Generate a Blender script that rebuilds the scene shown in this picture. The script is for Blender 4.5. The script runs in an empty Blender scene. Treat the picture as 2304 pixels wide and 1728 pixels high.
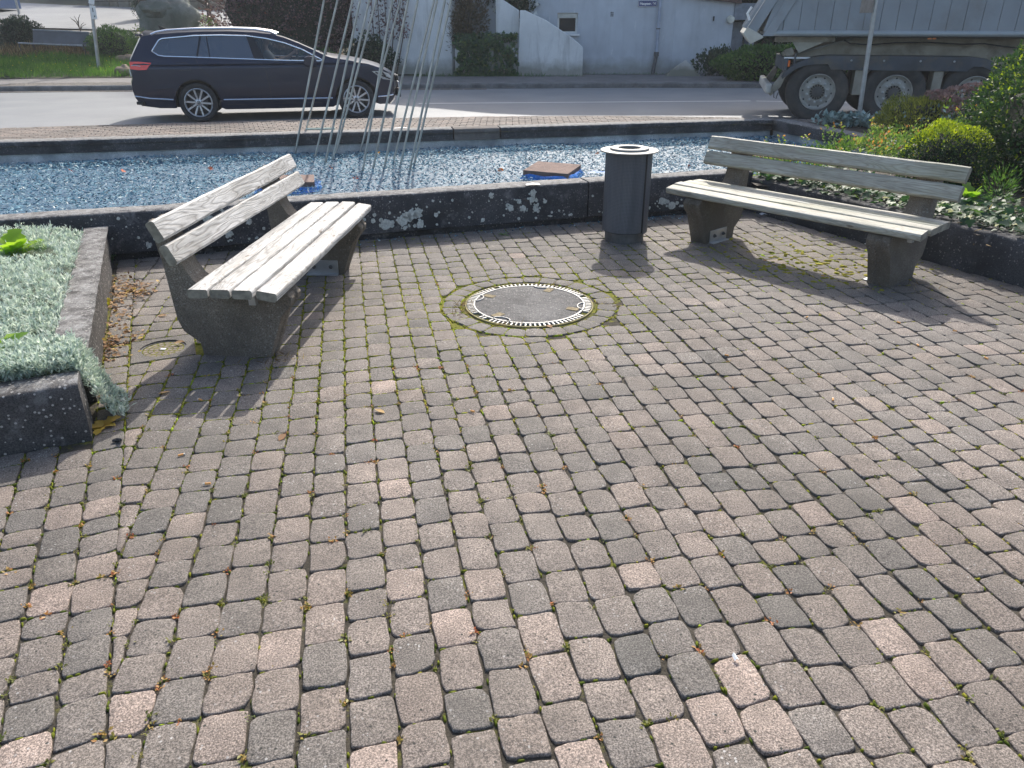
import bpy, bmesh, math, random
import numpy as np
from mathutils import Vector, Matrix
from mathutils.geometry import delaunay_2d_cdt

random.seed(7)
RNG = np.random.default_rng(11)
SC = bpy.context.scene
COL = SC.collection
R = math.radians

# ------------------------------------------------------------------ camera
H, PITCH, F, CX, CY = 1.60, R(25.6), 1708.0, 1152.0, 864.0
cam = bpy.data.cameras.new('camera')
cam.sensor_width = 36.0
cam.lens = F / 2304.0 * 36.0
cam.clip_start = 0.05
cam.clip_end = 2000.0
co = bpy.data.objects.new('camera', cam)
co.location = (0, 0, H)
co.rotation_euler = (math.pi / 2 - PITCH, 0, 0)
COL.objects.link(co)
SC.camera = co

# ------------------------------------------------------------------ light
SUN_EL, SUN_AZ = R(41.0), R(8.0)
w = bpy.data.worlds.new('World')
SC.world = w
w.use_nodes = True
nt = w.node_tree
bg = nt.nodes['Background']
sky = nt.nodes.new('ShaderNodeTexSky')
sky.sky_type = 'NISHITA'
sky.sun_disc = False
sky.sun_elevation = SUN_EL
sky.sun_rotation = SUN_AZ
sky.air_density = 1.0
sky.dust_density = 3.5
sky.ozone_density = 1.0
nt.links.new(sky.outputs[0], bg.inputs[0])
bg.inputs[1].default_value = 0.15
sl = bpy.data.lights.new('sun', 'SUN')
sl.energy = 3.2
sl.angle = R(0.6)
sl.color = (1.0, 0.95, 0.87)
so = bpy.data.objects.new('sun', sl)
sdir = Vector((math.sin(SUN_AZ) * math.cos(SUN_EL), math.cos(SUN_AZ) * math.cos(SUN_EL), math.sin(SUN_EL)))
so.rotation_euler = (-sdir).to_track_quat('-Z', 'Y').to_euler()
so.location = (0, 30, 30)
COL.objects.link(so)
SC.view_settings.view_transform = 'Standard'
SC.view_settings.look = 'None'
SC.view_settings.exposure = 0.80
SC.view_settings.gamma = 1.0
SC.render.engine = 'CYCLES'
SC.cycles.max_bounces = 6
SC.cycles.transparent_max_bounces = 8


# ------------------------------------------------------------------ measuring
def at_z(sx, sy, z=0.0):
    """world point where the sight line of a photo pixel meets the level z"""
    a = PITCH + math.atan((sy - CY) / F)
    D = (H - z) / math.tan(a)
    za = D * math.cos(PITCH) + (H - z) * math.sin(PITCH)
    return Vector(((sx - CX) * za / F, D, z))


def at_y(sx, sy, D):
    """world point where the sight line of a photo pixel meets the distance D"""
    a = PITCH + math.atan((sy - CY) / F)
    z = H - D * math.tan(a)
    za = D * math.cos(PITCH) + (H - z) * math.sin(PITCH)
    return Vector(((sx - CX) * za / F, D, z))


def project(p):
    y, z = p[1], p[2] - H
    za = y * math.cos(PITCH) - z * math.sin(PITCH)
    yc = y * math.sin(PITCH) + z * math.cos(PITCH)
    if za < 0.05:
        return None
    return CX + F * p[0] / za, CY - F * yc / za


# ------------------------------------------------------------------ objects
def link(name, data, parent=None):
    o = bpy.data.objects.new(name, data)
    COL.objects.link(o)
    if parent is not None:
        o.parent = parent
    return o


def tag(o, label=None, cat=None, group=None, kind=None):
    if label:
        o['label'] = label
    if cat:
        o['category'] = cat
    if group:
        o['group'] = group
    if kind:
        o['kind'] = kind
    return o


def thing(name, label, cat, loc=(0, 0, 0), rz=0.0, group=None):
    o = link(name, None)
    o.location = loc
    o.rotation_euler = (0, 0, rz)
    o.empty_display_size = 0.1
    return tag(o, label, cat, group)


def kids(o):
    return [c for c in bpy.data.objects if c.parent == o]


def copy_tree(o, parent=None):
    c = o.copy()
    COL.objects.link(c)
    if parent is not None:
        c.parent = parent
    for ch in kids(o):
        copy_tree(ch, c)
    return c


class MB:
    """collects simple solids and links them as one mesh object"""

    def __init__(self):
        self.v, self.f, self.m, self.t = [], [], [], []
        self.mi = 0
        self.tint = 0.5

    def add(self, vs, fs, M=None):
        n = len(self.v)
        if M is not None:
            vs = [M @ Vector(p) for p in vs]
        self.v += [tuple(p) for p in vs]
        self.f += [tuple(n + i for i in f) for f in fs]
        self.m += [self.mi] * len(fs)
        self.t += [self.tint] * len(vs)

    def box(self, c, s, M=None):
        x, y, z = c
        a, b, d = s[0] / 2, s[1] / 2, s[2] / 2
        vs = [(x + i * a, y + j * b, z + k * d) for k in (-1, 1) for j in (-1, 1) for i in (-1, 1)]
        self.add(vs, [(0, 2, 3, 1), (4, 5, 7, 6), (0, 1, 5, 4), (2, 6, 7, 3), (0, 4, 6, 2), (1, 3, 7, 5)], M)

    def prism(self, poly, d0, d1, axis='y', M=None):
        """poly of 2D points extruded; axis y: (x,z) points, axis x: (y,z), axis z: (x,y)"""
        def mk(p, d):
            return {'y': (p[0], d, p[1]), 'x': (d, p[0], p[1]), 'z': (p[0], p[1], d)}[axis]
        n = len(poly)
        ar = sum(poly[i][0] * poly[(i + 1) % n][1] - poly[(i + 1) % n][0] * poly[i][1] for i in range(n))
        if ar < 0:
            poly = poly[::-1]
        flip = (axis == 'y')
        lo, hi = (d0, d1) if d0 < d1 else (d1, d0)
        vs = [mk(p, lo) for p in poly] + [mk(p, hi) for p in poly]
        fs = [tuple(range(n))[::-1], tuple(range(n, 2 * n))]
        fs += [(i, (i + 1) % n, n + (i + 1) % n, n + i) for i in range(n)]
        if flip:
            fs = [f[::-1] for f in fs]
        self.add(vs, fs, M)

    def tube(self, path, r, n=8, caps=True, M=None, closed=False):
        path = [Vector(p) for p in path]
        vs, fs = [], []
        m = len(path)
        up = None
        for i, p in enumerate(path):
            if closed:
                t = path[(i + 1) % m] - path[i - 1]
            else:
                t = path[min(i + 1, m - 1)] - path[max(i - 1, 0)]
            t.normalize()
            if up is None:
                up = Vector((0, 0, 1)) if abs(t.z) < 0.9 else Vector((1, 0, 0))
            a = t.cross(up).normalized()
            b = a.cross(t).normalized()
            up = b
            rr = r[i] if isinstance(r, (list, tuple)) else r
            for k in range(n):
                q = 2 * math.pi * k / n
                vs.append(p + a * (rr * math.cos(q)) + b * (rr * math.sin(q)))
        for i in range(m if closed else m - 1):
            j = (i + 1) % m
            for k in range(n):
                k2 = (k + 1) % n
                fs.append((i * n + k, i * n + k2, j * n + k2, j * n + k))
        if caps and not closed:
            fs.append(tuple(range(n))[::-1])
            fs.append(tuple((m - 1) * n + k for k in range(n)))
        self.add(vs, fs, M)

    def lathe(self, prof, n=24, axis='z', M=None, cap=False):
        """prof: (radius, along) pairs"""
        vs, fs = [], []
        for r, a in prof:
            for k in range(n):
                q = 2 * math.pi * k / n
                c, s = r * math.cos(q), r * math.sin(q)
                vs.append({'z': (c, s, a), 'y': (s, a, c), 'x': (a, c, s)}[axis])
        m = len(prof)
        for i in range(m - 1):
            for k in range(n):
                k2 = (k + 1) % n
                fs.append((i * n + k, i * n + k2, (i + 1) * n + k2, (i + 1) * n + k))
        if cap:
            fs.append(tuple(range(n))[::-1])
            fs.append(tuple((m - 1) * n + k for k in range(n)))
        self.add(vs, fs, M)

    def ball(self, c, r, nu=10, nv=6, M=None):
        rr = r if isinstance(r, (tuple, list)) else (r, r, r)
        vs = [(c[0], c[1], c[2] - rr[2])]
        for j in range(1, nv):
            p = math.pi * j / nv
            for i in range(nu):
                q = 2 * math.pi * i / nu
                vs.append((c[0] + rr[0] * math.sin(p) * math.cos(q), c[1] + rr[1] * math.sin(p) * math.sin(q), c[2] - rr[2] * math.cos(p)))
        vs.append((c[0], c[1], c[2] + rr[2]))
        fs = [(0, 1 + (i + 1) % nu, 1 + i) for i in range(nu)]
        for j in range(nv - 2):
            a, b = 1 + j * nu, 1 + (j + 1) * nu
            fs += [(a + i, a + (i + 1) % nu, b + (i + 1) % nu, b + i) for i in range(nu)]
        a, t = 1 + (nv - 2) * nu, len(vs) - 1
        fs += [(a + i, a + (i + 1) % nu, t) for i in range(nu)]
        self.add(vs, fs, M)

    def mesh(self, name, mats, smooth=False, angle=None):
        me = bpy.data.meshes.new(name)
        me.from_pydata(self.v, [], self.f)
        for m in (mats if isinstance(mats, (list, tuple)) else [mats]):
            me.materials.append(m)
        me.polygons.foreach_set('material_index', self.m)
        at = me.attributes.new('tint', 'FLOAT', 'POINT')
        at.data.foreach_set('value', self.t)
        if smooth or angle is not None:
            me.polygons.foreach_set('use_smooth', [True] * len(me.polygons))
            me.set_sharp_from_angle(angle=R(angle if angle is not None else 40))
        me.update()
        return me

    def build(self, name, mats, parent=None, smooth=False, angle=None, bevel=None, seg=2, recalc=False):
        me = self.mesh(name, mats, smooth, angle)
        if recalc:
            b = bmesh.new()
            b.from_mesh(me)
            bmesh.ops.recalc_face_normals(b, faces=b.faces)
            b.to_mesh(me)
            b.free()
        o = link(name, me, parent)
        if bevel:
            bv = o.modifiers.new('edges', 'BEVEL')
            bv.width = bevel
            bv.segments = seg
            bv.limit_method = 'ANGLE'
            bv.angle_limit = R(35)
            me.polygons.foreach_set('use_smooth', [True] * len(me.polygons))
            me.set_sharp_from_angle(angle=R(50))
        return o


def raw_mesh(name, V, Fc, mat, tint=None, parent=None, nper=4, smooth=False):
    """numpy arrays to one mesh object; V (n,3), Fc (m,nper)"""
    me = bpy.data.meshes.new(name)
    n, m = len(V), len(Fc)
    me.vertices.add(n)
    me.vertices.foreach_set('co', np.ascontiguousarray(V, dtype=np.float32).ravel())
    me.loops.add(m * nper)
    me.loops.foreach_set('vertex_index', np.ascontiguousarray(Fc, dtype=np.int32).ravel())
    me.polygons.add(m)
    me.polygons.foreach_set('loop_start', np.arange(0, m * nper, nper, dtype=np.int32))
    me.polygons.foreach_set('loop_total', np.full(m, nper, dtype=np.int32))
    if smooth:
        me.polygons.foreach_set('use_smooth', np.ones(m, dtype=bool))
    me.materials.append(mat)
    if tint is not None:
        at = me.attributes.new('tint', 'FLOAT', 'POINT')
        at.data.foreach_set('value', np.ascontiguousarray(tint, dtype=np.float32))
    me.update(calc_edges=True)
    me.validate()
    return link(name, me, parent)


# ------------------------------------------------------------------ materials
def mat_new(name):
    m = bpy.data.materials.new(name)
    m.use_nodes = True
    return m, m.node_tree, m.node_tree.nodes['Principled BSDF']


def ramp(nt, fac, stops):
    r = nt.nodes.new('ShaderNodeValToRGB')
    el = r.color_ramp.elements
    while len(el) < len(stops):
        el.new(0.5)
    for e, (p, c) in zip(el, stops):
        e.position = p
        e.color = (c[0], c[1], c[2], 1) if not isinstance(c, (int, float)) else (c, c, c, 1)
    nt.links.new(fac, r.inputs[0])
    return r.outputs[0]


def noise(nt, vec, scale, detail=4, rough=0.55, dist=0.0):
    n = nt.nodes.new('ShaderNodeTexNoise')
    n.inputs['Scale'].default_value = scale
    n.inputs['Detail'].default_value = detail
    n.inputs['Roughness'].default_value = rough
    n.inputs['Distortion'].default_value = dist
    nt.links.new(vec, n.inputs['Vector'])
    return n.outputs['Fac']


def voro(nt, vec, scale, feature='F1', out='Distance', rand=1.0):
    n = nt.nodes.new('ShaderNodeTexVoronoi')
    n.feature = feature
    n.inputs['Scale'].default_value = scale
    n.inputs['Randomness'].default_value = rand
    nt.links.new(vec, n.inputs['Vector'])
    return n.outputs[out]


def mixc(nt, fac, a, b, mode='MIX'):
    n = nt.nodes.new('ShaderNodeMix')
    n.data_type = 'RGBA'
    n.blend_type = mode
    for s, v in ((n.inputs[0], fac), (n.inputs[6], a), (n.inputs[7], b)):
        if isinstance(v, (int, float)):
            s.default_value = v
        elif isinstance(v, tuple):
            s.default_value = (v[0], v[1], v[2], 1)
        else:
            nt.links.new(v, s)
    return n.outputs[2]


def math_n(nt, op, a, b=0.0):
    n = nt.nodes.new('ShaderNodeMath')
    n.operation = op
    for s, v in ((n.inputs[0], a), (n.inputs[1], b)):
        if isinstance(v, (int, float)):
            s.default_value = v
        else:
            nt.links.new(v, s)
    return n.outputs[0]


def coords(nt, kind='Object', scale=None):
    t = nt.nodes.new('ShaderNodeTexCoord')
    o = t.outputs[kind]
    if kind == 'World':
        o = None
    if scale is not None:
        mp = nt.nodes.new('ShaderNodeMapping')
        mp.inputs['Scale'].default_value = scale
        nt.links.new(o, mp.inputs['Vector'])
        o = mp.outputs[0]
    return o


def geo_pos(nt):
    return nt.nodes.new('ShaderNodeNewGeometry').outputs['Position']


def bump(nt, b, height, strength=0.4, dist=0.01):
    n = nt.nodes.new('ShaderNodeBump')
    n.inputs['Strength'].default_value = strength
    n.inputs['Distance'].default_value = dist
    nt.links.new(height, n.inputs['Height'])
    nt.links.new(n.outputs[0], b.inputs['Normal'])


def simple(name, c, rough=0.6, metal=0.0, var=0.25, scale=6.0, bmp=0.0, bscale=60.0, spec=0.5, coat=0.0, dirt=None):
    """one colour broken up by broad and fine noise"""
    m, nt, b = mat_new(name)
    v = coords(nt)
    n1 = noise(nt, v, scale, 5)
    lo = tuple(x * (1 - var) for x in c)
    hi = tuple(min(1, x * (1 + var)) for x in c)
    col = ramp(nt, n1, [(0.3, lo), (0.7, hi)])
    if dirt:
        d = ramp(nt, noise(nt, v, scale * 0.6, 6, 0.65), [(0.5, 0.0), (0.68, 1.0)])
        col = mixc(nt, d, col, dirt)
    nt.links.new(col, b.inputs['Base Color'])
    rr = ramp(nt, noise(nt, v, scale * 2.3, 3), [(0.3, max(0.02, rough - 0.08)), (0.7, min(1, rough + 0.08))])
    nt.links.new(rr, b.inputs['Roughness'])
    b.inputs['Metallic'].default_value = metal
    b.inputs['Specular IOR Level'].default_value = spec
    b.inputs['Coat Weight'].default_value = coat
    if bmp:
        bump(nt, b, noise(nt, v, bscale, 4), bmp, 0.01)
    return m


def leafmat(name, stops, rough=0.5, trans=0.35, spec=0.35, tr_gain=1.6, warm=0.55):
    """leaf colours picked by the mesh attribute tint; thin leaves let light through"""
    m, nt, b = mat_new(name)
    a = nt.nodes.new('ShaderNodeAttribute')
    a.attribute_name = 'tint'
    col = ramp(nt, a.outputs['Fac'], stops)
    nt.links.new(col, b.inputs['Base Color'])
    b.inputs['Roughness'].default_value = rough
    b.inputs['Specular IOR Level'].default_value = spec
    t = nt.nodes.new('ShaderNodeBsdfTranslucent')
    g = mixc(nt, 1.0, col, (tr_gain, tr_gain * 1.05, tr_gain * warm), 'MULTIPLY')
    nt.links.new(g, t.inputs['Color'])
    mx = nt.nodes.new('ShaderNodeMixShader')
    mx.inputs[0].default_value = trans
    nt.links.new(b.outputs[0], mx.inputs[1])
    nt.links.new(t.outputs[0], mx.inputs[2])
    nt.links.new(mx.outputs[0], nt.nodes['Material Output'].inputs['Surface'])
    return m


def paver_mat(name, by_object, grey=False):
    m, nt, b = mat_new(name)
    pos = geo_pos(nt)
    if by_object:
        oi = nt.nodes.new('ShaderNodeObjectInfo')
        sp = nt.nodes.new('ShaderNodeSeparateColor')
        nt.links.new(oi.outputs['Color'], sp.inputs[0])
        tint = sp.outputs[0]
    else:
        a = nt.nodes.new('ShaderNodeAttribute')
        a.attribute_name = 'tint'
        tint = a.outputs['Fac']
    # 0 dark grey .. 1 pale pink
    base = ramp(nt, tint, [(0.0, (0.110, 0.104, 0.095)), (0.4, (0.160, 0.143, 0.127)), (0.75, (0.218, 0.179, 0.152)), (1.0, (0.31, 0.245, 0.207))])
    broad = ramp(nt, noise(nt, pos, 9.0, 5, 0.6), [(0.3, 0.76), (0.7, 1.16)])
    base = mixc(nt, 1.0, base, broad, 'MULTIPLY')
    # aggregate: grains of stone, some pale, some nearly black
    g = ramp(nt, noise(nt, pos, 200.0, 4, 0.85), [(0.38, 0.12), (0.5, 0.92), (0.61, 2.3)])
    base = mixc(nt, 0.8, base, g, 'MULTIPLY')
    c1 = voro(nt, pos, 95.0, out='Color')
    sep = nt.nodes.new('ShaderNodeSeparateColor')
    nt.links.new(c1, sep.inputs[0])
    d1 = voro(nt, pos, 95.0)
    peb = math_n(nt, 'MULTIPLY', math_n(nt, 'GREATER_THAN', sep.outputs[0], 0.88), math_n(nt, 'LESS_THAN', d1, 0.32))
    peb = math_n(nt, 'MULTIPLY', peb, ramp(nt, noise(nt, pos, 5.0, 3, 0.6), [(0.48, 0.0), (0.62, 1.0)]))
    base = mixc(nt, math_n(nt, 'MULTIPLY', peb, 0.7), base, (0.50, 0.49, 0.47))
    d2 = voro(nt, pos, 60.0)
    c2 = voro(nt, pos, 60.0, out='Color')
    s2 = nt.nodes.new('ShaderNodeSeparateColor')
    nt.links.new(c2, s2.inputs[0])
    pit = math_n(nt, 'MULTIPLY', math_n(nt, 'GREATER_THAN', s2.outputs[1], 0.93), math_n(nt, 'LESS_THAN', d2, 0.22))
    base = mixc(nt, pit, base, (0.04, 0.04, 0.035))
    st = ramp(nt, noise(nt, pos, 0.75, 6, 0.68, 0.4), [(0.36, 0.74), (0.56, 1.06)])
    base = mixc(nt, 1.0, base, st, 'MULTIPLY')
    # grime
    gr = ramp(nt, noise(nt, pos, 1.3, 4, 0.6), [(0.4, 0.0), (0.75, 0.55)])
    base = mixc(nt, gr, base, (0.085, 0.080, 0.070))
    nt.links.new(base, b.inputs['Base Color'])
    b.inputs['Roughness'].default_value = 0.82
    b.inputs['Specular IOR Level'].default_value = 0.35
    hgt = math_n(nt, 'ADD', noise(nt, pos, 260.0, 3, 0.7), math_n(nt, 'MULTIPLY', noise(nt, pos, 40.0, 4), 1.6))
    bump(nt, b, hgt, 0.55, 0.004)
    return m


def concrete(name, c, speck=0.5, pale=0.35, dark=None, bs=0.5, scale=1.0, sunlit_crust=None):
    """exposed aggregate with pale pebbles, algae and bleached patches"""
    m, nt, b = mat_new(name)
    pos = geo_pos(nt)
    lo = tuple(x * 0.62 for x in c)
    hi = tuple(x * 1.4 for x in c)
    col = ramp(nt, noise(nt, pos, 3.2 * scale, 6, 0.62), [(0.3, lo), (0.7, hi)])
    g = ramp(nt, noise(nt, pos, 170.0, 3, 0.75), [(0.33, 0.35), (0.5, 1.0), (0.66, 1.8)])
    col = mixc(nt, 0.85, col, g, 'MULTIPLY')
    cc = voro(nt, pos, 62.0, out='Color')
    s = nt.nodes.new('ShaderNodeSeparateColor')
    nt.links.new(cc, s.inputs[0])
    dd = voro(nt, pos, 62.0)
    peb = math_n(nt, 'MULTIPLY', math_n(nt, 'GREATER_THAN', s.outputs[0], 0.74), math_n(nt, 'LESS_THAN', dd, 0.32))
    col = mixc(nt, math_n(nt, 'MULTIPLY', peb, speck), col, (0.42, 0.40, 0.37))
    if pale:
        p = ramp(nt, noise(nt, pos, 5.5 * scale, 7, 0.72), [(0.56, 0.0), (0.68, pale)])
        col = mixc(nt, p, col, (0.40, 0.40, 0.40))
    if dark:
        p = ramp(nt, noise(nt, pos, 2.2 * scale, 5, 0.6), [(0.45, 0.0), (0.65, 0.85)])
        col = mixc(nt, p, col, dark)
    if sunlit_crust:  # pale top crust; also paints the sunlit top lighter than the shaded sides
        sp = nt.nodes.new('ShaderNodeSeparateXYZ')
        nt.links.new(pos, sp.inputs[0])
        k = math_n(nt, 'ADD', math_n(nt, 'DIVIDE', math_n(nt, 'SUBTRACT', sp.outputs[2], sunlit_crust[0]), sunlit_crust[1]), math_n(nt, 'MULTIPLY', math_n(nt, 'SUBTRACT', noise(nt, pos, 14.0, 7, 0.75), 0.5), 2.6))
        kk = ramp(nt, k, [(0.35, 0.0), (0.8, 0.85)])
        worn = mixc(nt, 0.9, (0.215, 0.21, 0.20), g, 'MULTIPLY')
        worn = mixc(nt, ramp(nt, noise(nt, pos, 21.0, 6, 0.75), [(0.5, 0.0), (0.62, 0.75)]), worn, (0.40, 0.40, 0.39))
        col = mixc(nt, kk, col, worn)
    nt.links.new(col, b.inputs['Base Color'])
    b.inputs['Roughness'].default_value = 0.85
    b.inputs['Specular IOR Level'].default_value = 0.3
    hgt = math_n(nt, 'ADD', noise(nt, pos, 130.0, 3, 0.7), math_n(nt, 'MULTIPLY', noise(nt, pos, 18.0, 5), 2.0))
    bump(nt, b, hgt, bs, 0.008)
    return m


def wood_mat(name, pale, mid, dark, green=0.0):
    m, nt, b = mat_new(name)
    oi = nt.nodes.new('ShaderNodeObjectInfo')
    v = coords(nt)
    off = nt.nodes.new('ShaderNodeVectorMath')
    off.operation = 'ADD'
    nt.links.new(v, off.inputs[0])
    cmb = nt.nodes.new('ShaderNodeCombineXYZ')
    nt.links.new(math_n(nt, 'MULTIPLY', oi.outputs['Random'], 37.0), cmb.inputs[0])
    nt.links.new(math_n(nt, 'MULTIPLY', oi.outputs['Random'], 0.4), cmb.inputs[1])
    nt.links.new(cmb.outputs[0], off.inputs[1])
    mp = nt.nodes.new('ShaderNodeMapping')
    mp.inputs['Scale'].default_value = (1.5, 11.0, 11.0)
    nt.links.new(off.outputs[0], mp.inputs['Vector'])
    # cathedral grain: contour lines of a long smooth noise
    field = noise(nt, mp.outputs[0], 1.0, 2, 0.45, 0.35)
    rings = math_n(nt, 'PINGPONG', math_n(nt, 'MULTIPLY', field, 17.0), 0.5)
    line = ramp(nt, rings, [(0.0, 1.0), (0.2, 0.3), (0.42, 0.0)])
    mp2 = nt.nodes.new('ShaderNodeMapping')
    mp2.inputs['Scale'].default_value = (6.0, 130.0, 130.0)
    nt.links.new(off.outputs[0], mp2.inputs['Vector'])
    fib = noise(nt, mp2.outputs[0], 1.0, 4, 0.65)
    mp3 = nt.nodes.new('ShaderNodeMapping')
    mp3.inputs['Scale'].default_value = (1.8, 7.0, 7.0)
    nt.links.new(off.outputs[0], mp3.inputs['Vector'])
    patch = noise(nt, mp3.outputs[0], 1.0, 5, 0.65)
    col = ramp(nt, patch, [(0.38, mid), (0.6, pale)])
    col = mixc(nt, math_n(nt, 'MULTIPLY', line, 0.62), col, dark)
    f2 = ramp(nt, fib, [(0.32, 0.60), (0.55, 1.05)])
    col = mixc(nt, 0.8, col, f2, 'MULTIPLY')
    mp4 = nt.nodes.new('ShaderNodeMapping')
    mp4.inputs['Scale'].default_value = (3.1, 9.0, 9.0)
    nt.links.new(off.outputs[0], mp4.inputs['Vector'])
    kd = voro(nt, mp4.outputs[0], 1.0)
    knot = ramp(nt, kd, [(0.05, 1.0), (0.10, 0.0)])
    ring = ramp(nt, kd, [(0.0, 0.0), (0.12, 0.0), (0.15, 0.7), (0.19, 0.0)])
    col = mixc(nt, math_n(nt, 'MULTIPLY', knot, 0.85), col, (0.13, 0.10, 0.075))
    col = mixc(nt, math_n(nt, 'MULTIPLY', ring, 0.5), col, dark)
    crack = ramp(nt, noise(nt, mp2.outputs[0], 0.45, 5, 0.6), [(0.27, 1.0), (0.32, 0.0)])
    col = mixc(nt, math_n(nt, 'MULTIPLY', crack, 0.8), col, (0.09, 0.08, 0.065))
    if green:
        gm = ramp(nt, noise(nt, mp3.outputs[0], 0.7, 4), [(0.5, 0.0), (0.7, green)])
        col = mixc(nt, gm, col, (0.20, 0.22, 0.10))
    nt.links.new(col, b.inputs['Base Color'])
    b.inputs['Roughness'].default_value = 0.62
    b.inputs['Specular IOR Level'].default_value = 0.35
    hgt = math_n(nt, 'SUBTRACT', math_n(nt, 'MULTIPLY', fib, 0.9), math_n(nt, 'ADD', math_n(nt, 'MULTIPLY', line, 0.62), crack))
    bump(nt, b, hgt, 0.4, 0.004)
    return m


def glass_mat(name, tint, rough=0.03, alpha=0.75):
    """dark tinted pane: part reflection, part see-through"""
    m, nt, b = mat_new(name)
    b.inputs['Base Color'].default_value = (*tint, 1)
    b.inputs['Roughness'].default_value = rough
    b.inputs['Specular IOR Level'].default_value = 0.9
    b.inputs['IOR'].default_value = 1.75
    tr = nt.nodes.new('ShaderNodeBsdfTransparent')
    tr.inputs['Color'].default_value = (0.75, 0.82, 0.85, 1)
    mx = nt.nodes.new('ShaderNodeMixShader')
    mx.inputs[0].default_value = alpha
    nt.links.new(tr.outputs[0], mx.inputs[1])
    nt.links.new(b.outputs[0], mx.inputs[2])
    nt.links.new(mx.outputs[0], nt.nodes['Material Output'].inputs['Surface'])
    return m


def tint_mat(name, stops, rough=0.3, spec=0.5, trans=0.0, metal=0.0):
    m, nt, b = mat_new(name)
    a = nt.nodes.new('ShaderNodeAttribute')
    a.attribute_name = 'tint'
    nt.links.new(ramp(nt, a.outputs['Fac'], stops), b.inputs['Base Color'])
    b.inputs['Roughness'].default_value = rough
    b.inputs['Specular IOR Level'].default_value = spec
    b.inputs['Metallic'].default_value = metal
    return m


def ground_mat():
    """sandy soil in the joints, green with moss where it stays damp"""
    m, nt, b = mat_new('joint soil')
    pos = geo_pos(nt)
    col = ramp(nt, noise(nt, pos, 30.0, 5, 0.7), [(0.3, (0.034, 0.031, 0.026)), (0.7, (0.105, 0.094, 0.076))])
    near = None
    for (x, y, r) in ((0.1, 4.5, 0.62), (2.1, 5.6, 1.1), (-0.9, 4.6, 1.1), (-1.9, 4.0, 0.9), (0.9, 5.3, 1.2)):
        d = nt.nodes.new('ShaderNodeVectorMath')
        d.operation = 'DISTANCE'
        nt.links.new(pos, d.inputs[0])
        d.inputs[1].default_value = (x, y, 0)
        s = ramp(nt, math_n(nt, 'DIVIDE', d.outputs['Value'], r), [(0.3, 1.0), (1.0, 0.0)])
        near = s if near is None else mixc(nt, 1.0, near, s, 'LIGHTEN')
    n = noise(nt, pos, 7.0, 6, 0.7)
    k = math_n(nt, 'ADD', n, math_n(nt, 'MULTIPLY', near, 0.22))
    ms = ramp(nt, k, [(0.55, 0.0), (0.66, 0.95)])
    mossc = ramp(nt, noise(nt, pos, 45.0, 4, 0.7), [(0.3, (0.07, 0.08, 0.014)), (0.6, (0.20, 0.20, 0.035)), (0.8, (0.30, 0.25, 0.06))])
    nt.links.new(mixc(nt, ms, col, mossc), b.inputs['Base Color'])
    b.inputs['Roughness'].default_value = 0.95
    b.inputs['Specular IOR Level'].default_value = 0.1
    bump(nt, b, noise(nt, pos, 120.0, 4, 0.7), 0.8, 0.01)
    return m


def asphalt_mat(name='asphalt'):
    m, nt, b = mat_new(name)
    pos = geo_pos(nt)
    col = ramp(nt, noise(nt, pos, 0.9, 6, 0.6), [(0.3, (0.180, 0.190, 0.198)), (0.7, (0.235, 0.243, 0.250))])
    g = ramp(nt, noise(nt, pos, 60.0, 3, 0.7), [(0.3, 0.7), (0.7, 1.3)])
    col = mixc(nt, 0.8, col, g, 'MULTIPLY')
    nt.links.new(col, b.inputs['Base Color'])
    b.inputs['Roughness'].default_value = 0.62
    bump(nt, b, noise(nt, pos, 90.0, 3), 0.3, 0.01)
    return m


M = {}
M['paver'] = paver_mat('concrete paver', True)
M['paver_field'] = paver_mat('concrete paver field', False)
M['soil'] = ground_mat()
M['bed'] = simple('garden soil', (0.05, 0.04, 0.03), 0.95, bmp=0.8, bscale=30, var=0.5)
M['asphalt'] = asphalt_mat()
M['wall'] = concrete('dark washed concrete', (0.062, 0.062, 0.066), 0.45, 0.35, (0.028, 0.028, 0.031), sunlit_crust=(0.325, 0.03))
M['wall_rear'] = concrete('dark washed concrete of the rear rim', (0.062, 0.062, 0.066), 0.45, 0.35, (0.028, 0.028, 0.031), sunlit_crust=(0.122, 0.03))
M['wall_bed'] = concrete('dark washed concrete of the bed wall', (0.062, 0.062, 0.066), 0.45, 0.3, (0.028, 0.028, 0.031), sunlit_crust=(0.285, 0.03))
M['rim'] = concrete('planter washed concrete', (0.070, 0.066, 0.064), 0.9, 0.3, None, 0.7, sunlit_crust=(0.245, 0.03))
M['patch'] = concrete('brown repair mortar', (0.14, 0.125, 0.115), 0.1, 0.1)
M['liner'] = concrete('pale basin render', (0.46, 0.48, 0.48), 0.0, 0.3, (0.24, 0.27, 0.29), 0.3)
M['leg'] = concrete('bench leg concrete', (0.165, 0.142, 0.115), 0.35, 0.12, (0.105, 0.090, 0.070), 0.7)
M['wood'] = wood_mat('bleached wood', (0.585, 0.575, 0.55), (0.40, 0.388, 0.362), (0.15, 0.135, 0.115))
M['wood_green'] = wood_mat('weathered greenish wood', (0.44, 0.43, 0.365), (0.31, 0.30, 0.245), (0.24, 0.215, 0.17), 0.45)
M['endgrain'] = simple('plank end grain', (0.22, 0.205, 0.165), 0.8, var=0.4, scale=25, bmp=0.4)
M['zinc'] = simple('galvanised steel', (0.42, 0.43, 0.44), 0.42, 0.75, 0.2, 9)
M['rod'] = simple('dull steel rod', (0.42, 0.41, 0.38), 0.42, 0.6, 0.25, 5)
M['iron'] = simple('cast iron', (0.10, 0.10, 0.10), 0.6, 0.3, 0.3, 20, 0.3)
M['white'] = simple('white paint', (0.78, 0.78, 0.77), 0.5, var=0.06)
M['black'] = simple('black plastic', (0.018, 0.018, 0.02), 0.5, var=0.3)
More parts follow.
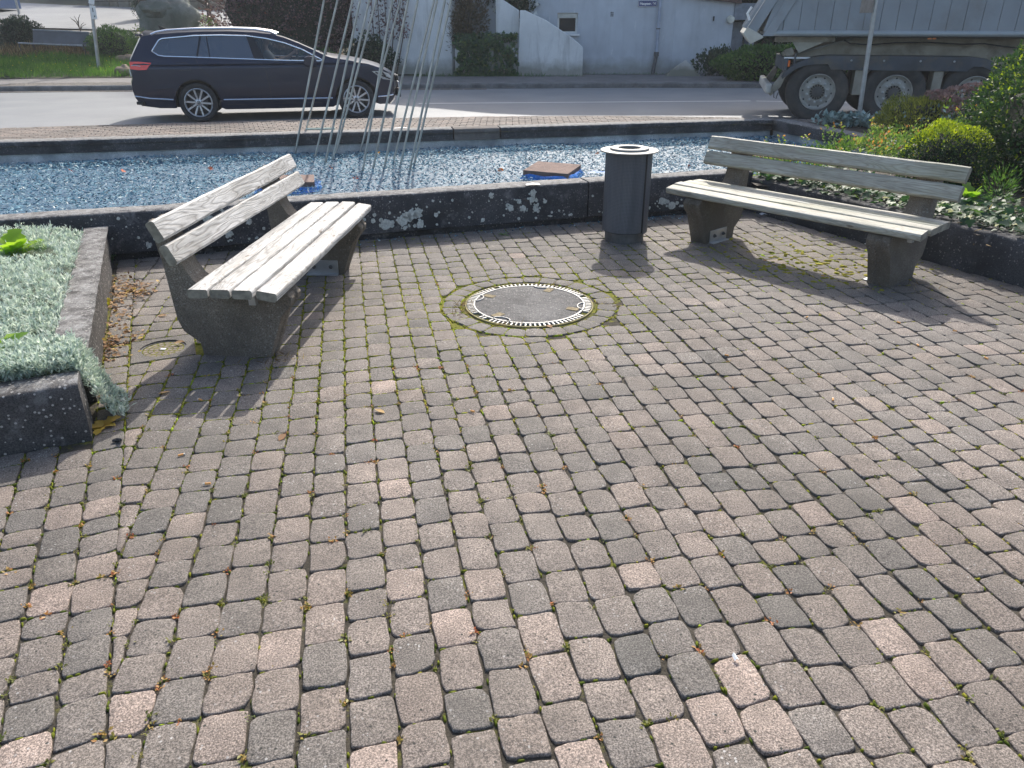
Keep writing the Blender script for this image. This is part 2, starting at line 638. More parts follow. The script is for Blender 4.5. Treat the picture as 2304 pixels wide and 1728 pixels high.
M['rubber'] = simple('rubber tyre', (0.028, 0.028, 0.029), 0.8, var=0.3, scale=12)

# =================================================================== SETTING
def sheet(name, pts, z, mat, parent=None, kind='structure', thick=None):
    mb = MB()
    if thick:
        mb.prism(pts, z - thick, z, 'z')
    else:
        ar = sum(pts[i][0] * pts[(i + 1) % len(pts)][1] - pts[(i + 1) % len(pts)][0] * pts[i][1] for i in range(len(pts)))
        pts = pts if ar > 0 else pts[::-1]
        mb.add([(p[0], p[1], z) for p in pts], [tuple(range(len(pts)))])
    o = mb.build(name, mat, parent)
    if kind:
        o['kind'] = kind
    return o


M['far_ground'] = simple('far ground', (0.09, 0.10, 0.06), 0.95, scale=0.4)
sheet('ground', [(-300, -300), (300, -300), (300, 400), (-300, 400)], -0.62, M['far_ground'])

# key lines of the square
WA, WB = Vector((-5.2, 4.72)), Vector((2.17, 7.13))        # foot of the front basin wall
RB = Vector((3.75, 4.17))                                  # foot of the right bed wall runs WB -> RB -> RE
RE = Vector((5.6, 0.6))
PC = Vector((-1.778, 2.80))                                # corner of the left planter
PFAR = Vector((-2.93, 5.42))
PLEFT = Vector((-4.1, 1.72))
MH = Vector((0.107, 4.50))                                 # manhole centre
MR = 0.40
CAP = Vector((-1.889, 3.79))

plaza = sheet('plaza', [(-9, -9), (9, -9), (9, 0.6), (5.6, 0.6), (RB.x, RB.y), (WB.x, WB.y), (WA.x, WA.y), (-9, 3.5)], -0.0085, M['soil'])


# ------------------------------------------------------------------ paving
def clip(poly, p, n):
    """keep the side of the line through p where (q-p).n >= 0"""
    out = []
    m = len(poly)
    for i in range(m):
        a, b = poly[i], poly[(i + 1) % m]
        da, db = (a - p).dot(n), (b - p).dot(n)
        if da >= 0:
            out.append(a)
        if (da >= 0) != (db >= 0):
            out.append(a + (b - a) * (da / (da - db)))
    return out


def area(poly):
    return 0.5 * sum(poly[i].x * poly[(i + 1) % len(poly)].y - poly[(i + 1) % len(poly)].x * poly[i].y for i in range(len(poly)))


def left_n(a, b):
    d = (b - a).normalized()
    return Vector((-d.y, d.x))


SEAM0, SEAM1 = at_z(234, 1719).xy, at_z(290, 823).xy       # seam where two laying directions meet
sd = (SEAM1 - SEAM0).normalized()
SEAM0 = SEAM0 - sd * 2.5
SEAM1 = SEAM1 + sd * 0.6
seam_right = -left_n(SEAM0, SEAM1)
LIMS = [(WA, -left_n(WA, WB)), (WB, -left_n(WB, RB))]
AZ_MAIN, AZ_LEFT = R(-11.45), math.atan2(sd.x, sd.y)


def grid_stones(az, pitch_v, lens, vr, ur, phase):
    u = Vector((math.sin(az), math.cos(az)))
    v = Vector((u.y, -u.x))
    out = []
    rng = random.Random(phase)
    nv = int(math.ceil((vr[1] - vr[0]) / pitch_v))
    for i in range(nv):
        v0 = vr[0] + i * pitch_v
        uu = ur[0] + rng.uniform(0, 0.15)
        slope = rng.uniform(-0.004, 0.004)
        while uu < ur[1]:
            L = rng.choice(lens) * rng.uniform(0.97, 1.03)
            j = [rng.uniform(-0.003, 0.003) for _ in range(8)]
            q = [(v0 + .0014 + j[0], uu + j[1] - slope), (v0 + pitch_v - .0014 + j[2], uu + j[3] + slope), (v0 + pitch_v - .0014 + j[4], uu + L + j[5] + slope), (v0 + .0014 + j[6], uu + L + j[7] - slope)]
            out.append([u * b + v * a for a, b in q])
            uu += L
    return out


stones = []                                                # (polygon, kind)
for poly in grid_stones(AZ_MAIN, 0.1225, (0.128, 0.148, 0.148, 0.162), (-3.2, 5.6), (0.75, 8.2), 3):
    stones.append((clip(poly, SEAM0, seam_right), 'main'))
VS = SEAM0.dot(Vector((math.cos(AZ_LEFT), -math.sin(AZ_LEFT))))
for poly in grid_stones(AZ_LEFT, 0.1225, (0.10, 0.128, 0.148, 0.16), (VS - 0.1225 * 26, VS + 0.01), (0.3, 6.6), 5):
    stones.append((clip(poly, SEAM0, -seam_right), 'left'))

cap_u = Vector((math.sin(AZ_LEFT), math.cos(AZ_LEFT)))
cap_v = Vector((cap_u.y, -cap_u.x))
polys = []
for poly, kd in stones:
    if len(poly) < 3:
        continue
    for p, n in LIMS:
        poly = clip(poly, p, n)
        if len(poly) < 3:
            break
    if len(poly) < 3 or abs(area(poly)) < (0.0030 if kd == 'main' else 0.0016):
        continue
    c = sum(poly, Vector((0, 0))) / len(poly)
    # planter footprint
    if (c - PC).dot(left_n(PC, PFAR)) > -0.0 and (c - PC).dot(left_n(PLEFT, PC)) > 0.0:
        continue
    if (c - PC).dot(left_n(PC, PFAR)) > -0.06 and (c - PC).dot(left_n(PLEFT, PC)) > -0.06:
        poly = clip(poly, PC, -left_n(PC, PFAR)) if (c - PC).dot(left_n(PC, PFAR)) < 0.0 else clip(poly, PC, -left_n(PLEFT, PC))
        if len(poly) < 3 or abs(area(poly)) < 0.0012:
            continue
    # ring of setts round the manhole
    d = c - MH
    ro = MR + 0.155
    if d.length < ro - 0.005:
        continue
    if d.length < ro + 0.13:
        poly = clip(poly, MH + d.normalized() * ro, d.normalized())
        if len(poly) < 3 or abs(area(poly)) < 0.0012:
            continue
    # square stone round the inspection cap
    e = c - CAP
    if abs(e.dot(cap_u)) < 0.165 and abs(e.dot(cap_v)) < 0.165:
        continue
    if abs(e.dot(cap_u)) < 0.25 and abs(e.dot(cap_v)) < 0.25:
        for ax in (cap_u, -cap_u, cap_v, -cap_v):
            if e.dot(ax) >= 0.165:
                poly = clip(poly, CAP + ax * 0.168, ax)
                break
        if len(poly) < 3:
            continue
    polys.append((poly, kd))
NR = 27
for i in range(NR):
    a0, a1 = 2 * math.pi * i / NR, 2 * math.pi * (i + 1) / NR
    r0, r1 = MR + 0.025 + RNG.uniform(0, .01), MR + 0.15 - RNG.uniform(0, .012)
    polys.append(([MH + Vector((math.cos(a), math.sin(a))) * r for a, r in ((a0, r0), (a0, r1), (a1, r1), (a1, r0))][::1], 'ring'))


def sett_mesh(poly, rng, gap, wob=0.003, drop=0.05):
    """rounded, slightly domed stone: foot ring, shoulder ring, inner ring and top"""
    if area(poly) < 0:
        poly = poly[::-1]
    c = sum(poly, Vector((0, 0))) / len(poly)
    n = len(poly)
    ring = []
    for i in range(n):
        p, q, r = poly[i - 1], poly[i], poly[(i + 1) % n]
        e1, e2 = (p - q), (r - q)
        l1, l2 = e1.length, e2.length
        if l1 < 1e-4 or l2 < 1e-4:
            continue
        e1, e2 = e1 / l1, e2 / l2
        k = min(0.0155 * (rng.uniform(0.55, 1.6) if rng.random() > .06 else rng.uniform(1.8, 2.6)), 0.34 * min(l1, l2))
        inn = (e1 + e2)
        s = max(0.25, math.sqrt(max(1e-6, (1 - e1.dot(e2)) / 2)))
        cc = q + (inn.normalized() * (gap / s) if inn.length > 1e-4 else left_n(p, q) * gap)
        ring += [cc + e1 * k, cc + (e1 + e2) * (k * 0.27), cc + e2 * k]
    m = len(ring)
    ring = [p + Vector((rng.uniform(-wob, wob), rng.uniform(-wob, wob))) for p in ring]
    # bulging middles of the long sides
    out = []
    for i in range(m):
        a, b = ring[i], ring[(i + 1) % m]
        out.append(a)
        if (b - a).length > 0.045:
            nn = -left_n(a, b)
            for t in (0.3, 0.7) if (b - a).length > 0.07 else (0.5,):
                out.append(a + (b - a) * (t + rng.uniform(-.08, .08)) + nn * rng.uniform(-0.0022, 0.0045))
    ring = out
    m = len(ring)
    z0 = rng.uniform(-0.0025, 0.0025)
    tx, ty = rng.uniform(-0.022, 0.022), rng.uniform(-0.022, 0.022)
    vs = [(p.x, p.y, z0 - drop) for p in ring]
    for k, dz in ((1.0, -0.0036), (0.985, -0.0009), (0.925, 0.0)):
        for p in ring:
            q = c + (p - c) * k
            vs.append((q.x, q.y, z0 + dz + (q.x - c.x) * tx + (q.y - c.y) * ty))
    fs = []
    for a in range(3):
        for i in range(m):
            j = (i + 1) % m
            fs.append((a * m + i, a * m + j, (a + 1) * m + j, (a + 1) * m + i))
    fs.append(tuple(3 * m + i for i in range(m)))
    return vs, fs, c


def seen_size(poly):
    pts = [project((p.x, p.y, 0)) for p in poly]
    if any(p is None for p in pts):
        return 0
    xs, ys = [p[0] for p in pts], [p[1] for p in pts]
    if min(xs) > 2300 or max(xs) < 4 or min(ys) > 1724:
        return 0
    w = min(max(xs), 2304) - max(min(xs), 0)
    h = min(max(ys), 1728) - max(min(ys), 0)
    return max(0, w) * max(0, h)


order = sorted(range(len(polys)), key=lambda i: -seen_size(polys[i][0]))
single = set(order[:300])
field = MB()
JOINTS = []
for i, (poly, kd) in enumerate(polys):
    rng = random.Random(1000 + i)
    vs, fs, c = sett_mesh(poly, rng, 0.0028)
    near = max(0.0, min(1.0, (5.0 - c.y) / 3.6))
    t = min(1.0, max(0.0, rng.gauss(0.36 + 0.26 * near, 0.10 + 0.075 * near)))
    if rng.random() < 0.025:
        t = min(1.0, t + 0.4)
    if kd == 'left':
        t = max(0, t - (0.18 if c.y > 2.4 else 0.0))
    if kd == 'ring':
        t = rng.uniform(0.15, 0.4)
    if abs(area(poly)) < 0.0075 and kd == 'left' and c.y < 2.5:
        t = min(1.0, t + 0.35)
    for a in range(len(poly)):
        JOINTS.append((poly[a], poly[(a + 1) % len(poly)]))
    if i in single:
        mb = MB()
        mb.add([(x - c.x, y - c.y, z) for x, y, z in vs], fs)
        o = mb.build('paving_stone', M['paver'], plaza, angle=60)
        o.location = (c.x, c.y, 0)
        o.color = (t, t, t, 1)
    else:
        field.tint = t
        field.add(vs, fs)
fo = field.build('stone_field', M['paver_field'], plaza, angle=60)
fo['kind'] = 'stuff'

# the square stone with the hole for the inspection cap
sq = MB()
ring = []
n = 24
for k in range(n):
    a = 2 * math.pi * k / n
    d = Vector((math.cos(a), math.sin(a)))
    s = 0.16 / max(abs(d.x), abs(d.y))
    ring.append((d * s, d * 0.118))
vs = []
for dz, idx in ((-0.05, 0), (-0.004, 0), (0.001, 2), (0.001, 1), (-0.045, 1)):
    for o_, i_ in ring:
        p = o_ if idx == 0 else (o_ * 0.975 if idx == 2 else i_)
        vs.append((*(p), dz))
fs = []
for a in range(4):
    for k in range(n):
        j = (k + 1) % n
        fs.append((a * n + k, a * n + j, (a + 1) * n + j, (a + 1) * n + k))
sq.add(vs, fs)
so_ = sq.build('paving_stone', M['paver'], plaza)
so_.location = (CAP.x, CAP.y, 0)
so_.rotation_euler = (0, 0, -AZ_LEFT)
so_.color = (0.12, 0.12, 0.12, 1)

# ------------------------------------------------------------------ basin
basin = thing('fountain_basin', 'long low dark concrete basin rim enclosing the bed of blue glass chips', 'basin')
wd = (WB - WA).normalized()
wn = Vector((-wd.y, wd.x))                                  # away from the viewer


def wall_block(name, a, b, t0, t1, z0, z1, mat, parent, sub=0.12, wob=0.006, seed=0, bev=0.02, foot=0.0):
    """a cast wall piece: rounded top arris, slightly uneven faces; a,b foot line, thickness along the left normal"""
    rng = random.Random(seed)
    d = (b - a)
    L = d.length
    d = d / L
    nn = Vector((-d.y, d.x))
    prof = [(t0 + foot, z0), (t0 + foot, z0 + (0.05 if foot else 0.01)), (t0, z0 + (0.065 if foot else 0.04)), (t0, (z0 + z1) / 2), (t0, z1 - bev), (t0 + bev * 0.35, z1 - bev * 0.3), (t0 + bev, z1), ((t0 + t1) / 2, z1 + 0.003), (t1 - bev, z1), (t1 - bev * 0.35, z1 - bev * 0.3), (t1, z1 - bev), (t1, z0)]
    n = max(1, int(L / sub))
    vs, fs = [], []
    m = len(prof)
    for i in range(n + 1):
        q = a + d * (L * i / n)
        for (s, z) in prof:
            p = q + nn * (s + rng.uniform(-wob, wob) * 0.6)
            vs.append((p.x, p.y, z + (rng.uniform(-wob, wob) * 0.5 if z > z0 else 0)))
    for i in range(n):
        for k in range(m - 1):
            fs.append((i * m + k, (i + 1) * m + k, (i + 1) * m + k + 1, i * m + k + 1))
    fs.append(tuple(range(m))[::1])
    fs.append(tuple(n * m + k for k in range(m))[::-1])
    mb = MB()
    mb.add(vs, fs)
    return mb.build(name, mat, parent, angle=50, recalc=True)


def on_front(x):
    return WA + wd * ((x - WA.x) / wd.x)


# front rim: three cast lengths
for k, (x0, x1) in enumerate(((-8.2, -2.35), (-2.342, 0.655), (0.667, 2.22))):
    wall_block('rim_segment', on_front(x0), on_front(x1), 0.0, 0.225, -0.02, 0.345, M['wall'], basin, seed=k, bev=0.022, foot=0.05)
# inner face of the front rim and rear rim
BK = [Vector((-14.0, 8.72)), Vector((-6.77, 10.43)), Vector((-1.36, 11.72)), Vector((4.24, 12.98))]
for k, (x0, x1, mt) in enumerate(((0.0, 0.535, 'wall'), (0.537, 0.598, 'patch'), (0.60, 1.0, 'wall'))):
    mt = 'wall_rear' if mt == 'wall' else mt
    a, b = BK[1] + (BK[3] - BK[1]) * (x0 if k else -0.6), BK[1] + (BK[3] - BK[1]) * x1
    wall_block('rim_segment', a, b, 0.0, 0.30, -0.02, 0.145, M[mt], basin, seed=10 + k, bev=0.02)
    if k == 1:
        kids(basin)[-1]['label'] = 'brown repaired length of the rim'
bd = (BK[3] - BK[1]).normalized()
RQ = [Vector((4.24, 12.98)), Vector((4.95, 10.55)), Vector((4.55, 9.0)), Vector((2.35, 7.22))]
for k in range(3):
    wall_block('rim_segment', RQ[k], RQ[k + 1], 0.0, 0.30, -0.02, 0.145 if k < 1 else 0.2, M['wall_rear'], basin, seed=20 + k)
for k, (a, b) in enumerate(((BK[1] - bd * 7, BK[3]), (RQ[0], RQ[1]), (RQ[1], RQ[2]), (RQ[2], RQ[3]))):
    wall_block('basin_lining', a, b, 0.035, 0.27, -0.55, -0.022, M['liner'], basin, seed=30 + k, bev=0.004, sub=0.3)
wall_block('basin_lining', on_front(-8.2), on_front(2.22), 0.06, 0.2, -0.55, -0.022, M['liner'], basin, seed=35, bev=0.004, sub=0.3)

# crusty lichen on the front face
lich = MB()
LM = simple('grey lichen', (0.52, 0.54, 0.50), 0.95, var=0.3, scale=70, bmp=0.5)
rng = random.Random(5)
spots = [(868, 505, 14), (905, 497, 15), (928, 483, 13), (938, 478, 10), (914, 484, 9), (945, 505, 10), (922, 518, 11), (1015, 518, 10), (1047, 512, 12), (1148, 467, 9), (1178, 468, 8), (1205, 470, 8), (1193, 498, 11), (1173, 499, 10), (1157, 509, 6), (1199, 435, 8), (1197, 449, 9), (1168, 453, 6), (1104, 439, 6), (1236, 490, 7), (1226, 453, 5), (839, 497, 5), (842, 484, 4), (981, 483, 5), (1086, 495, 5), (1207, 463, 6), (1347, 493, 8), (1350, 480, 6), (1462, 478, 9), (1490, 452, 10), (1512, 462, 12), (1505, 476, 10), (1531, 470, 8), (1538, 483, 7), (1478, 470, 6), (466, 490, 9), (515, 526, 8), (520, 545, 6), (335, 552, 6), (570, 540, 9), (420, 545, 5), (560, 500, 6), (1290, 520, 5)]
for sx, sy, sr in list(spots):
    if sr > 5:
        for _ in range(7):
            a, q = rng.uniform(0, 6.283), sr * rng.uniform(.7, 1.25)
            spots.append((sx + math.cos(a) * q, sy + math.sin(a) * q * .9, sr * rng.uniform(.16, .42)))
spots = [(a, b, c * .86 if c > 5 else c) for a, b, c in spots]
for _ in range(150):
    spots.append((rng.uniform(20, 1640), rng.uniform(440, 540), rng.uniform(1.5, 3.4)))
for sx, sy, sr in spots:
    # meet the sight line with the front face
    lo, hi = 3.5, 8.5
    for _ in range(30):
        mid = (lo + hi) / 2
        p = at_y(sx, sy, mid)
        if (p.xy - WA).dot(wn) > 0:
            hi = mid
        else:
            lo = mid
    p = at_y(sx, sy, hi)
    if p.z < 0.07 or p.z > 0.315:
        continue
    r = sr * 0.0040
    n = 15
    base = p.xy - wn * 0.0085
    rs = [r * rng.uniform(0.72, 1.12) for _ in range(n)]
    pts = []
    for dy, kk in ((0.007, 1.0), (0.0, 0.92)):
        for k in range(n):
            a = 2 * math.pi * k / n
            q = base + wd * (math.cos(a) * rs[k] * kk) + wn * dy
            pts.append((q.x, q.y, p.z + math.sin(a) * rs[k] * kk))
    fs = [(k, (k + 1) % n, n + (k + 1) % n, n + k) for k in range(n)] + [tuple(n + k for k in range(n))]
    lich.add(pts, fs)
lo_ = lich.build('lichen', LM, basin)
lo_['kind'] = 'stuff'

# ------------------------------------------------------------------ blue glass chips
GZ = -0.155
inner = [on_front(-8.0) + wn * 0.2, on_front(2.2) + wn * 0.2, RQ[2], RQ[1], RQ[0], BK[1] - bd * 1.5]
M['glass_base'] = simple('blue glass bed', (0.06, 0.13, 0.20), 0.5, var=0.5, scale=30)
sheet('glass_floor', [tuple(p) for p in [on_front(-8.0) + wn * 0.1, on_front(2.2) + wn * 0.1, RQ[2] + Vector((.1, 0)), RQ[1] + Vector((.1, 0)), RQ[0] + Vector((.1, .1)), BK[1] - bd * 3 + Vector((0, .1))]], GZ - 0.012, M['glass_base'])


def inside(poly, x, y):
    res = np.zeros(len(x), bool)
    n = len(poly)
    for i in range(n):
        a, b = poly[i], poly[(i + 1) % n]
        c = ((a.y > y) != (b.y > y)) & (x < (b.x - a.x) * (y - a.y) / (b.y - a.y + 1e-12) + a.x)
        res ^= c
    return res


N = 120000
gx, gy = RNG.uniform(-7.0, 5.0, N), RNG.uniform(4.6, 13.0, N)
ok = inside(inner, gx, gy) & (np.abs(gx) < gy * 0.78 + 0.8)
gx, gy = gx[ok], gy[ok]
N = len(gx)
L = RNG.uniform(0.011, 0.030, N) * (0.75 + 0.03 * gy)
Wd = L * RNG.uniform(0.14, 0.45, N)
yaw = RNG.uniform(0, 2 * math.pi, N)
pit = RNG.normal(0, 0.38, N)
rol = RNG.uniform(-0.9, 0.9, N)
mound = 0.035 + 0.02 * np.sin(gx * 1.3 + 1) * np.cos(gy * 1.7) + 0.012 * np.sin(gx * 4.1) * np.sin(gy * 3.3)
ax = np.stack([np.cos(yaw) * np.cos(pit), np.sin(yaw) * np.cos(pit), np.sin(pit)], 1)
sx_ = np.stack([-np.sin(yaw), np.cos(yaw), np.zeros(N)], 1)
upv = np.cross(ax, sx_)
sv = sx_ * np.cos(rol)[:, None] + upv * np.sin(rol)[:, None]
uv = np.cross(ax, sv)
cen = np.stack([gx, gy, GZ + mound + RNG.uniform(0, 0.018, N)], 1)
A, B, C_ = ax * L[:, None], sv * Wd[:, None], uv * (Wd * RNG.uniform(0.3, 0.7, N))[:, None]
V = np.stack([cen - A, cen + B * 0.9 - A * 0.2, cen + A, cen - B - A * RNG.uniform(-.4, .4, N)[:, None], cen + C_], 1).reshape(-1, 3)
base = np.arange(N) * 5
Fc = np.stack([np.stack([base + a, base + b, base + 4], 1) for a, b in ((0, 3), (3, 2), (2, 1), (1, 0))], 1).reshape(-1, 3)
tt = np.repeat(RNG.random(N), 5)
M['chips'] = tint_mat('blue glass chips', [(0.0, (0.018, 0.050, 0.085)), (0.16, (0.035, 0.115, 0.185)), (0.38, (0.080, 0.205, 0.285)), (0.62, (0.14, 0.28, 0.345)), (0.80, (0.23, 0.37, 0.42)), (0.92, (0.38, 0.48, 0.50)), (0.985, (0.60, 0.63, 0.61))], 0.72, 0.12)
raw_mesh('glass_chips', V, Fc, M['chips'], tt, None, 3)['kind'] = 'stuff'

# ------------------------------------------------------------------ left planter
planter = thing('planter_bed', 'low washed concrete planter edging full of silvery plants at the left', 'planter')
pd_ = (PFAR - PC).normalized()
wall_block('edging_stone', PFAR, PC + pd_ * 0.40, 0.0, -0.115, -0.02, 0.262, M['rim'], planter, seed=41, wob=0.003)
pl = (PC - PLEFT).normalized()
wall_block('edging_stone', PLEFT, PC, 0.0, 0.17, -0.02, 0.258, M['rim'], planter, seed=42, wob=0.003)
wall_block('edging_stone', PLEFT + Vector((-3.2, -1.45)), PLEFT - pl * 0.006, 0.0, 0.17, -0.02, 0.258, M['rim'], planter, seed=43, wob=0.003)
bedp = [PC - pl * 0.02 + pd_ * 0.06, PFAR, on_front(-7.9), Vector((-7.6, 1.2)), PLEFT + Vector((0.05, 0.1))]
sheet('planter_soil', [tuple(p) for p in bedp], 0.215, simple('matted grey green undergrowth', (0.13, 0.16, 0.12), 0.95, var=0.5, scale=25, bmp=1.0, bscale=60), planter, None)

# ------------------------------------------------------------------ right bed
bedwall = thing('bed_wall', 'low dark concrete wall holding the ivy bed behind the right bench', 'wall')
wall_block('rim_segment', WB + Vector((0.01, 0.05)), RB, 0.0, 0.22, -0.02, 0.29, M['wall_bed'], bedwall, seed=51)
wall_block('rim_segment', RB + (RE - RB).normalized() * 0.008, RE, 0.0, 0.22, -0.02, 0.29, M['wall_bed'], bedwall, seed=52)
rn = left_n(WB, RB)


def bed_z(x, y):
    """soil of the planting bed: banked behind the low wall, falling to the road pavement"""
    t = np.clip((y - 7.5) / 3.0, 0, 1)
    return 0.27 * (1 - t) + 0.13 * t + 0.02 * np.sin(x * 2.1) * np.sin(y * 1.9)


xs, ys = np.meshgrid(np.linspace(2.2, 16, 56), np.linspace(0.6, 13.0, 50))
zz = bed_z(xs, ys)
V = np.stack([xs.ravel(), ys.ravel(), zz.ravel()], 1)
nx = xs.shape[1]
idx = np.arange(len(V)).reshape(xs.shape)
Fq = np.stack([idx[:-1, :-1].ravel(), idx[:-1, 1:].ravel(), idx[1:, 1:].ravel(), idx[1:, :-1].ravel()], 1)
cx_, cy_ = V[Fq].mean(1)[:, 0], V[Fq].mean(1)[:, 1]
bedpoly = [WB + rn * 0.1, RQ[3] + Vector((.1, 0)), RQ[2] + Vector((.15, -.05)), RQ[1] + Vector((.2, 0.1)), Vector((4.62, 12.75)), Vector((6.5, 12.55)), Vector((9, 11.8)), Vector((16, 8.8)), Vector((16, 0.6)), RE + rn * 0.1, RB + rn * 0.1]
raw_mesh('bed_soil', V, Fq[inside(bedpoly, cx_, cy_)], M['bed'], None, None, 4, True)['kind'] = 'structure'

# ------------------------------------------------------------------ road and pavements
NEAR = [(-60, -12), (-40, 1.5), (-20, 8.6), (-8, 12.25), (-5.2, 13.0), (-2.4, 13.6), (0, 13.93), (2.2, 13.98), (4.3, 13.62), (6, 13.2), (9, 12.2), (14, 10.0), (30, 1.0), (60, -20)]
FAR = [(-60, -3), (-40, 10.5), (-20, 18.3), (-12.2, 20.2), (-3, 20.95), (4, 21.4), (8, 21.1), (14, 19.2), (30, 10.5), (60, -9)]
XS = np.concatenate([np.linspace(-60, -16, 12)[:-1], np.arange(-16, 16.01, 0.5), np.linspace(16, 60, 12)[1:]])


def smooth_line(ctrl):
    c = np.array(ctrl)
    fine = np.linspace(-60, 60, 961)
    y = np.interp(fine, c[:, 0], c[:, 1])
    k = np.hanning(25)
    k /= k.sum()
    ys_ = np.convolve(np.pad(y, 12, mode='edge'), k, 'valid')
    return lambda x: np.interp(x, fine, ys_)


fn, ff = smooth_line(NEAR), smooth_line(FAR)
BKX = np.array([-60, -13.0, -6.77, 4.24, 4.6, 16, 60])
BKY = np.array([-20, 8.9, 10.66, 13.2, 13.0, 8.5, -26])


def strip(name, f0, f1, z, mat, parent=None, kind='structure', xr=(-60, 60), zf=None):
    X = XS[(XS >= xr[0]) & (XS <= xr[1])]
    a, b = f0(X), f1(X)
    V = np.concatenate([np.stack([X, a, np.full(len(X), z)], 1), np.stack([X, b, np.full(len(X), z)], 1)])
    n = len(X)
    i = np.arange(n - 1)
    o = raw_mesh(name, V, np.stack([i, i + 1, n + i + 1, n + i], 1), mat, None, parent, 4)
    if kind:
        o['kind'] = kind
    return o


M['pave_near'] = paver_mat('pavement paver', False)
M['kerb'] = concrete('kerb concrete', (0.15, 0.148, 0.145), 0.1, 0.1, None, 0.3)
M['paint'] = simple('road paint', (0.62, 0.62, 0.60), 0.6, var=0.12, scale=20)
strip('road', lambda x: fn(x) - 0.05, lambda x: ff(x) + 0.02, 0.0, M['asphalt'])
pave_n = strip('near_pavement', lambda x: np.interp(x, BKX, BKY) - 0.25, fn, 0.088, M['soil'])
ZK = 0.125
pave_f = strip('far_pavement', lambda x: ff(x) + 0.1, lambda x: ff(x) + 4.2, ZK - 0.006, simple('worn grey paving', (0.165, 0.155, 0.15), 0.85, var=0.2, scale=3, bmp=0.3))


def brick_rows(parent, y_of, rows, rh, L, xr, z, mat, name, ctint=(0.5, 0.12), depth=0.06, cap=300, inner=None):
    """rows of rectangular pavers following a curved line; nearest ones single, rest joined"""
    fieldmb = MB()
    cand = []
    for r in range(rows):
        x = xr[0] + (0.5 * L if r % 2 else 0)
        while x < xr[1]:
            xm = x + L / 2
            y0 = float(y_of(np.array([xm]))[0]) + rh * (r + 0.5)
            yA, yB = float(y_of(np.array([x]))[0]), float(y_of(np.array([x + L]))[0])
            ang = math.atan2(yB - yA, L)
            if inner is None or inner(xm, y0):
                cand.append((xm, y0, ang))
            x += L
    cand.sort(key=lambda c: abs(c[0]) * 0.5 + c[1])
    rng = random.Random(9)
    proto = None
    bm_ = MB()
    g = 0.004
    a, b = L / 2 - g, rh / 2 - g
    vs = []
    for k, dz in ((1.0, -depth), (1.0, -0.005), (0.95, 0.0)):
        vs += [(i * a * k, j * b * k, dz) for i, j in ((-1, -1), (1, -1), (1, 1), (-1, 1))]
    fs = [(q * 4 + i, q * 4 + (i + 1) % 4, q * 4 + 4 + (i + 1) % 4, q * 4 + 4 + i) for q in range(2) for i in range(4)] + [(8, 9, 10, 11)]
    bm_.add(vs, fs)
    me = bm_.mesh(name, M['paver'])
    for i, (x, y, an) in enumerate(cand):
        t = min(1, max(0, rng.gauss(*ctint)))
        zz_ = z + rng.uniform(-0.002, 0.002)
        if i < cap:
            o = link(name, me, parent)
            o.location = (x, y, zz_)
            o.rotation_euler = (rng.uniform(-.01, .01), rng.uniform(-.01, .01), an)
            o.color = (t, t, t, 1)
        else:
            fieldmb.tint = t
            fieldmb.add(vs, fs, Matrix.Translation((x, y, zz_)) @ Matrix.Rotation(an, 4, 'Z'))
    if fieldmb.v:
        o = fieldmb.build(name + '_field', mat, parent)
        o['kind'] = 'stuff'


backf = lambda x: np.interp(x, BKX, BKY) + 0.06
brick_rows(pave_n, lambda x: fn(x) - 0.105 * 20, 20, 0.105, 0.21, (-8.6, 6.4), 0.1, M['paver_field'], 'paving_brick', (0.62, 0.1), inner=lambda x, y: y > float(np.interp(x, BKX, BKY)) + 0.1 and not (x > 4.3 and y < 12.7))
brick_rows(pave_f, lambda x: ff(x) + 0.17, 5, 0.2, 0.2, (-13, -4), ZK, M['paver_field'], 'paving_brick', (0.32, 0.12), cap=120)
# kerb stones along the far side, gutter setts before them
kb = MB()
kb.prism([(-0.07, -0.12), (0.07, -0.12), (0.07, 0.0), (-0.045, 0.0), (-0.07, -0.025)], -0.495, 0.495, 'x')
kme = kb.mesh('kerb_stone', M['kerb'])
x = -14.5
while x < 13:
    yA, yB = float(ff(np.array([x]))[0]), float(ff(np.array([x + 1]))[0])
    o = link('kerb_stone', kme, pave_f)
    o.location = (x + 0.5, (yA + yB) / 2 + 0.08, ZK)
    an = math.atan2(yB - yA, 1.0)
    o.rotation_euler = (0, 0, an)
    x += math.cos(an) * 1.0
road = bpy.data.objects['road']
gut = MB()
x = -14.0
rng = random.Random(2)
while x < -0.5:
    y = float(ff(np.array([x]))[0])
    gut.tint = rng.uniform(0.4, 0.75)
    an = math.atan2(float(ff(np.array([x + .3]))[0]) - y, 0.3)
    gut.box((0, 0, 0), (0.285, 0.26, 0.05), Matrix.Translation((x, y - 0.16, -0.014)) @ Matrix.Rotation(an, 4, 'Z'))
    x += 0.3
gut.build('gutter_setts', M['paver_field'], road)['kind'] = 'stuff'
# centre dashes
mid = lambda x: (fn(x) + ff(x)) / 2 - 0.05


def dash(x0, x1):
    X = np.linspace(x0, x1, 14)
    Y = np.interp(X, [-14, -1.99, 5.26, 9, 14], [16.0, 17.15, 17.72, 16.9, 15.0])
    V = np.concatenate([np.stack([X, Y - 0.06, np.full(14, 0.004)], 1), np.stack([X, Y + 0.06, np.full(14, 0.004)], 1)])
    i = np.arange(13)
    raw_mesh('lane_line', V, np.stack([i, i + 1, 14 + i + 1, 14 + i], 1), M['paint'], None, road, 4)


dash(-1.99, 5.24)
dash(5.36, 9.3)

# ------------------------------------------------------------------ rising ground on the far left
SWB = lambda x: ff(np.asarray(x, float)) + 3.1


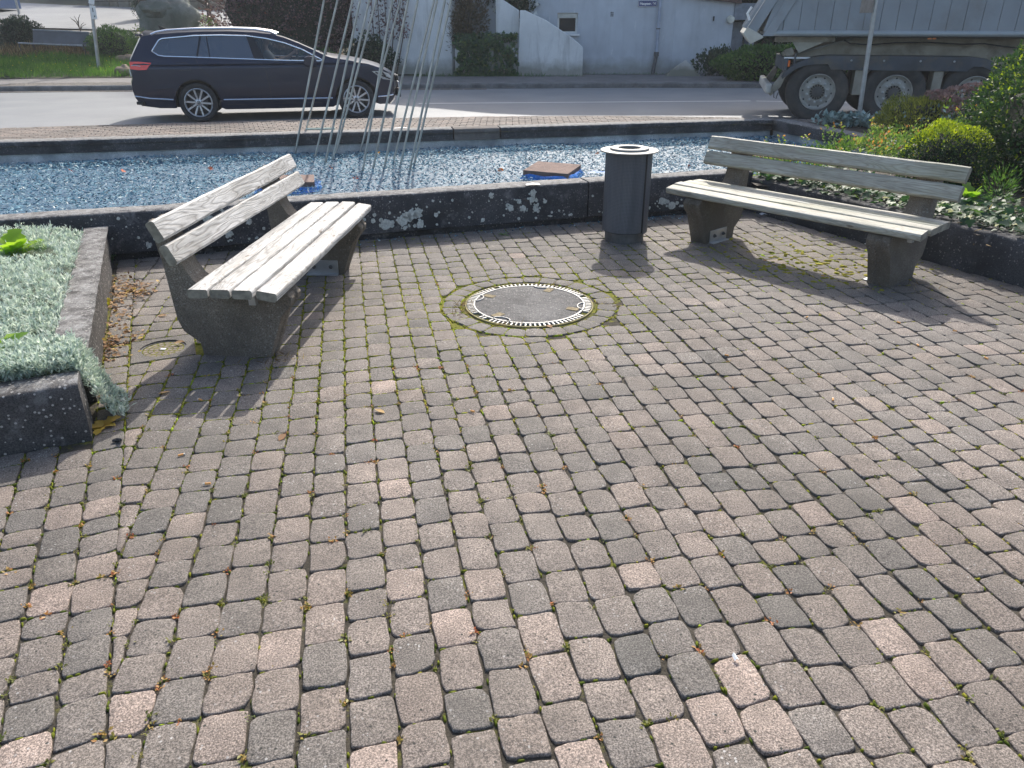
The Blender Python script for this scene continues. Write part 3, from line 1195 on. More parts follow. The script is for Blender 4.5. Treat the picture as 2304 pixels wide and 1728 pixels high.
def terr(x, y):
    x, y = np.asarray(x, float), np.asarray(y, float)
    d = np.maximum(0, y - SWB(x))
    s = 0.085 * np.clip((-3.6 - x) / 1.6, 0, 1)
    return ZK + 0.012 + d * s + 0.02 * np.sin(x * 1.7) * np.sin(y * 1.3) * np.clip(d, 0, 1)


def terrain(name, poly, mat, dz=0.0, step=0.5, parent=None, kind='structure'):
    x0, x1 = min(p[0] for p in poly), max(p[0] for p in poly)
    y0, y1 = min(p[1] for p in poly), max(p[1] for p in poly)
    gx_ = np.arange(x0, x1 + step, step)
    gy_ = np.arange(y0, y1 + step, step)
    pv = [Vector(p) for p in poly]
    pts = [Vector(p) for p in poly]
    n0 = len(pts)
    X, Y = np.meshgrid(gx_, gy_)
    ins = inside(pv, X.ravel(), Y.ravel())
    pts += [Vector((a, b)) for a, b, k in zip(X.ravel(), Y.ravel(), ins) if k]
    v, e, f, *_ = delaunay_2d_cdt(pts, [(i, (i + 1) % n0) for i in range(n0)], [], 0, 1e-4)
    va = np.array([(p.x, p.y) for p in v])
    fa = np.array([t for t in f])
    c = va[fa].mean(1)
    fa = fa[inside(pv, c[:, 0], c[:, 1])]
    V = np.column_stack([va, terr(va[:, 0], va[:, 1]) + dz])
    o = raw_mesh(name, V, fa, mat, None, parent, 3, True)
    o['kind'] = kind
    return o


M['verge'] = simple('verge soil', (0.055, 0.06, 0.03), 0.95, var=0.5, scale=3)
M['drive'] = asphalt_mat('old drive asphalt')
M['pale'] = simple('pale paving', (0.36, 0.34, 0.30), 0.85, var=0.15, scale=4)
sb = lambda x: float(SWB(np.array([x]))[0])
terrain('garden_ground', [(-40, sb(-40)), (-30, sb(-30)), (-20, sb(-20)), (-14, sb(-14)), (-9, sb(-9)), (-5.4, sb(-5.4)), (-2.6, sb(-2.6)), (-2.6, 60), (-40, 60)], M['verge'], 0.0)
terrain('driveway', [(-30, 34.5), (-14, 34.6), (-10.0, 36.3), (-6.5, 38.5), (-6.5, 41.5), (-12, 44.5), (-30, 46.0)], M['drive'], 0.03)
terrain('pale_path', [(-30, 31.6), (-14.5, 32.3), (-10, 34.0), (-8.4, 36.2), (-10.0, 35.6), (-14, 34.2), (-30, 34.0)], M['pale'], 0.04)
M['chip_grey'] = simple('grey stone chippings', (0.30, 0.30, 0.30), 0.9, var=0.5, scale=60, bmp=0.8, bscale=90)
terrain('gravel_path', [(-9.7, sb(-9.7)), (-8.6, sb(-8.6)), (-8.2, 26.2), (-9.2, 27.4), (-10.6, 27.0), (-9.9, 25.2)], M['chip_grey'], 0.02, 0.3)

# ------------------------------------------------------------------ house and walls beyond the road
M['render_w'] = None


def render_mat(name, c, stain=0.5, streak=0.6):
    m, nt, b = mat_new(name)
    pos = geo_pos(nt)
    col = ramp(nt, noise(nt, pos, 1.1, 6, 0.65), [(0.3, tuple(x * 0.85 for x in c)), (0.7, tuple(x * 1.08 for x in c))])
    mp = nt.nodes.new('ShaderNodeMapping')
    mp.inputs['Scale'].default_value = (3.6, 3.6, 0.5)
    nt.links.new(pos, mp.inputs['Vector'])
    st = ramp(nt, noise(nt, mp.outputs[0], 1.0, 7, 0.68, 0.6), [(0.5, 0.0), (0.7, streak)])
    col = mixc(nt, st, col, tuple(x * 0.55 for x in c))
    pa = ramp(nt, noise(nt, mp.outputs[0], 1.7, 4, 0.7), [(0.66, 0.0), (0.72, 0.7)])
    col = mixc(nt, pa, col, (0.75, 0.75, 0.73))
    sp = nt.nodes.new('ShaderNodeSeparateXYZ')
    nt.links.new(pos, sp.inputs[0])
    z = math_n(nt, 'ADD', sp.outputs[2], math_n(nt, 'MULTIPLY', noise(nt, pos, 2.6, 6, 0.7), -0.55))
    lowm = ramp(nt, z, [(0.0, stain), (0.32, 0.0)])
    col = mixc(nt, lowm, col, (0.16, 0.155, 0.11))
    nt.links.new(col, b.inputs['Base Color'])
    b.inputs['Roughness'].default_value = 0.9
    bump(nt, b, noise(nt, pos, 40.0, 5, 0.7), 0.35, 0.02)
    return m


M['house'] = render_mat('grey blue house render', (0.50, 0.535, 0.575), 0.6, 0.25)
M['white_wall'] = render_mat('stained white wall render', (0.72, 0.73, 0.72), 0.7, 0.7)
M['roof'] = simple('brown roof tiles', (0.10, 0.06, 0.05), 0.8, var=0.3, scale=10)
M['win_glass'] = simple('house window glass', (0.016, 0.020, 0.026), 0.08, var=0.1, spec=0.3)

HY = 25.0
house = thing('house', 'grey blue rendered house with a small basement window and street number sign', 'house', (3.0, HY, 0))
# front wall with the gable outline, its window opening left open
xl, xr_, wl, wr, wb, wt = -4.3, 1.9, at_y(1254, 50, HY).x - 3.0, at_y(1300, 50, HY).x - 3.0, 1.24, 1.80
hw = MB()
cx0 = at_y(1477, 80, HY).x - 3.0
hw.box(((xl + wl) / 2, 0.2, 1.5), (wl - xl, 0.4, 3.2))
hw.box(((wr + cx0) / 2, 0.2, 1.5), (cx0 - wr, 0.4, 3.2))
hw.box(((wl + wr) / 2, 0.2, (-0.1 + wb) / 2), (wr - wl, 0.4, wb + 0.1))
hw.box(((wl + wr) / 2, 0.2, (wt + 3.1) / 2), (wr - wl, 0.4, 3.1 - wt))
hw.prism([(-6.3, 3.1), (10.5, 3.1), (10.5, 8.6), (-1.0, 8.6), (-2.07, 8.3), (-5.7, 6.0), (-6.3, 5.9)], 0.0, 0.4, 'y')
hw.build('wall', M['house'], house)
# curved corner then the right facade
arc = []
nseg = 9
for i in range(nseg + 1):
    a = R(-90 + 38 * i / nseg)
    arc.append((cx0 + 0.9 * (math.cos(a)), 0.9 + 0.9 * math.sin(a)))
ex, ey = arc[-1]
tx, ty = math.cos(R(-52 + 90)), math.sin(R(-52 + 90))
x_end = at_y(1640, 90, HY + 1.0).x - 3.0
lenr = (x_end - ex) / tx
pth = arc + [(x_end, ey + (x_end - ex) * 0.28)]
cw = MB()
for a, b in zip(pth[:-1], pth[1:]):
    cw.add([(a[0], a[1], -0.1), (b[0], b[1], -0.1), (b[0], b[1], 2.30), (a[0], a[1], 2.30)], [(0, 1, 2, 3)])
    cw.add([(a[0], a[1], 2.30), (b[0], b[1], 2.30), (b[0], b[1] + 0.4, 2.30), (a[0], a[1] + 0.4, 2.30)], [(0, 1, 2, 3)])
cw.build('wall', M['house'], house, angle=25)
ee = pth[-1]
dn = MB()
dn.box((ee[0] + 0.24, ee[1] + 0.55, 0.7), (0.5, 0.06, 1.7))
dn.build('door', simple('grey blue door', (0.30, 0.33, 0.37), 0.6), house)
lt = MB()
lt.box((ee[0] + 0.27, ee[1] + 0.25, 1.84), (0.56, 0.6, 0.46))
lt.box((ee[0] + 0.62, ee[1] + 0.25, 0.95), (0.16, 0.6, 2.24))
lt.build('door_frame', simple('shaded door surround', (0.20, 0.225, 0.26), 0.8), house)
cp = MB()
a, b = pth[-2], pth[-1]
a, b = (a[0], a[1], 2.26), (b[0] + .15, b[1], 2.055)
cp.add([(p[0], p[1] + dy, p[2] + dz) for dz in (0, .16) for p, dy in ((a, -.14), (b, -.14), (b, .5), (a, .5))], [(3, 2, 1, 0), (4, 5, 6, 7), (0, 1, 5, 4), (1, 2, 6, 5), (3, 0, 4, 7)])
cp.build('eave', M['roof'], house)
# bulk of the house behind: side and back walls, roof
bk = MB()
bk.box((-6.2, 4.6, 3.0), (0.2, 8.4, 6.0))
bk.box((10.4, 4.6, 4.3), (0.2, 8.4, 8.6))
bk.box((2.1, 8.9, 4.3), (16.8, 0.2, 8.6))
bk.build('wall', M['house'], house)
rf = MB()
for a, b in (((-6.7, 5.72), (-5.7, 6.05)), ((-5.7, 6.05), (-2.07, 8.36)), ((-2.07, 8.36), (-1.0, 8.7)), ((-1.0, 8.7), (10.9, 8.7))):
    rf.add([(a[0], -0.05, a[1]), (b[0], -0.05, b[1]), (b[0], 9.2, b[1]), (a[0], 9.2, a[1]), (a[0], -0.05, a[1] + 0.14), (b[0], -0.05, b[1] + 0.14), (b[0], 9.2, b[1] + 0.14), (a[0], 9.2, a[1] + 0.14)], [(3, 2, 1, 0), (4, 5, 6, 7), (0, 1, 5, 4), (2, 3, 7, 6)])
rf.build('roof', M['roof'], house)
# basement window
wf = MB()
W_, Hh = wr - wl, wt - wb
for c, s in (((wl + W_ / 2, 0.12, wt - 0.04), (W_, 0.08, 0.08)), ((wl + W_ / 2, 0.12, wb + 0.03), (W_, 0.08, 0.06)), ((wl + 0.03, 0.12, (wb + wt) / 2 - 0.01), (0.06, 0.08, Hh - 0.14)), ((wr - 0.03, 0.12, (wb + wt) / 2 - 0.01), (0.06, 0.08, Hh - 0.14))):
    wf.box(c, s)
win = wf.build('window', simple('white window frame', (0.70, 0.70, 0.67), 0.4, var=0.05), house)
wp = MB()
wp.box((wl + W_ / 2, 0.14, (wb + wt) / 2 - 0.01), (W_ - 0.1, 0.02, Hh - 0.12))
wp.build('pane', M['win_glass'], win)
ws = MB()
ws.box((wl + W_ / 2, -0.02, wb - 0.03), (W_ + 0.12, 0.16, 0.05))
ws.build('sill', M['white'], win)
sh = MB()
sh.box((wl + W_ / 2, 0.07, wt - 0.09), (W_ - 0.02, 0.06, 0.10))
sh.build('shutter_box', simple('cream shutter box', (0.55, 0.54, 0.48), 0.6), win)
# small vents
vn = MB()
for dx in (-0.025, 0.025):
    for dz in (-0.045, 0.0, 0.045):
        p = at_y(1377, 32, HY)
        vn.box((p.x - 3.0 + dx, -0.004, p.z + dz), (0.028, 0.012, 0.03))
p = at_y(1599, 42, HY + 0.9)
vn.box((p.x - 3.0, ey + (p.x - 3.0 - ex) * 0.28 - 0.02, p.z), (0.035, 0.05, 0.13))
vn.build('wall_vent', M['black'], house)['kind'] = 'stuff'
lampm = MB()
p = (ee[0] - 0.12, ee[1] - 0.10, 1.62)
lampm.lathe([(0.0, -0.10), (0.09, -0.095), (0.115, -0.05), (0.12, 0.0), (0.12, 0.04)], 16, 'y', Matrix.Translation(p), cap=False)
lampm.build('wall_lamp', simple('cream lamp glass', (0.6, 0.6, 0.52), 0.3), house, smooth=True)

# downpipe with its cast iron foot
dp = thing('downpipe', 'narrow grey rain downpipe with dark iron foot on the house corner', 'downpipe', (at_y(1413, 165, HY - 0.1).x, HY - 0.1, 0))
top = at_y(1487, 0, HY - 0.1).x
db = MB()
db.tube([(0.0, 0, 0.72), (0.0, 0, 2.9)], 0.05, 10)
db.build('pipe', simple('grey blue pipe', (0.34, 0.38, 0.46), 0.5), dp, smooth=True)
db = MB()
db.tube([(-0.08, -0.05, 0.08), (-0.05, -0.03, 0.35), (0, 0, 0.62)], 0.055, 10)
db.tube([(0, 0, 0.62), (0, 0, 0.74)], 0.075, 10)
db.build('pipe_foot', M['iron'], dp, angle=40)
db = MB()
db.tube([(0, 0, 1.36), (0, 0, 1.39)], 0.062, 10)
db.box((0.0, 0.05, 1.375), (0.05, 0.1, 0.03))
db.build('bracket', M['iron'], dp)
dp.location.x = at_y(1480, 80, HY - 0.1).x

# street number plate
p = at_y(1457.5, 8, HY - 0.03)
sg = thing('house_sign', 'small blue enamel house number sign on the grey blue house wall', 'sign', (p.x, HY - 0.022, p.z))
sb_ = MB()
sb_.box((0, 0, 0), (0.56, 0.02, 0.165))
sb_.build('plate', simple('blue enamel', (0.015, 0.035, 0.16), 0.25, var=0.05), sg, bevel=0.006)
sb_ = MB()
for c, s in (((0, -0.0115, 0.072), (0.54, 0.003, 0.009)), ((0, -0.0115, -0.072), (0.54, 0.003, 0.009)), ((-0.266, -0.0115, 0), (0.009, 0.003, 0.135)), ((0.266, -0.0115, 0), (0.009, 0.003, 0.135))):
    sb_.box(c, s)
sb_.build('border', M['white'], sg)


def text(body, size, mat, parent, loc, rot=(math.pi / 2, 0, 0), bold=0.0, sx=1.0):
    cu = bpy.data.curves.new('lettering', 'FONT')
    cu.body = body
    cu.size = size
    cu.align_x = 'CENTER'
    cu.align_y = 'CENTER'
    cu.offset = bold
    cu.extrude = 0.0008
    cu.materials.append(mat)
    tmp = bpy.data.objects.new('lettering', cu)
    COL.objects.link(tmp)
    dg = bpy.context.evaluated_depsgraph_get()
    me = bpy.data.meshes.new_from_object(tmp.evaluated_get(dg))
    bpy.data.objects.remove(tmp)
    if not me.materials:
        me.materials.append(mat)
    o = link('lettering', me, parent)
    o.location = loc
    o.rotation_euler = rot
    o.scale = (sx, 1, 1)
    return o


text('Hauptstr. 64', 0.098, M['white'], sg, (0, -0.0125, -0.003), bold=0.0035, sx=0.92)

# white wing wall with the falling top edge
wing = thing('wing_wall', 'stained white wall with a top edge falling to the right before the house', 'wall', (0, 24.3, 0))
pts = [(1164, 172), (1170, 23), (1182, 23), (1230, 46), (1281, 80), (1302, 97), (1312, 107), (1311, 172)]
prof = [(at_y(a, b, 24.3).x, at_y(a, b, 24.3).z) for a, b in pts]
prof[0] = (prof[0][0], 0.0)
prof[-1] = (prof[-1][0], 0.0)
mb = MB()
mb.prism(prof, 0.0, 0.22, 'y')
mb.build('wall', M['white_wall'], wing, bevel=0.02)
mb = MB()
q0 = at_y(1115, -12, 24.6)
mb.prism([(q0.x, 0.0), (q0.x, q0.z), (prof[1][0] - 0.02, prof[1][1]), (prof[1][0] - 0.02, 0.0)], 0.28, 0.5, 'y')
mb.build('wall', M['white_wall'], wing, bevel=0.02)

pier = thing('white_pier', 'tall white rendered wall pier beyond the road behind the steel rods', 'wall', (0, 24.6, 0))
mb = MB()
xa, xb, xc = at_y(795, 80, 24.6).x, at_y(1016, 80, 24.6).x, at_y(1034, 80, 24.6).x
mb.prism([(xa, 0.0), (xb, 0.0), (xc, 0.35), (xc, 1.2), (xa, 1.2)], 0.0, 6.0, 'z')
mb.build('wall', M['white_wall'], pier, bevel=0.015)
pier2 = thing('garden_wall', 'white garden wall running back between the pier and the wing wall', 'wall', (0, 26.0, 0))
mb = MB()
mb.box(((xc + q0.x) / 2, 0.2, 1.6), (q0.x - xc + 1.0, 0.2, 3.4))
mb.build('wall', M['white_wall'], pier2)
trough = thing('ivy_trough', 'low white trough wall under the ivy between the white walls', 'planter', (0, 24.2, 0))
mb = MB()
ta, tb = at_y(1024, 130, 24.2).x, at_y(1163, 130, 24.2).x
mb.box(((ta + tb) / 2, 0.2, 0.4), (tb - ta, 0.4, 0.9))
mb.build('wall', M['white_wall'], trough, bevel=0.02)
# pavement apron up to the house
sheet('house_apron', [(-3.0, 24.2), (12, 24.2), (12, 26.5), (-3.0, 26.5)], ZK - 0.03, simple('apron', (0.15, 0.145, 0.135), 0.9))

# =================================================================== THINGS ON THE SQUARE
# ------------------------------------------------------------------ benches
LEGP = [(-.165, -.03), (-.175, .07), (-.255, .135), (-.276, .20), (-.283, .32), (-.293, .49), (-.318, .65), (-.332, .70), (-.322, .715), (-.265, .715), (-.245, .66), (-.215, .56), (-.19, .48), (-.155, .42), (-.11, .380), (-.06, .366), (.29, .366), (.325, .357), (.347, .325), (.340, .29), (.283, .225), (.205, .03), (.185, -.03)]


def plank(name, parent, f, z, wdt, th, tilt, L, mat, seed):
    """a worn plank along x with eased arrises and slightly wandering edges; f towards the front"""
    rng = random.Random(seed)
    e = 0.010
    prof = [(-wdt / 2, -th / 2 + e), (-wdt / 2, th / 2 - e), (-wdt / 2 + e * .4, th / 2 - e * .35), (-wdt / 2 + e, th / 2), (wdt / 2 - e, th / 2), (wdt / 2 - e * .4, th / 2 - e * .35), (wdt / 2, th / 2 - e), (wdt / 2, -th / 2 + e), (wdt / 2 - e, -th / 2), (-wdt / 2 + e, -th / 2)]
    m, n = len(prof), 14
    vs, fs = [], []
    ct, st = math.cos(tilt), math.sin(tilt)
    for i in range(n + 1):
        x = -L / 2 + L * i / n
        k = 0.985 if i in (0, n) else 1.0
        wob = rng.uniform(-.0022, .0022)
        for a, b in prof:
            a2, b2 = a * k + wob + rng.uniform(-.0008, .0008), b * k + rng.uniform(-.0012, .0012)
            fy, zz = a2 * ct - b2 * st, a2 * st + b2 * ct
            vs.append((x + (0.006 if i == 0 else -0.006 if i == n else 0) * (1 if abs(a) > wdt * .4 else 0), -(f + fy), z + zz))
    for i in range(n):
        for k in range(m):
            k2 = (k + 1) % m
            fs.append((i * m + k, i * m + k2, (i + 1) * m + k2, (i + 1) * m + k))
    mb = MB()
    mb.add(vs, fs)
    mb.mi = 1
    mb.add(vs[:m], [tuple(range(m))[::-1]])
    mb.add(vs[n * m:], [tuple(range(m))])
    o = mb.build(name, [mat, M['endgrain']], parent, angle=35, recalc=True)
    return o


def bench(label, loc, rz, mat, seed):
    t = thing('park_bench', label, 'bench', loc, rz, 'concrete and timber benches on the square')
    for s in (-1, 1):
        mb = MB()
        x0 = s * 0.725
        n = len(LEGP)
        rng = random.Random(seed + s)
        # two outer flanges with a slightly thinner web between them
        prof = [(-f, z) for f, z in LEGP]
        cen = Vector((0.02, 0.30))
        rings = []
        for dx, k in ((-.075, .985), (-.068, 1.0), (-.028, 1.0), (-.02, .97), (.02, .97), (.028, 1.0), (.068, 1.0), (.075, .985)):
            rings.append([(x0 + dx + rng.uniform(-.001, .001), cen.x + (p[0] - cen.x) * k + rng.uniform(-.0015, .0015), cen.y + (p[1] - cen.y) * (k if p[1] > 0 else 1)) for p in prof])
        vs = [p for r in rings for p in r]
        fs = []
        for a in range(len(rings) - 1):
            for i in range(n):
                j = (i + 1) % n
                fs.append((a * n + i, a * n + j, (a + 1) * n + j, (a + 1) * n + i))
        fs += [tuple(range(n)), tuple((len(rings) - 1) * n + i for i in range(n))[::-1]]
        mb.add(vs, fs)
        leg = mb.build('leg', M['leg'], t, angle=42, recalc=True)
        b = MB()
        xi = x0 - s * 0.135
        b.box((xi + s * .045, -0.05, 0.004), (0.06, 0.22, 0.008))
        b.box((xi + s * 0.056, -0.05, 0.05), (0.008, 0.22, 0.10))
        br = b.build('anchor_bracket', M['zinc'], t, bevel=0.002)
        for dy in (-0.11, 0.01):
            c = MB()
            c.lathe([(0.014, 0.0), (0.014, 0.008), (0.008, 0.011), (0.008, 0.02), (0.0, 0.02)], 8, 'x', Matrix.Translation((xi + s * 0.052, dy, 0.055)) @ Matrix.Rotation(math.pi if s > 0 else 0, 4, 'Z'))
            c.build('bolt', M['iron'], br)
        # steel carrier bar under the seat
        b = MB()
        b.box((s * 0.86, -0.12, 0.372), (0.03, 0.40, 0.012))
        b.box((s * 0.86, -0.17, 0.345), (0.03, 0.035, 0.06))
        b.build('seat_carrier', M['zinc'], t)
    for i, (f, z, tl) in enumerate(((-.052, .405, .02), (.062, .408, 0.0), (.176, .409, -.02), (.292, .398, -.17))):
        plank('seat_slat', t, f, z, 0.103, 0.046, tl, 1.98 + 0.012 * ((i * 7) % 3 - 1), mat, seed + 10 + i)
    for i, (f, z) in enumerate(((-.158, .592), (-.200, .707))):
        s_ = plank('back_slat', t, f, z, 0.104, 0.046, R(115), 1.97, mat, seed + 20 + i)
    return t


bench('sun-bleached white timber bench on concrete legs facing right beside the silvery planter', (-1.41, 4.475, 0), R(86.3), M['wood'], 100)
bench('greenish weathered timber bench on concrete legs in front of the ivy bed wall', (2.115, 5.545, 0), R(-48.5), M['wood_green'], 200)

# ------------------------------------------------------------------ litter bin
c = Vector((0.905, 6.05, 0))
bn = thing('litter_bin', 'tall dark grey perforated steel litter bin with flat round rim by the basin', 'litter bin', c, R(4))
mb = MB()
mb.lathe([(0.155, -0.01), (0.155, 0.085), (0.0, 0.085)], 28)
mb.build('base', M['iron'], bn, angle=40)


def perf_mat():
    m, nt, b = mat_new('perforated anthracite steel')
    v = coords(nt, 'UV')
    mp = nt.nodes.new('ShaderNodeMapping')
    mp.inputs['Scale'].default_value = (1, 1, 1)
    nt.links.new(v, mp.inputs['Vector'])
    d = voro(nt, mp.outputs[0], 95.0, rand=0.0)
    hole = ramp(nt, d, [(0.30, 1.0), (0.36, 0.0)])
    pos = geo_pos(nt)
    mp2 = nt.nodes.new('ShaderNodeMapping')
    mp2.inputs['Scale'].default_value = (22, 22, 1.5)
    nt.links.new(pos, mp2.inputs['Vector'])
    stre = noise(nt, mp2.outputs[0], 1.0, 4, 0.6)
    col = ramp(nt, stre, [(0.35, (0.075, 0.083, 0.098)), (0.7, (0.12, 0.13, 0.148))])
    col = mixc(nt, math_n(nt, 'MULTIPLY', hole, 0.7), col, (0.02, 0.022, 0.026))
    nt.links.new(col, b.inputs['Base Color'])
    b.inputs['Roughness'].default_value = 0.5
    bump(nt, b, math_n(nt, 'MULTIPLY', hole, -1.0), 0.5, 0.003)
    return m


PM = perf_mat()


def shell(name, a0, a1, r, z0, z1, parent, lean=0.0):
    """curved perforated sheet with turned edges and UVs in metres"""
    n = 20
    me = bpy.data.meshes.new(name)
    vs, fs, uv = [], [], []
    for rr in (r, r - 0.004):
        for zz in (z0, z1):
            for i in range(n + 1):
                a = a0 + (a1 - a0) * i / n
                vs.append((rr * math.cos(a), rr * math.sin(a), zz))
    N1 = n + 1
    for i in range(n):
        fs.append((i, i + 1, N1 + i + 1, N1 + i))
        fs.append((2 * N1 + i + 1, 2 * N1 + i, 3 * N1 + i, 3 * N1 + i + 1))
        fs.append((i, 2 * N1 + i, 2 * N1 + i + 1, i + 1))
        fs.append((N1 + i + 1, 3 * N1 + i + 1, 3 * N1 + i, N1 + i))
    fs.append((0, N1, 3 * N1, 2 * N1))
    fs.append((n, 2 * N1 + n, 3 * N1 + n, N1 + n))
    me.from_pydata(vs, [], fs)
    ul = me.uv_layers.new(name='UVMap')
    for l in me.loops:
        p = vs[l.vertex_index]
        ul.data[l.index].uv = (math.atan2(p[1], p[0]) * r, p[2])
    me.materials.append(PM)
    me.polygons.foreach_set('use_smooth', [True] * len(fs))
    me.set_sharp_from_angle(angle=R(40))
    return link(name, me, parent)


shell('door', R(185), R(303), 0.180, 0.088, 0.695, bn)
shell('side_panel', R(310), R(410), 0.180, 0.075, 0.695, bn)
shell('back_panel', R(54), R(181), 0.180, 0.075, 0.695, bn)
mb = MB()
mb.lathe([(0.170, 0.08), (0.170, 0.69)], 24)
mb.lathe([(0.0865, 0.70), (0.088, 0.35), (0.0, 0.35)], 24)  # black cup added under the rim, painting the shade inside the opening
mb.build('liner', M['black'], bn, smooth=True)
mb = MB()
mb.lathe([(0.185, 0.693), (0.222, 0.693), (0.224, 0.697), (0.222, 0.702), (0.150, 0.703), (0.148, 0.716), (0.144, 0.719), (0.090, 0.719), (0.086, 0.716), (0.086, 0.70)], 40)
mb.build('rim', simple('worn grey rim', (0.22, 0.215, 0.20), 0.5, 0.2, 0.2, 14), bn, angle=35)
mb = MB()
for k in (0.3, 0.5):
    mb.tube([(0.1795 * math.cos(R(306.5)), 0.1795 * math.sin(R(306.5)), 0.09), (0.1795 * math.cos(R(306.5)), 0.1795 * math.sin(R(306.5)), 0.69)], 0.006, 6)
    break
mb.build('hinge_post', M['black'], bn)

# ------------------------------------------------------------------ manhole cover
mh = thing('manhole_cover', 'round concrete filled manhole cover with toothed white iron ring and mossy surround', 'manhole cover', (MH.x, MH.y, 0))
mb = MB()
mb.lathe([(0.338, -0.03), (0.338, 0.0015), (0.325, 0.003), (0.2, 0.0055), (0.0, 0.006)], 48)
mb.build('concrete_fill', concrete('grey cover concrete', (0.125, 0.122, 0.118), 0.45, 0.15, None, 0.9), mh, angle=40)
WI = simple('bright worn iron', (0.34, 0.335, 0.32), 0.45, 0.15, 0.18, 20, 0.2)
mb = MB()
mb.lathe([(0.339, -0.03), (0.339, 0.0055), (0.348, 0.0055), (0.348, -0.03)], 64)
mb.build('cover_ring', WI, mh, angle=40)
mb = MB()
NT = 84
rng = random.Random(4)
for k in range(NT):
    if k % 24 in (5,) or rng.random() < 0.05:
        continue
    a = 2 * math.pi * k / NT
    mb.box((0.370, 0, -0.0065), (0.036, 0.0095, 0.02), Matrix.Rotation(a, 4, 'Z'))
mb.build('ring_teeth', WI, mh)['kind'] = 'stuff'
mb = MB()
mb.lathe([(0.349, -0.009), (0.393, -0.009)], 64)
mb.build('ring_groove', M['black'], mh)
mb = MB()
mb.lathe([(0.392, -0.03), (0.392, 0.002), (0.400, 0.002), (0.400, -0.03)], 64)
mb.build('outer_frame', simple('mossy iron frame', (0.22, 0.19, 0.08), 0.8, var=0.5, scale=20), mh, angle=40)
for k, a in enumerate((62, 152, 228, 338)):
    mb = MB()
    mb.box((0.285, 0, 0.0055), (0.075, 0.05, 0.004), Matrix.Rotation(R(a), 4, 'Z'))
    sl_ = mb.build('lifting_slot', simple('silted slot', (0.20, 0.16, 0.09), 0.9, var=0.5, scale=60), mh, bevel=0.0015)
    mb = MB()
    pts = []
    for j in range(11):
        q = math.pi * j / 10
        pts.append((0.338 - 0.035 * math.sin(q), -0.055 * math.cos(q), 0.007))
    mb.tube(pts, 0.0045, 6, M=Matrix.Rotation(R(a + 12), 4, 'Z'))
    mb.build('slot_rim', WI, mh)

cap = thing('inspection_cap', 'small round patterned iron inspection cap in the paving behind the planter corner', 'valve cap', (CAP.x, CAP.y, 0))
CI = simple('rusty tan iron', (0.15, 0.122, 0.09), 0.7, 0.1, 0.35, 40, 0.3, 90)
mb = MB()
mb.lathe([(0.105, -0.04), (0.105, -0.014), (0.0, -0.014)], 28)
mb.build('lid', M['iron'], cap, angle=40)
mb = MB()
for r, n in ((0.09, 18), (0.062, 12), (0.036, 8)):
    for k in range(n):
        a = 2 * math.pi * k / n
        mb.box((r, 0, -0.0115), (0.021, 2 * math.pi * r / n * 0.78, 0.007), Matrix.Rotation(a, 4, 'Z'))
mb.build('lid_studs', CI, cap)
mb = MB()
mb.lathe([(0.108, -0.045), (0.108, -0.006), (0.117, -0.006), (0.117, -0.045)], 28)
mb.build('collar', M['iron'], cap, angle=40)
mb = MB()
mb.box((0.0, 0.0, -0.007), (0.028, 0.018, 0.006))
mb.build('key_hole', M['white'], cap)

# ------------------------------------------------------------------ slabs on blue sheeting in the glass
M['slab'] = simple('red brown concrete slab', (0.17, 0.115, 0.095), 0.9, var=0.25, scale=12, bmp=0.5, bscale=120)
M['tarp'] = simple('blue plastic sheet', (0.015, 0.15, 0.50), 0.28, var=0.3, scale=9)


def slab_on_sheet(label, c, rz, size, tilt, seed):
    rng = random.Random(seed)
    t = thing('concrete_slab', label, 'paving slab', (c.x, c.y, c.z), rz, 'brown slabs weighing down blue sheeting')
    mb = MB()
    mb.box((0, 0, 0), (size, size, 0.06))
    t.rotation_euler = (tilt[0], tilt[1], rz)
    mb.build('slab', M['slab'], t, bevel=0.006)
    s = thing('blue_sheet', 'crumpled blue plastic sheeting under the slab ' + ('left of the litter bin', 'behind the white bench back', 'behind the green bench slats')[seed - 1], 'plastic sheet', (c.x, c.y, c.z - 0.055), rz, 'blue plastic sheeting')
    n = 26
    vs, fs = [], []
    for r_ in range(4):
        for k in range(n):
            a = 2 * math.pi * k / n
            d = Vector((math.cos(a), math.sin(a)))
            q = size / 2 / max(abs(d.x), abs(d.y))
            rad = q * (0.9, 1.02, 1.07, 1.20)[r_] + rng.uniform(0, .035) * (r_ > 0)
            z = (0.026, 0.026 + rng.uniform(-.012, .045), rng.uniform(-.02, .035), -0.05 + rng.uniform(-.01, .05))[r_]
            vs.append((d.x * rad, d.y * rad, z))
    for r_ in range(3):
        for k in range(n):
            j = (k + 1) % n
            fs.append((r_ * n + k, r_ * n + j, (r_ + 1) * n + j, (r_ + 1) * n + k))
    fs.append(tuple(range(n)))
    mb = MB()
    mb.add(vs, fs)
    o = mb.build('sheeting', M['tarp'], s, smooth=True)
    sd_ = o.modifiers.new('folds', 'SUBSURF')
    sd_.levels = sd_.render_levels = 1
    return t


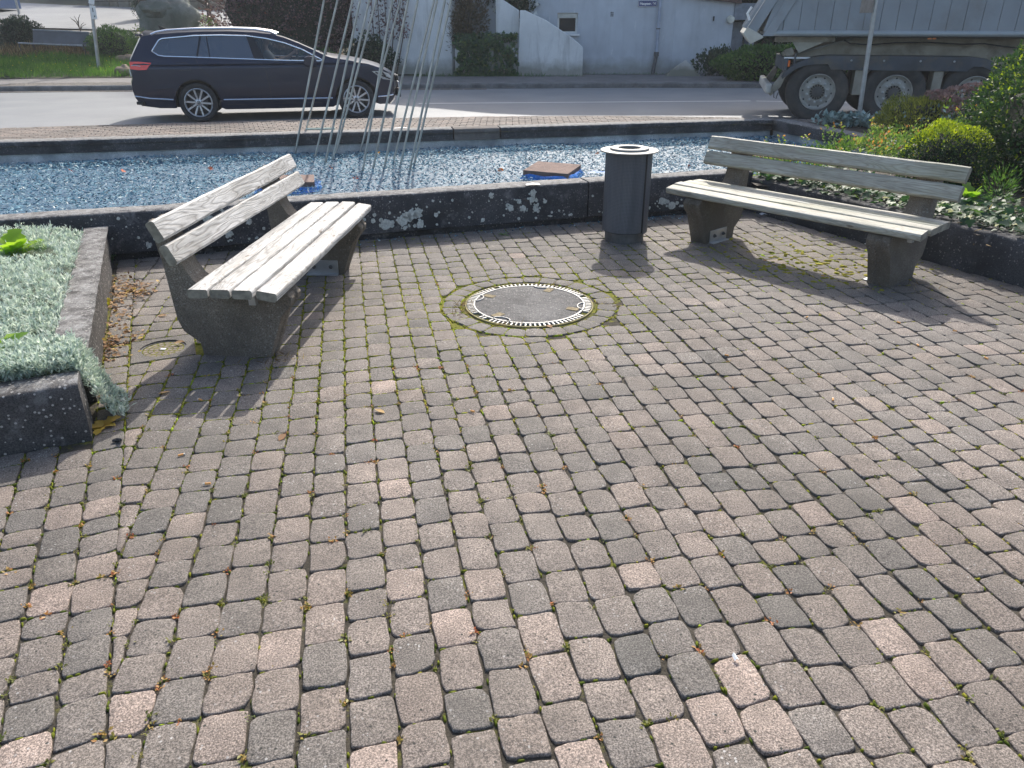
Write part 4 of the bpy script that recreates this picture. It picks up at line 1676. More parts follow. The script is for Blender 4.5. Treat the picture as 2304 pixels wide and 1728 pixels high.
p = at_z(1243, 379, -0.07)
slab_on_sheet('brown concrete slab wrapped in blue sheeting left of the litter bin', Vector((p.x, p.y, -0.085)), R(-20), 0.58, (R(2), R(1)), 1)
p = at_z(652, 408, -0.07)
slab_on_sheet('brown concrete slab half hidden behind the white bench back', Vector((p.x - 0.05, p.y + 0.1, -0.085)), R(14), 0.6, (R(-2), R(2)), 2)
p = at_z(1745, 356, -0.09)
slab_on_sheet('brown concrete slab glimpsed between the green bench slats', Vector((p.x, p.y, -0.095)), R(30), 0.5, (0, R(2)), 3)
t = thing('sheet_scrap', 'flat scrap of blue sheeting on the glass right of the slab near the bin', 'plastic sheet', at_z(1345, 393, -0.12))
mb = MB()
mb.add([(-.14, -.02, .02), (-.03, -.05, .035), (.14, -.02, .02), (.1, .04, .03), (-.05, .03, .045)], [(0, 1, 4), (1, 2, 3), (1, 3, 4)])
mb.build('sheeting', M['tarp'], t)

# ------------------------------------------------------------------ steel rod sculpture
sc = thing('rod_sculpture', 'cluster of tall slanting grey steel rods standing in the blue glass', 'sculpture', at_z(830, 365, GZ))
ox = sc.location.copy()
rods = [(250, 1380, 510), (310, 1330, 630), (430, 1395, 765), (518, 1465, 830), (585, 1425, 912), (612, 1372, 972), (828, 1360, 1190), (848, 1550, 1115), (945, 1505, 1258), (1040, 1520, 1342), (1125, 1440, 1488), (1187, 1475, 1515), (1196, 1522, 1500), (1268, 1535, 1585), (1305, 1490, 1638)]
for i, (bx, by, tx_) in enumerate(rods):
    if i == 12:
        continue
    b0 = at_z(600 + bx / 3.95, by / 3.95, GZ + 0.01)
    t0 = at_y(600 + tx_ / 3.95, 0, b0.y)
    d = t0 - b0
    mb = MB()
    mb.tube([b0 - d * 0.12 - ox, b0 + d * 1.45 - ox], 0.0145, 10)
    mb.build('rod', M['rod'], sc, smooth=True)

# small glass lamp bar and scraps on the rear rim
t = thing('glass_bar', 'short pale green glass bar lying on the rear basin rim by the rods', 'glass bar', at_z(721, 290, 0.155))
mb = MB()
mb.box((0, 0, 0), (0.42, 0.07, 0.025))
mb.build('bar', simple('pale green glass', (0.42, 0.52, 0.46), 0.12, var=0.15), t, bevel=0.006)
t.rotation_euler = (0, 0, R(10))
for lab, (sx, sy, z), s in (('white paper strip lying on the rear basin rim right of the rods', (902, 288, 0.155), (0.19, 0.05)), ('white paper strip lying on the front basin rim left of the bin', (1199, 415, 0.352), (0.12, 0.05)), ('white scrap of paper on the paving under the green bench, nearer its right leg', (1958, 549, 0.005), (0.085, 0.04)), ('white scrap of paper on the paving behind the left leg of the green bench', (1717, 482, 0.005), (0.06, 0.05)), ('small white sweet wrapper on the pink pavers at the lower right', (1654, 1480, 0.006), (0.012, 0.022))):
    p = at_z(sx, sy, z)
    t = thing('paper_scrap', lab, 'paper', p, R(12), 'white scraps of paper')
    mb = MB()
    a, b = s[0] / 2, s[1] / 2
    mb.add([(-a, -b, 0), (0, -b * .8, .006), (a, -b, .001), (a * .9, b, .004), (0, b * 1.1, .009), (-a, b * .8, .002)], [(0, 1, 4, 5), (1, 2, 3, 4)])
    mb.build('paper', M['white'], t)

# =================================================================== CAR
M['paint_car'] = None


def carpaint():
    m, nt, b = mat_new('blue black car paint')
    v = coords(nt)
    fl = ramp(nt, noise(nt, v, 900.0, 1), [(0.3, (0.010, 0.013, 0.030)), (0.7, (0.020, 0.026, 0.052))])
    nt.links.new(fl, b.inputs['Base Color'])
    b.inputs['Metallic'].default_value = 0.2
    b.inputs['Roughness'].default_value = 0.32
    b.inputs['Coat Weight'].default_value = 0.45
    b.inputs['Coat Roughness'].default_value = 0.05
    b.inputs['Specular IOR Level'].default_value = 0.35
    bump(nt, b, noise(nt, v, 2.5, 2), 0.06, 0.02)
    return m


PAINT = carpaint()
CHROME = simple('bright trim', (0.72, 0.74, 0.76), 0.18, 0.9, 0.04)
ALLOY = simple('silver alloy', (0.55, 0.56, 0.58), 0.32, 0.7, 0.08)
TINT = glass_mat('tinted car glass', (0.030, 0.052, 0.078), 0.05, 0.94)
CLEAR = glass_mat('clear car glass', (0.03, 0.05, 0.055), 0.03, 0.42)
TRIM = simple('black car trim', (0.012, 0.012, 0.014), 0.35, var=0.1)
REDL = simple('red lamp lens', (0.75, 0.010, 0.012), 0.15, var=0.15, coat=0.8)
LAMPG = simple('clear lamp lens', (0.55, 0.58, 0.60), 0.12, 0.4, 0.2, 20)


def yf(x, z):
    y = np.interp(z, [.15, .30, .45, .60, .75, .90, .930, .955, 1.02, 1.06, 1.42, 1.5], [.83, .885, .905, .914, .912, .906, .894, .907, .888, .862, .665, .60])
    t = np.clip((x - 1.2) / 0.93, 0, 1)
    y = y * (1 - 0.25 * t ** 2.2)
    t = np.clip((-1.65 - x) / 0.82, 0, 1)
    return y * (1 - 0.15 * t ** 2)


def pip(poly, x, y):
    c = False
    n = len(poly)
    for i in range(n):
        x1, y1 = poly[i]
        x2, y2 = poly[(i + 1) % n]
        if (y1 > y) != (y2 > y) and x < (x2 - x1) * (y - y1) / (y2 - y1) + x1:
            c = not c
    return c


def side_sheet(mb, outline, holes, side, off=0.0, step=0.09, zl=()):
    """flat outline in (x,z) triangulated and bent on to the car's side"""
    pts, edges = [], []

    def add(poly):
        n0 = len(pts)
        pts.extend(Vector(p) for p in poly)
        edges.extend((n0 + i, n0 + (i + 1) % len(poly)) for i in range(len(poly)))
    add(outline)
    for h in holes:
        add(h)
    x0, x1 = min(p[0] for p in outline), max(p[0] for p in outline)
    z0, z1 = min(p[1] for p in outline), max(p[1] for p in outline)
    zs = sorted(set([round(q, 3) for q in np.arange(z0, z1, step)] + list(zl)))
    for x in np.arange(x0 + .013, x1, step):
        for z in zs:
            if pip(outline, x, z) and not any(pip(h, x, z) for h in holes):
                pts.append(Vector((x, z)))
    v, e, f, *_ = delaunay_2d_cdt(pts, edges, [], 0, 1e-4)
    tri = []
    for t in f:
        c = sum((v[i] for i in t), Vector((0, 0))) / len(t)
        if pip(outline, c.x, c.y) and not any(pip(h, c.x, c.y) for h in holes):
            tri.append(tuple(t) if side < 0 else tuple(t)[::-1])
    mb.add([(p.x, side * (float(yf(p.x, p.y)) + off), p.y) for p in v], tri)


def side_line(mb, pts, side, off, r, n=6, closed=False, sub=5):
    path = []
    m = len(pts)
    for i in range(m if closed else m - 1):
        a, b = pts[i], pts[(i + 1) % m]
        for k in range(sub):
            t = k / sub
            x, z = a[0] + (b[0] - a[0]) * t, a[1] + (b[1] - a[1]) * t
            path.append((x, side * (float(yf(x, z)) + off), z))
    if not closed:
        x, z = pts[-1]
        path.append((x, side * (float(yf(x, z)) + off), z))
    mb.tube(path, r, n, closed=closed)


def arch(cx, r, a0, a1, n=14, cz=.33):
    return [(cx + r * math.cos(R(a0 + (a1 - a0) * i / n)), cz + r * math.sin(R(a0 + (a1 - a0) * i / n))) for i in range(n + 1)]


TOPLINE = [(2.02, .23), (2.10, .30), (2.13, .40), (2.135, .50), (2.125, .60), (2.09, .70), (2.02, .78), (1.90, .85), (1.66, .925), (1.35, .985), (1.02, 1.035), (.93, 1.06), (.70, 1.165), (.45, 1.275), (.20, 1.368), (.0, 1.418), (-.30, 1.452), (-.7, 1.468), (-1.15, 1.466), (-1.6, 1.45), (-2.0, 1.42), (-2.17, 1.395), (-2.20, 1.36), (-2.30, 1.20), (-2.405, 1.03), (-2.435, .90), (-2.42, .74), (-2.455, .66), (-2.465, .55), (-2.44, .42), (-2.36, .29)]
OUT = TOPLINE + [(-2.05, .25), (-1.80, .245)] + arch(-1.393, .385, 192, -14)[:] + [(-.95, .205), (0, .20), (.96, .205)] + arch(1.393, .385, 194, -12) + [(1.83, .225)]
DLO = [(-2.03, 1.165), (-1.99, 1.22), (-1.90, 1.335), (-1.84, 1.36), (-1.31, 1.402), (-.85, 1.408), (-.42, 1.395), (-.1, 1.352), (.2, 1.282), (.5, 1.175), (.84, 1.00), (.80, .985), (.2, 1.00), (-.3, 1.022), (-.85, 1.045), (-1.31, 1.065), (-1.84, 1.085), (-1.93, 1.10)]

CARR = R(14.2)
car = thing('parked_car', 'dark blue estate car with chrome window trim and roof rails on the road', 'car', (-4.30, 15.02, 0), CARR)
body = MB()
for s in (-1, 1):
    side_sheet(body, OUT, [DLO], s, 0.0, 0.085, (.90, .930, .955, .98))


def loft(mb, pts, nc=10, bulge=None, u0=-1.0, u1=1.0, off=0.0):
    vs, fs = [], []
    n = len(pts)
    for i, (x, z) in enumerate(pts):
        a, b = pts[max(i - 1, 0)], pts[min(i + 1, n - 1)]
        nrm = Vector((-(b[1] - a[1]), (b[0] - a[0])))
        nrm = -nrm.normalized() if True else nrm
        Y = float(yf(x, z))
        bl = bulge(x, z)
        for k in range(nc + 1):
            u = u0 + (u1 - u0) * k / nc
            q = bl * (1 - abs(u) ** 2.4) + off
            vs.append((x + nrm.x * q, Y * u, z + nrm.y * q))
    for i in range(n - 1):
        for k in range(nc):
            fs.append((i * (nc + 1) + k, i * (nc + 1) + k + 1, (i + 1) * (nc + 1) + k + 1, (i + 1) * (nc + 1) + k))
    mb.add(vs, fs)


def bl(x, z):
    if x > 1.8:
        return 0.09 if z < .75 else 0.05
    if x < -2.1:
        return 0.09
    return 0.045


i_cowl, i_head, i_sp, i_tail = 11, 15, 21, 24
loft(body, TOPLINE[:i_cowl + 1], bulge=bl)
loft(body, TOPLINE[i_head:i_sp + 2], bulge=bl)
loft(body, TOPLINE[i_tail:], bulge=bl)
# frames of the screens
for seg in (TOPLINE[i_cowl:i_head + 1], TOPLINE[i_sp + 1:i_tail + 1]):
    for u0, u1 in ((-1, -.86), (.86, 1)):
        loft(body, seg, 2, bl, u0, u1)
bo = body.build('body', PAINT, car, angle=38, recalc=True)
g = MB()
loft(g, TOPLINE[i_cowl:i_head + 1], 10, bl, -.86, .86, -0.004)
g.build('windscreen', CLEAR, car, smooth=True)
g = MB()
loft(g, TOPLINE[i_sp + 1:i_tail + 1], 10, bl, -.86, .86, -0.004)
g.build('rear_window', TINT, car, smooth=True)
for s in (-1, 1):
    # panes between pillars
    def part_of(x0a, x0b, x1a, x1b):
        """the strip of the window opening between two slanting lines (top x, bottom x)"""
        pv = [Vector(p) for p in DLO]
        def cut(pv, xa, xb, keep):
            p = Vector((xb, 1.0))
            d = Vector((xa - xb, 0.4)).normalized()
            nn = Vector((d.y, -d.x)) * keep
            return clip(pv, p, nn)
        if x0a is not None:
            pv = cut(pv, x0a, x0b, 1)
        if x1a is not None:
            pv = cut(pv, x1a, x1b, -1)
        return [tuple(p) for p in pv]
    for nm, a, mt in (('quarter_window', (None, None, -1.22, -1.33), TINT), ('door_window', (-1.20, -1.31, -.44, -.33), TINT), ('door_window', (-.34, -.16, None, None), CLEAR)):
        mb = MB()
        side_sheet(mb, part_of(*a), [], s, -0.012, 0.12)
        mb.build(nm, mt, car, smooth=True)
    for a in ((-1.225, -1.335, -1.195, -1.305), (-.445, -.335, -.335, -.155), (-1.12, -1.09, -1.105, -1.075)):
        mb = MB()
        side_sheet(mb, part_of(*a), [], s, -0.004, 0.12)
        mb.build('pillar', TRIM, car)
    mb = MB()
    side_line(mb, DLO, s, 0.004, 0.0125, 6, True, 3)
    mb.build('window_trim', CHROME, car, smooth=True)
    mb = MB()
    for ln in ([(-1.33, 1.05), (-1.27, .90), (-1.10, .70)], [(-.29, 1.0), (-.17, .85), (-.135, .6), (-.13, .3)], [(.80, .97), (.89, .85), (.93, .6), (.92, .3)], [(-.92, .29), (-.13, .285), (.92, .29)], [(-1.66, .99), (-1.50, .985), (-1.42, .93), (-1.44, .86), (-1.62, .86)], [(-2.06, .56), (-1.78, .57)]):
        side_line(mb, ln, s, -0.0015, 0.0042, 5)
    side_line(mb, [(-2.05, .935), (-1.2, .94), (0, .94), (.95, .925), (1.15, .915)], s, 0.0, 0.007, 5)
    mb.build('panel_gaps', TRIM, car)
    mb = MB()
    side_line(mb, [(-.96, .372), (0, .365), (.96, .36)], s, 0.004, 0.014, 6, False, 6)
    side_line(mb, [(-2.44, .45), (-2.2, .415), (-1.80, .39)], s, 0.006, 0.013, 6, False, 4)
    side_line(mb, [(1.80, .36), (1.95, .365), (2.10, .38)], s, 0.006, 0.013, 6, False, 4)
    mb.build('sill_trim', CHROME, car, smooth=True)
    for x in (-1.02, .02):
        mb = MB()
        mb.tube([(x - .11, s * (.905 + .005), .955), (x - .09, s * .925, .957), (x + .09, s * .925, .957), (x + .11, s * .91, .955)], 0.016, 8)
        mb.build('door_handle', PAINT, car, smooth=True)
    # mirror
    mb = MB()
    prof = [(.50, .93), (.52, 1.05), (.60, 1.075), (.70, 1.06), (.74, .98), (.72, .92), (.62, .90)]
    mb.prism(prof, s * .93, s * 1.10, 'y')
    mb.tube([(.66, s * .86, .98), (.64, s * .95, .96)], 0.03, 8)
    mb.build('mirror', PAINT, car, bevel=0.025, seg=3)
    # lamps
    mb = MB()
    side_sheet(mb, [(-2.43, 1.0), (-2.28, 1.005), (-2.06, .985), (-2.16, .875), (-2.30, .87), (-2.43, .885)], [], s, 0.006, 0.07)
    mb.build('tail_lamp', REDL, car, smooth=True)
    mb = MB()
    side_line(mb, [(-2.41, .94), (-2.33, .945), (-2.25, .93)], s, 0.009, 0.005, 5)
    mb.build('tail_lamp', LAMPG, car)
    mb = MB()
    side_sheet(mb, [(2.10, .685), (2.03, .755), (1.90, .80), (1.72, .80), (1.80, .735), (1.92, .66), (2.105, .63)], [], s, 0.008, 0.07)
    hl = mb.build('headlight', LAMPG, car, smooth=True)
    mb = MB()
    side_line(mb, [(1.78, .785), (1.9, .725), (2.06, .66)], s, 0.012, 0.012, 5)
    side_line(mb, [(1.90, .785), (1.97, .71)], s, 0.012, 0.018, 5)
    mb.build('lamp_insert', TRIM, hl)
    # roof rails
    mb = MB()
    rr = [(-2.02, 1.418), (-1.93, 1.455), (-1.75, 1.485), (-1.3, 1.508), (-.7, 1.512), (-.3, 1.497), (-.02, 1.455), (.08, 1.412)]
    mb.tube([(x, s * (.63 if abs(x + 1) < 1.0 else .64), z) for x, z in rr], 0.021, 8)
    mb.build('roof_rail', CHROME, car, smooth=True)
    mb = MB()
    mb.prism([(1.90, .42), (2.13, .43), (2.14, .53), (2.0, .55)], s * .67, s * .695, 'y')
    mb.build('bumper_grille', TRIM, car)
# front grille, plates, emblem, underbody
mb = MB()
mb.box((2.215, 0, .66), (.05, 1.0, .10))
mb.box((2.235, 0, .40), (.05, 1.1, .16))
mb.build('grille', TRIM, car, bevel=0.01)
mb = MB()
for z in (.64, .68):
    mb.box((2.235, 0, z), (.03, .98, .012))
mb.build('grille_bar', CHROME, car)
mb = MB()
mb.box((2.265, 0, .52), (.02, .52, .115))
mb.build('number_plate', M['white'], car)
mb = MB()
mb.box((-2.545, 0, .80), (.02, .52, .115))
mb.build('number_plate', M['white'], car)
mb = MB()
mb.box((0, 0, .42), (3.9, 1.30, .36))
mb.box((0, 0, .30), (2.2, 1.60, .14))
mb.build('underbody', M['black'], car, bevel=0.03)
mb = MB()
for cx in (-1.393, 1.393):
    for s in (-1, 1):
        pr = [(cx + .40 * math.cos(R(a)), .33 + .40 * math.sin(R(a))) for a in range(-10, 191, 20)]
        vs = [(x, s * .60, z) for x, z in pr] + [(x, s * .875, z) for x, z in pr]
        n = len(pr)
        mb.add(vs, [(i, i + 1, n + i + 1, n + i) for i in range(n - 1)] + [tuple(range(n))])
mb.build('wheel_arch', M['black'], car)
mb = MB()
mb.tube([(-1.93, 0, 1.49), (-1.90, 0, 1.495)], 0.02, 6)
mb.prism([(-1.95, 1.47), (-1.80, 1.475), (-1.93, 1.55), (-1.97, 1.56)], -.012, .012, 'y')
mb.build('aerial', TRIM, car)
mb = MB()
mb.box((-2.23, 0, 1.415), (.12, 1.16, .028))
mb.build('spoiler', PAINT, car, bevel=0.01)
mb = MB()
mb.tube([(-2.44, 0.0, 1.06), (-2.50, 0.02, 1.075), (-2.43, -.4, 1.10)], 0.012, 6)
mb.build('wiper', TRIM, car)
mb = MB()
mb.prism([(-2.43, .315), (-2.30, .31), (-2.30, .36), (-2.43, .365)], -.85, -.60, 'y')
mb.build('exhaust_trim', TRIM, car, bevel=0.01)
# cabin
SEAT = simple('dark car seat cloth', (0.05, 0.05, 0.055), 0.9, var=0.2)
for x, y in ((-.05, .38), (-.05, -.38), (-.95, .38), (-.95, -.38)):
    mb = MB()
    mb.box((x + .05, y, .58), (.52, .50, .16))
    mb.prism([(x - .20, .60), (x - .08, .60), (x - .26, 1.12), (x - .36, 1.12)], y - .24, y + .24, 'y')
    mb.prism([(x - .30, 1.14), (x - .22, 1.14), (x - .25, 1.30), (x - .33, 1.30)], y - .13, y + .13, 'y')
    mb.build('seat', SEAT, car, bevel=0.03)
mb = MB()
mb.prism([(.45, .75), (.55, .98), (.95, 1.02), (1.0, .75)], -.76, .76, 'y')
mb.build('dashboard', SEAT, car, bevel=0.02)
mb = MB()
mb.lathe([(0.18 + 0.016 * math.cos(q), 0.016 * math.sin(q)) for q in [2 * math.pi * k / 8 for k in range(9)]], 20, 'x', Matrix.Translation((.38, .38, 1.00)) @ Matrix.Rotation(R(20), 4, 'Y'))
mb.box((.40, .38, 1.0), (.04, .34, .05))
mb.build('steering_wheel', TRIM, car, smooth=True)

# wheels
tyre, rim, disc = MB(), MB(), MB()
tyre.lathe([(.225, .085), (.26, .108), (.30, .112), (.322, .098), (.330, .07), (.330, -.07), (.322, -.098), (.30, -.112), (.26, -.108), (.225, -.085)], 40, 'y')
rim.lathe([(.236, -.098), (.240, -.110), (.232, -.114), (.222, -.104), (.214, -.085)], 40, 'y')
barrel = MB()
barrel.lathe([(.216, -.09), (.208, -.03), (.205, .06), (.0, .07)], 40, 'y')
for k in range(10):
    a = 2 * math.pi * k / 10 + .1
    ca = Matrix.Rotation(a, 4, 'Y')
    rim.add([(.03, -.092, -.012), (.03, -.092, .012), (.224, -.104, .0145), (.224, -.104, -.0145), (.05, -.070, -.015), (.05, -.070, .015), (.224, -.082, .018), (.224, -.082, -.018)], [(0, 1, 2, 3), (0, 3, 7, 4), (2, 1, 5, 6)], ca)
rim.lathe([(.062, -.070), (.066, -.090), (.050, -.098), (.0, -.100)], 20, 'y')
disc.lathe([(.15, -.02), (.15, .0), (.0, .0), ], 24, 'y')
disc.lathe([(.15, -.021), (.0, -.021)], 24, 'y')
tme = tyre.mesh('tyre', M['rubber'], angle=50)
rme = rim.mesh('rim', ALLOY, angle=30)
dme = disc.mesh('brake_disc', simple('brake disc', (0.10, 0.10, 0.11), 0.5, 0.6), angle=30)
bme = barrel.mesh('wheel_barrel', simple('dark rim barrel', (0.05, 0.05, 0.055), 0.5, 0.5), angle=30)
hub = MB()
hub.lathe([(.036, -.100), (.036, -.104), (.0, -.105)], 20, 'y')
hme = hub.mesh('hub_cap', TRIM)
lg = MB()
Z = -.1065
lg.tube([(.030 * math.cos(q), Z, .030 * math.sin(q)) for q in [2 * math.pi * k / 20 for k in range(20)]], .003, 5, closed=True)
lg.tube([(-.010, Z, .024), (0, Z, .003), (.010, Z, .024)], .003, 5)
lg.tube([(-.022, Z, .014), (-.011, Z, -.020), (0, Z, -.002), (.011, Z, -.020), (.022, Z, .014)], .003, 5)
lme = lg.mesh('emblem', CHROME)
nu_ = MB()
for k in range(5):
    a = 2 * math.pi * k / 5 + .3
    nu_.lathe([(.009, -.09), (.009, -.097), (0, -.098)], 8, 'y', Matrix.Translation((.052 * math.cos(a), -.002, .052 * math.sin(a))))
nme = nu_.mesh('wheel_bolts', TRIM)
for x in (-1.393, 1.393):
    for s in (-1, 1):
        wo = link('wheel', tme, car)
        wo.location = (x, s * .79, .33)
        wo.rotation_euler = (0, 0, 0 if s < 0 else math.pi)
        for nm, me in (('rim', rme), ('wheel_barrel', bme), ('brake_disc', dme), ('hub_cap', hme), ('emblem', lme), ('wheel_bolts', nme)):
            link(nm, me, wo)

car.scale = (.96, .97, .975)
# ------------------------------------------------------------------ driver
def skin_figure(name, nodes, edges, mat, parent, sub=1):
    me = bpy.data.meshes.new(name)
    me.from_pydata([n[0] for n in nodes], edges, [])
    me.materials.append(mat)
    o = link(name, me, parent)
    o.modifiers.new('skin', 'SKIN')
    sv_ = me.skin_vertices
    if not sv_:
        b = bmesh.new()
        b.from_mesh(me)
        b.verts.layers.skin.verify()
        b.to_mesh(me)
        b.free()
        sv_ = me.skin_vertices
    for i, n in enumerate(nodes):
        r = n[1] if isinstance(n[1], tuple) else (n[1], n[1])
        sv_[0].data[i].radius = r
        sv_[0].data[i].use_root = (i == 0)
    s = o.modifiers.new('smooth', 'SUBSURF')
    s.levels = s.render_levels = sub
    me.polygons.foreach_set('use_smooth', [True] * len(me.polygons))
    return o


driver = thing('person', 'driver in a light grey top holding the steering wheel of the blue car', 'person', (-4.30, 15.02, 0), CARR)
driver.scale = (.96, .97, .975)
SKIN = simple('skin', (0.50, 0.30, 0.21), 0.55, var=0.08)
SHIRT = simple('light grey top', (0.36, 0.35, 0.33), 0.85, var=0.12)
Y0 = .38
nodes = [((-.12, Y0, .70), (.15, .12)), ((-.17, Y0, .90), (.14, .12)), ((-.20, Y0, 1.10), (.15, .10)), ((-.19, Y0, 1.19), (.06, .06)), ((-.17, Y0, 1.25), (.055, .055)), ((-.14, Y0, 1.31), (.085, .08)), ((-.14, Y0, 1.38), (.075, .075)),
         ((-.17, Y0 - .18, 1.08), .06), ((-.02, Y0 - .24, .92), .048), ((.22, Y0 - .20, 1.00), .036), ((.30, Y0 - .17, 1.06), .026), ((.37, Y0 - .16, 1.10), .03),
         ((-.17, Y0 + .18, 1.08), .06), ((-.02, Y0 + .24, .92), .048), ((.22, Y0 + .20, 1.00), .036), ((.30, Y0 + .17, 1.06), .026), ((.37, Y0 + .16, 1.10), .03),
         ((.12, Y0 - .12, .72), .085), ((.32, Y0 - .13, .76), .07), ((.55, Y0 - .12, .50), .05), ((.12, Y0 + .12, .72), .085), ((.32, Y0 + .13, .76), .07), ((.55, Y0 + .12, .50), .05)]
edges = [(0, 1), (1, 2), (2, 3), (3, 4), (4, 5), (5, 6), (2, 7), (7, 8), (8, 9), (9, 10), (10, 11), (2, 12), (12, 13), (13, 14), (14, 15), (15, 16), (0, 17), (17, 18), (18, 19), (0, 20), (20, 21), (21, 22)]
skin_figure('body', nodes, edges, SKIN, driver, 2)
cl = [((-.12, Y0, .69), (.165, .135)), ((-.17, Y0, .90), (.155, .135)), ((-.20, Y0, 1.10), (.16, .112)), ((-.17, Y0 - .18, 1.08), .072), ((-.05, Y0 - .235, .95), .062), ((-.17, Y0 + .18, 1.08), .072), ((-.05, Y0 + .235, .95), .062)]
skin_figure('top', cl, [(0, 1), (1, 2), (2, 3), (3, 4), (2, 5), (5, 6)], SHIRT, driver, 2)
mb = MB()
mb.ball((-.16, Y0, 1.375), (.095, .088, .075), 12, 8)
mb.build('hair', simple('brown hair', (0.06, 0.035, 0.02), 0.7), driver, smooth=True)
mb = MB()
for s in (-1, 1):
    mb.ball((-.062, Y0 + s * .03, 1.325), .012, 8, 5)
mb.build('eyes', M['black'], driver)
for s in (-1, 1):
    fng = []
    for k in range(4):
        a = R(-8 + 16 * k)
        fng.append(k)
    mb = MB()
    for k in range(4):
        z = 1.075 + .020 * k
        mb.tube([(.36, Y0 + s * .165, z), (.395, Y0 + s * (.172 + .01), z + .004), (.405, Y0 + s * .195, z + .002), (.385, Y0 + s * .205, z - .004)], [.010, .010, .009, .007], 6)
    mb.tube([(.345, Y0 + s * .155, 1.12), (.36, Y0 + s * .135, 1.14), (.385, Y0 + s * .145, 1.15)], [.011, .010, .008], 6)
    mb.build('fingers', SKIN, driver, smooth=True)

# =================================================================== TRUCK TRAILER
TRR = R(-14)
tr = thing('tipper_trailer', 'grey tipper semi-trailer with three axles and slanted tailgate on the road', 'truck trailer', (5.465, 14.9, 0), TRR)
TG = simple('pale grey trailer paint', (0.27, 0.295, 0.32), 0.5, var=0.10, scale=1.5, dirt=(0.22, 0.225, 0.225))
TG2 = simple('grey trailer tube', (0.34, 0.37, 0.38), 0.45, 0.2, 0.1, 3)
TB = simple('dusty beige chassis', (0.30, 0.275, 0.225), 0.85, var=0.25, scale=4, dirt=(0.16, 0.14, 0.11))
TD = simple('dark mudguard', (0.05, 0.06, 0.075), 0.45, var=0.4, scale=3, dirt=(0.11, 0.095, 0.07))
SY = -1.22
x0 = -.70
pw = .246
for side in (-1, 1):
    xs_ = [x0 + pw * i for i in range(34)]
    for i in range(33):
        a, b = xs_[i] + .002, xs_[i + 1] - .002
        mb = MB()
        y_in, y_out = side * 1.19, side * 1.22
        mb.prism([(a, 1.44), (b, 1.44), (b, 2.95), (a, 2.95)], min(y_in, y_out), max(y_in, y_out), 'y')
        mb.build('side_panel', TG, tr, bevel=0.003, seg=1)
    mb = MB()
    mb.prism([(-1.01, 1.44), (-.708, 1.44), (-.708, 2.95), (-.02 - .72, 2.95), (-.74, 2.30)], side * 1.185, side * 1.215, 'y')
    mb.build('side_panel', TG, tr)
    mb = MB()
    mb.prism([(-1.02, 1.36), (-.84, 1.36), (.02, 2.95), (-.16, 2.95)], side * 1.18, side * 1.255, 'y')
    mb.build('corner_post', TG, tr, bevel=0.008)
    mb = MB()
    mb.tube([(-.95, side * 1.21, 1.405), (7.5, side * 1.21, 1.405)], .046, 14)
    mb.build('lower_rail', TG2, tr, smooth=True)
inner_ = MB()
inner_.box((3.3, 0, 2.2), (7.9, 2.36, 1.5))
inner_.box((3.3, 0, 1.40), (8.0, 2.2, .1))
inner_.build('tub_floor', TD, tr)
# tailgate and its lower lip
mb = MB()
mb.prism([(-1.28, 1.47), (-1.12, 1.40), (-.25, 2.95), (-.46, 2.95)], -1.24, 1.24, 'y')
mb.build('tailgate', TG, tr, bevel=0.01)
for yy in (SY - .005, .6, 0, -.6):
    mb = MB()
    mb.prism([(-1.325, 1.50), (-1.285, 1.475), (-.50, 2.9), (-.54, 2.9)], yy - .03, yy + .03, 'y')
    mb.build('tailgate_rib', TG, tr)
mb = MB()
mb.prism([(-1.33, 1.40), (-1.27, 1.50), (-1.02, 1.375), (-.99, 1.34), (-1.19, 1.24)], -1.25, 1.25, 'y')
mb.build('tailgate_lip', simple('cream lip paint', (0.50, 0.48, 0.42), 0.6, var=0.15), tr, bevel=0.008)
mb = MB()
mb.tube([(-1.25, SY - .03, 1.60), (-1.30, SY - .03, 1.70), (-1.24, SY - .03, 1.80)], .02, 8)
mb.build('tailgate_hook', M['white'], tr, smooth=True)
# under-tub beam, hinge plate, pivots
mb = MB()
mb.box((-.31, -.95, 1.31), (.96, .12, .085))
mb.build('tub_beam', TB, tr, bevel=0.006)
mb = MB()
mb.prism([(-.50, 1.268), (0.0, 1.268), (-.38, 1.10)], -1.0, -.96, 'y')
mb.build('hinge_plate', simple('cream hinge plate', (0.42, 0.40, 0.34), 0.7), tr, bevel=0.004)
mb = MB()
mb.prism([(-.66, 1.10), (-.60, 1.155), (-.50, 1.19), (-.45, 1.10), (-.48, 1.06), (-.62, 1.055)], -1.03, -.97, 'y')
mb.lathe([(.03, -1.05), (.03, -1.03), (0, -1.05)], 10, 'y', Matrix.Translation((-.62, 0, 1.10)))
mb.build('pivot_arm', TB, tr, bevel=0.004)
mb = MB()
mb.prism([(-.42, 1.08), (.40, 1.30), (.46, 1.335), (7.5, 1.33), (7.5, .62), (2.9, .62), (2.7, .85), (-.3, .85), (-.45, 1.0)], -.80, -.62, 'y')
mb.prism([(-.42, 1.08), (.40, 1.30), (.46, 1.335), (7.5, 1.33), (7.5, .62), (2.9, .62), (2.7, .85), (-.3, .85), (-.45, 1.0)], .62, .80, 'y')
mb.box((-.3, 0, 1.0), (.2, 1.3, .18))
mb.box((3.4, 0, 1.0), (7.5, 1.25, .12))
mb.build('chassis_beam', TB, tr, bevel=0.006)
mb = MB()
mb.prism([(-.40, 1.105), (.40, 1.325), (.46, 1.36), (7.5, 1.355), (7.5, 1.325), (.48, 1.33), (.41, 1.296), (-.39, 1.075)], -.90, -.80, 'y')
mb.build('chassis_flange', simple('dusty grey flange', (0.18, 0.175, 0.16), 0.8), tr)
mb = MB()
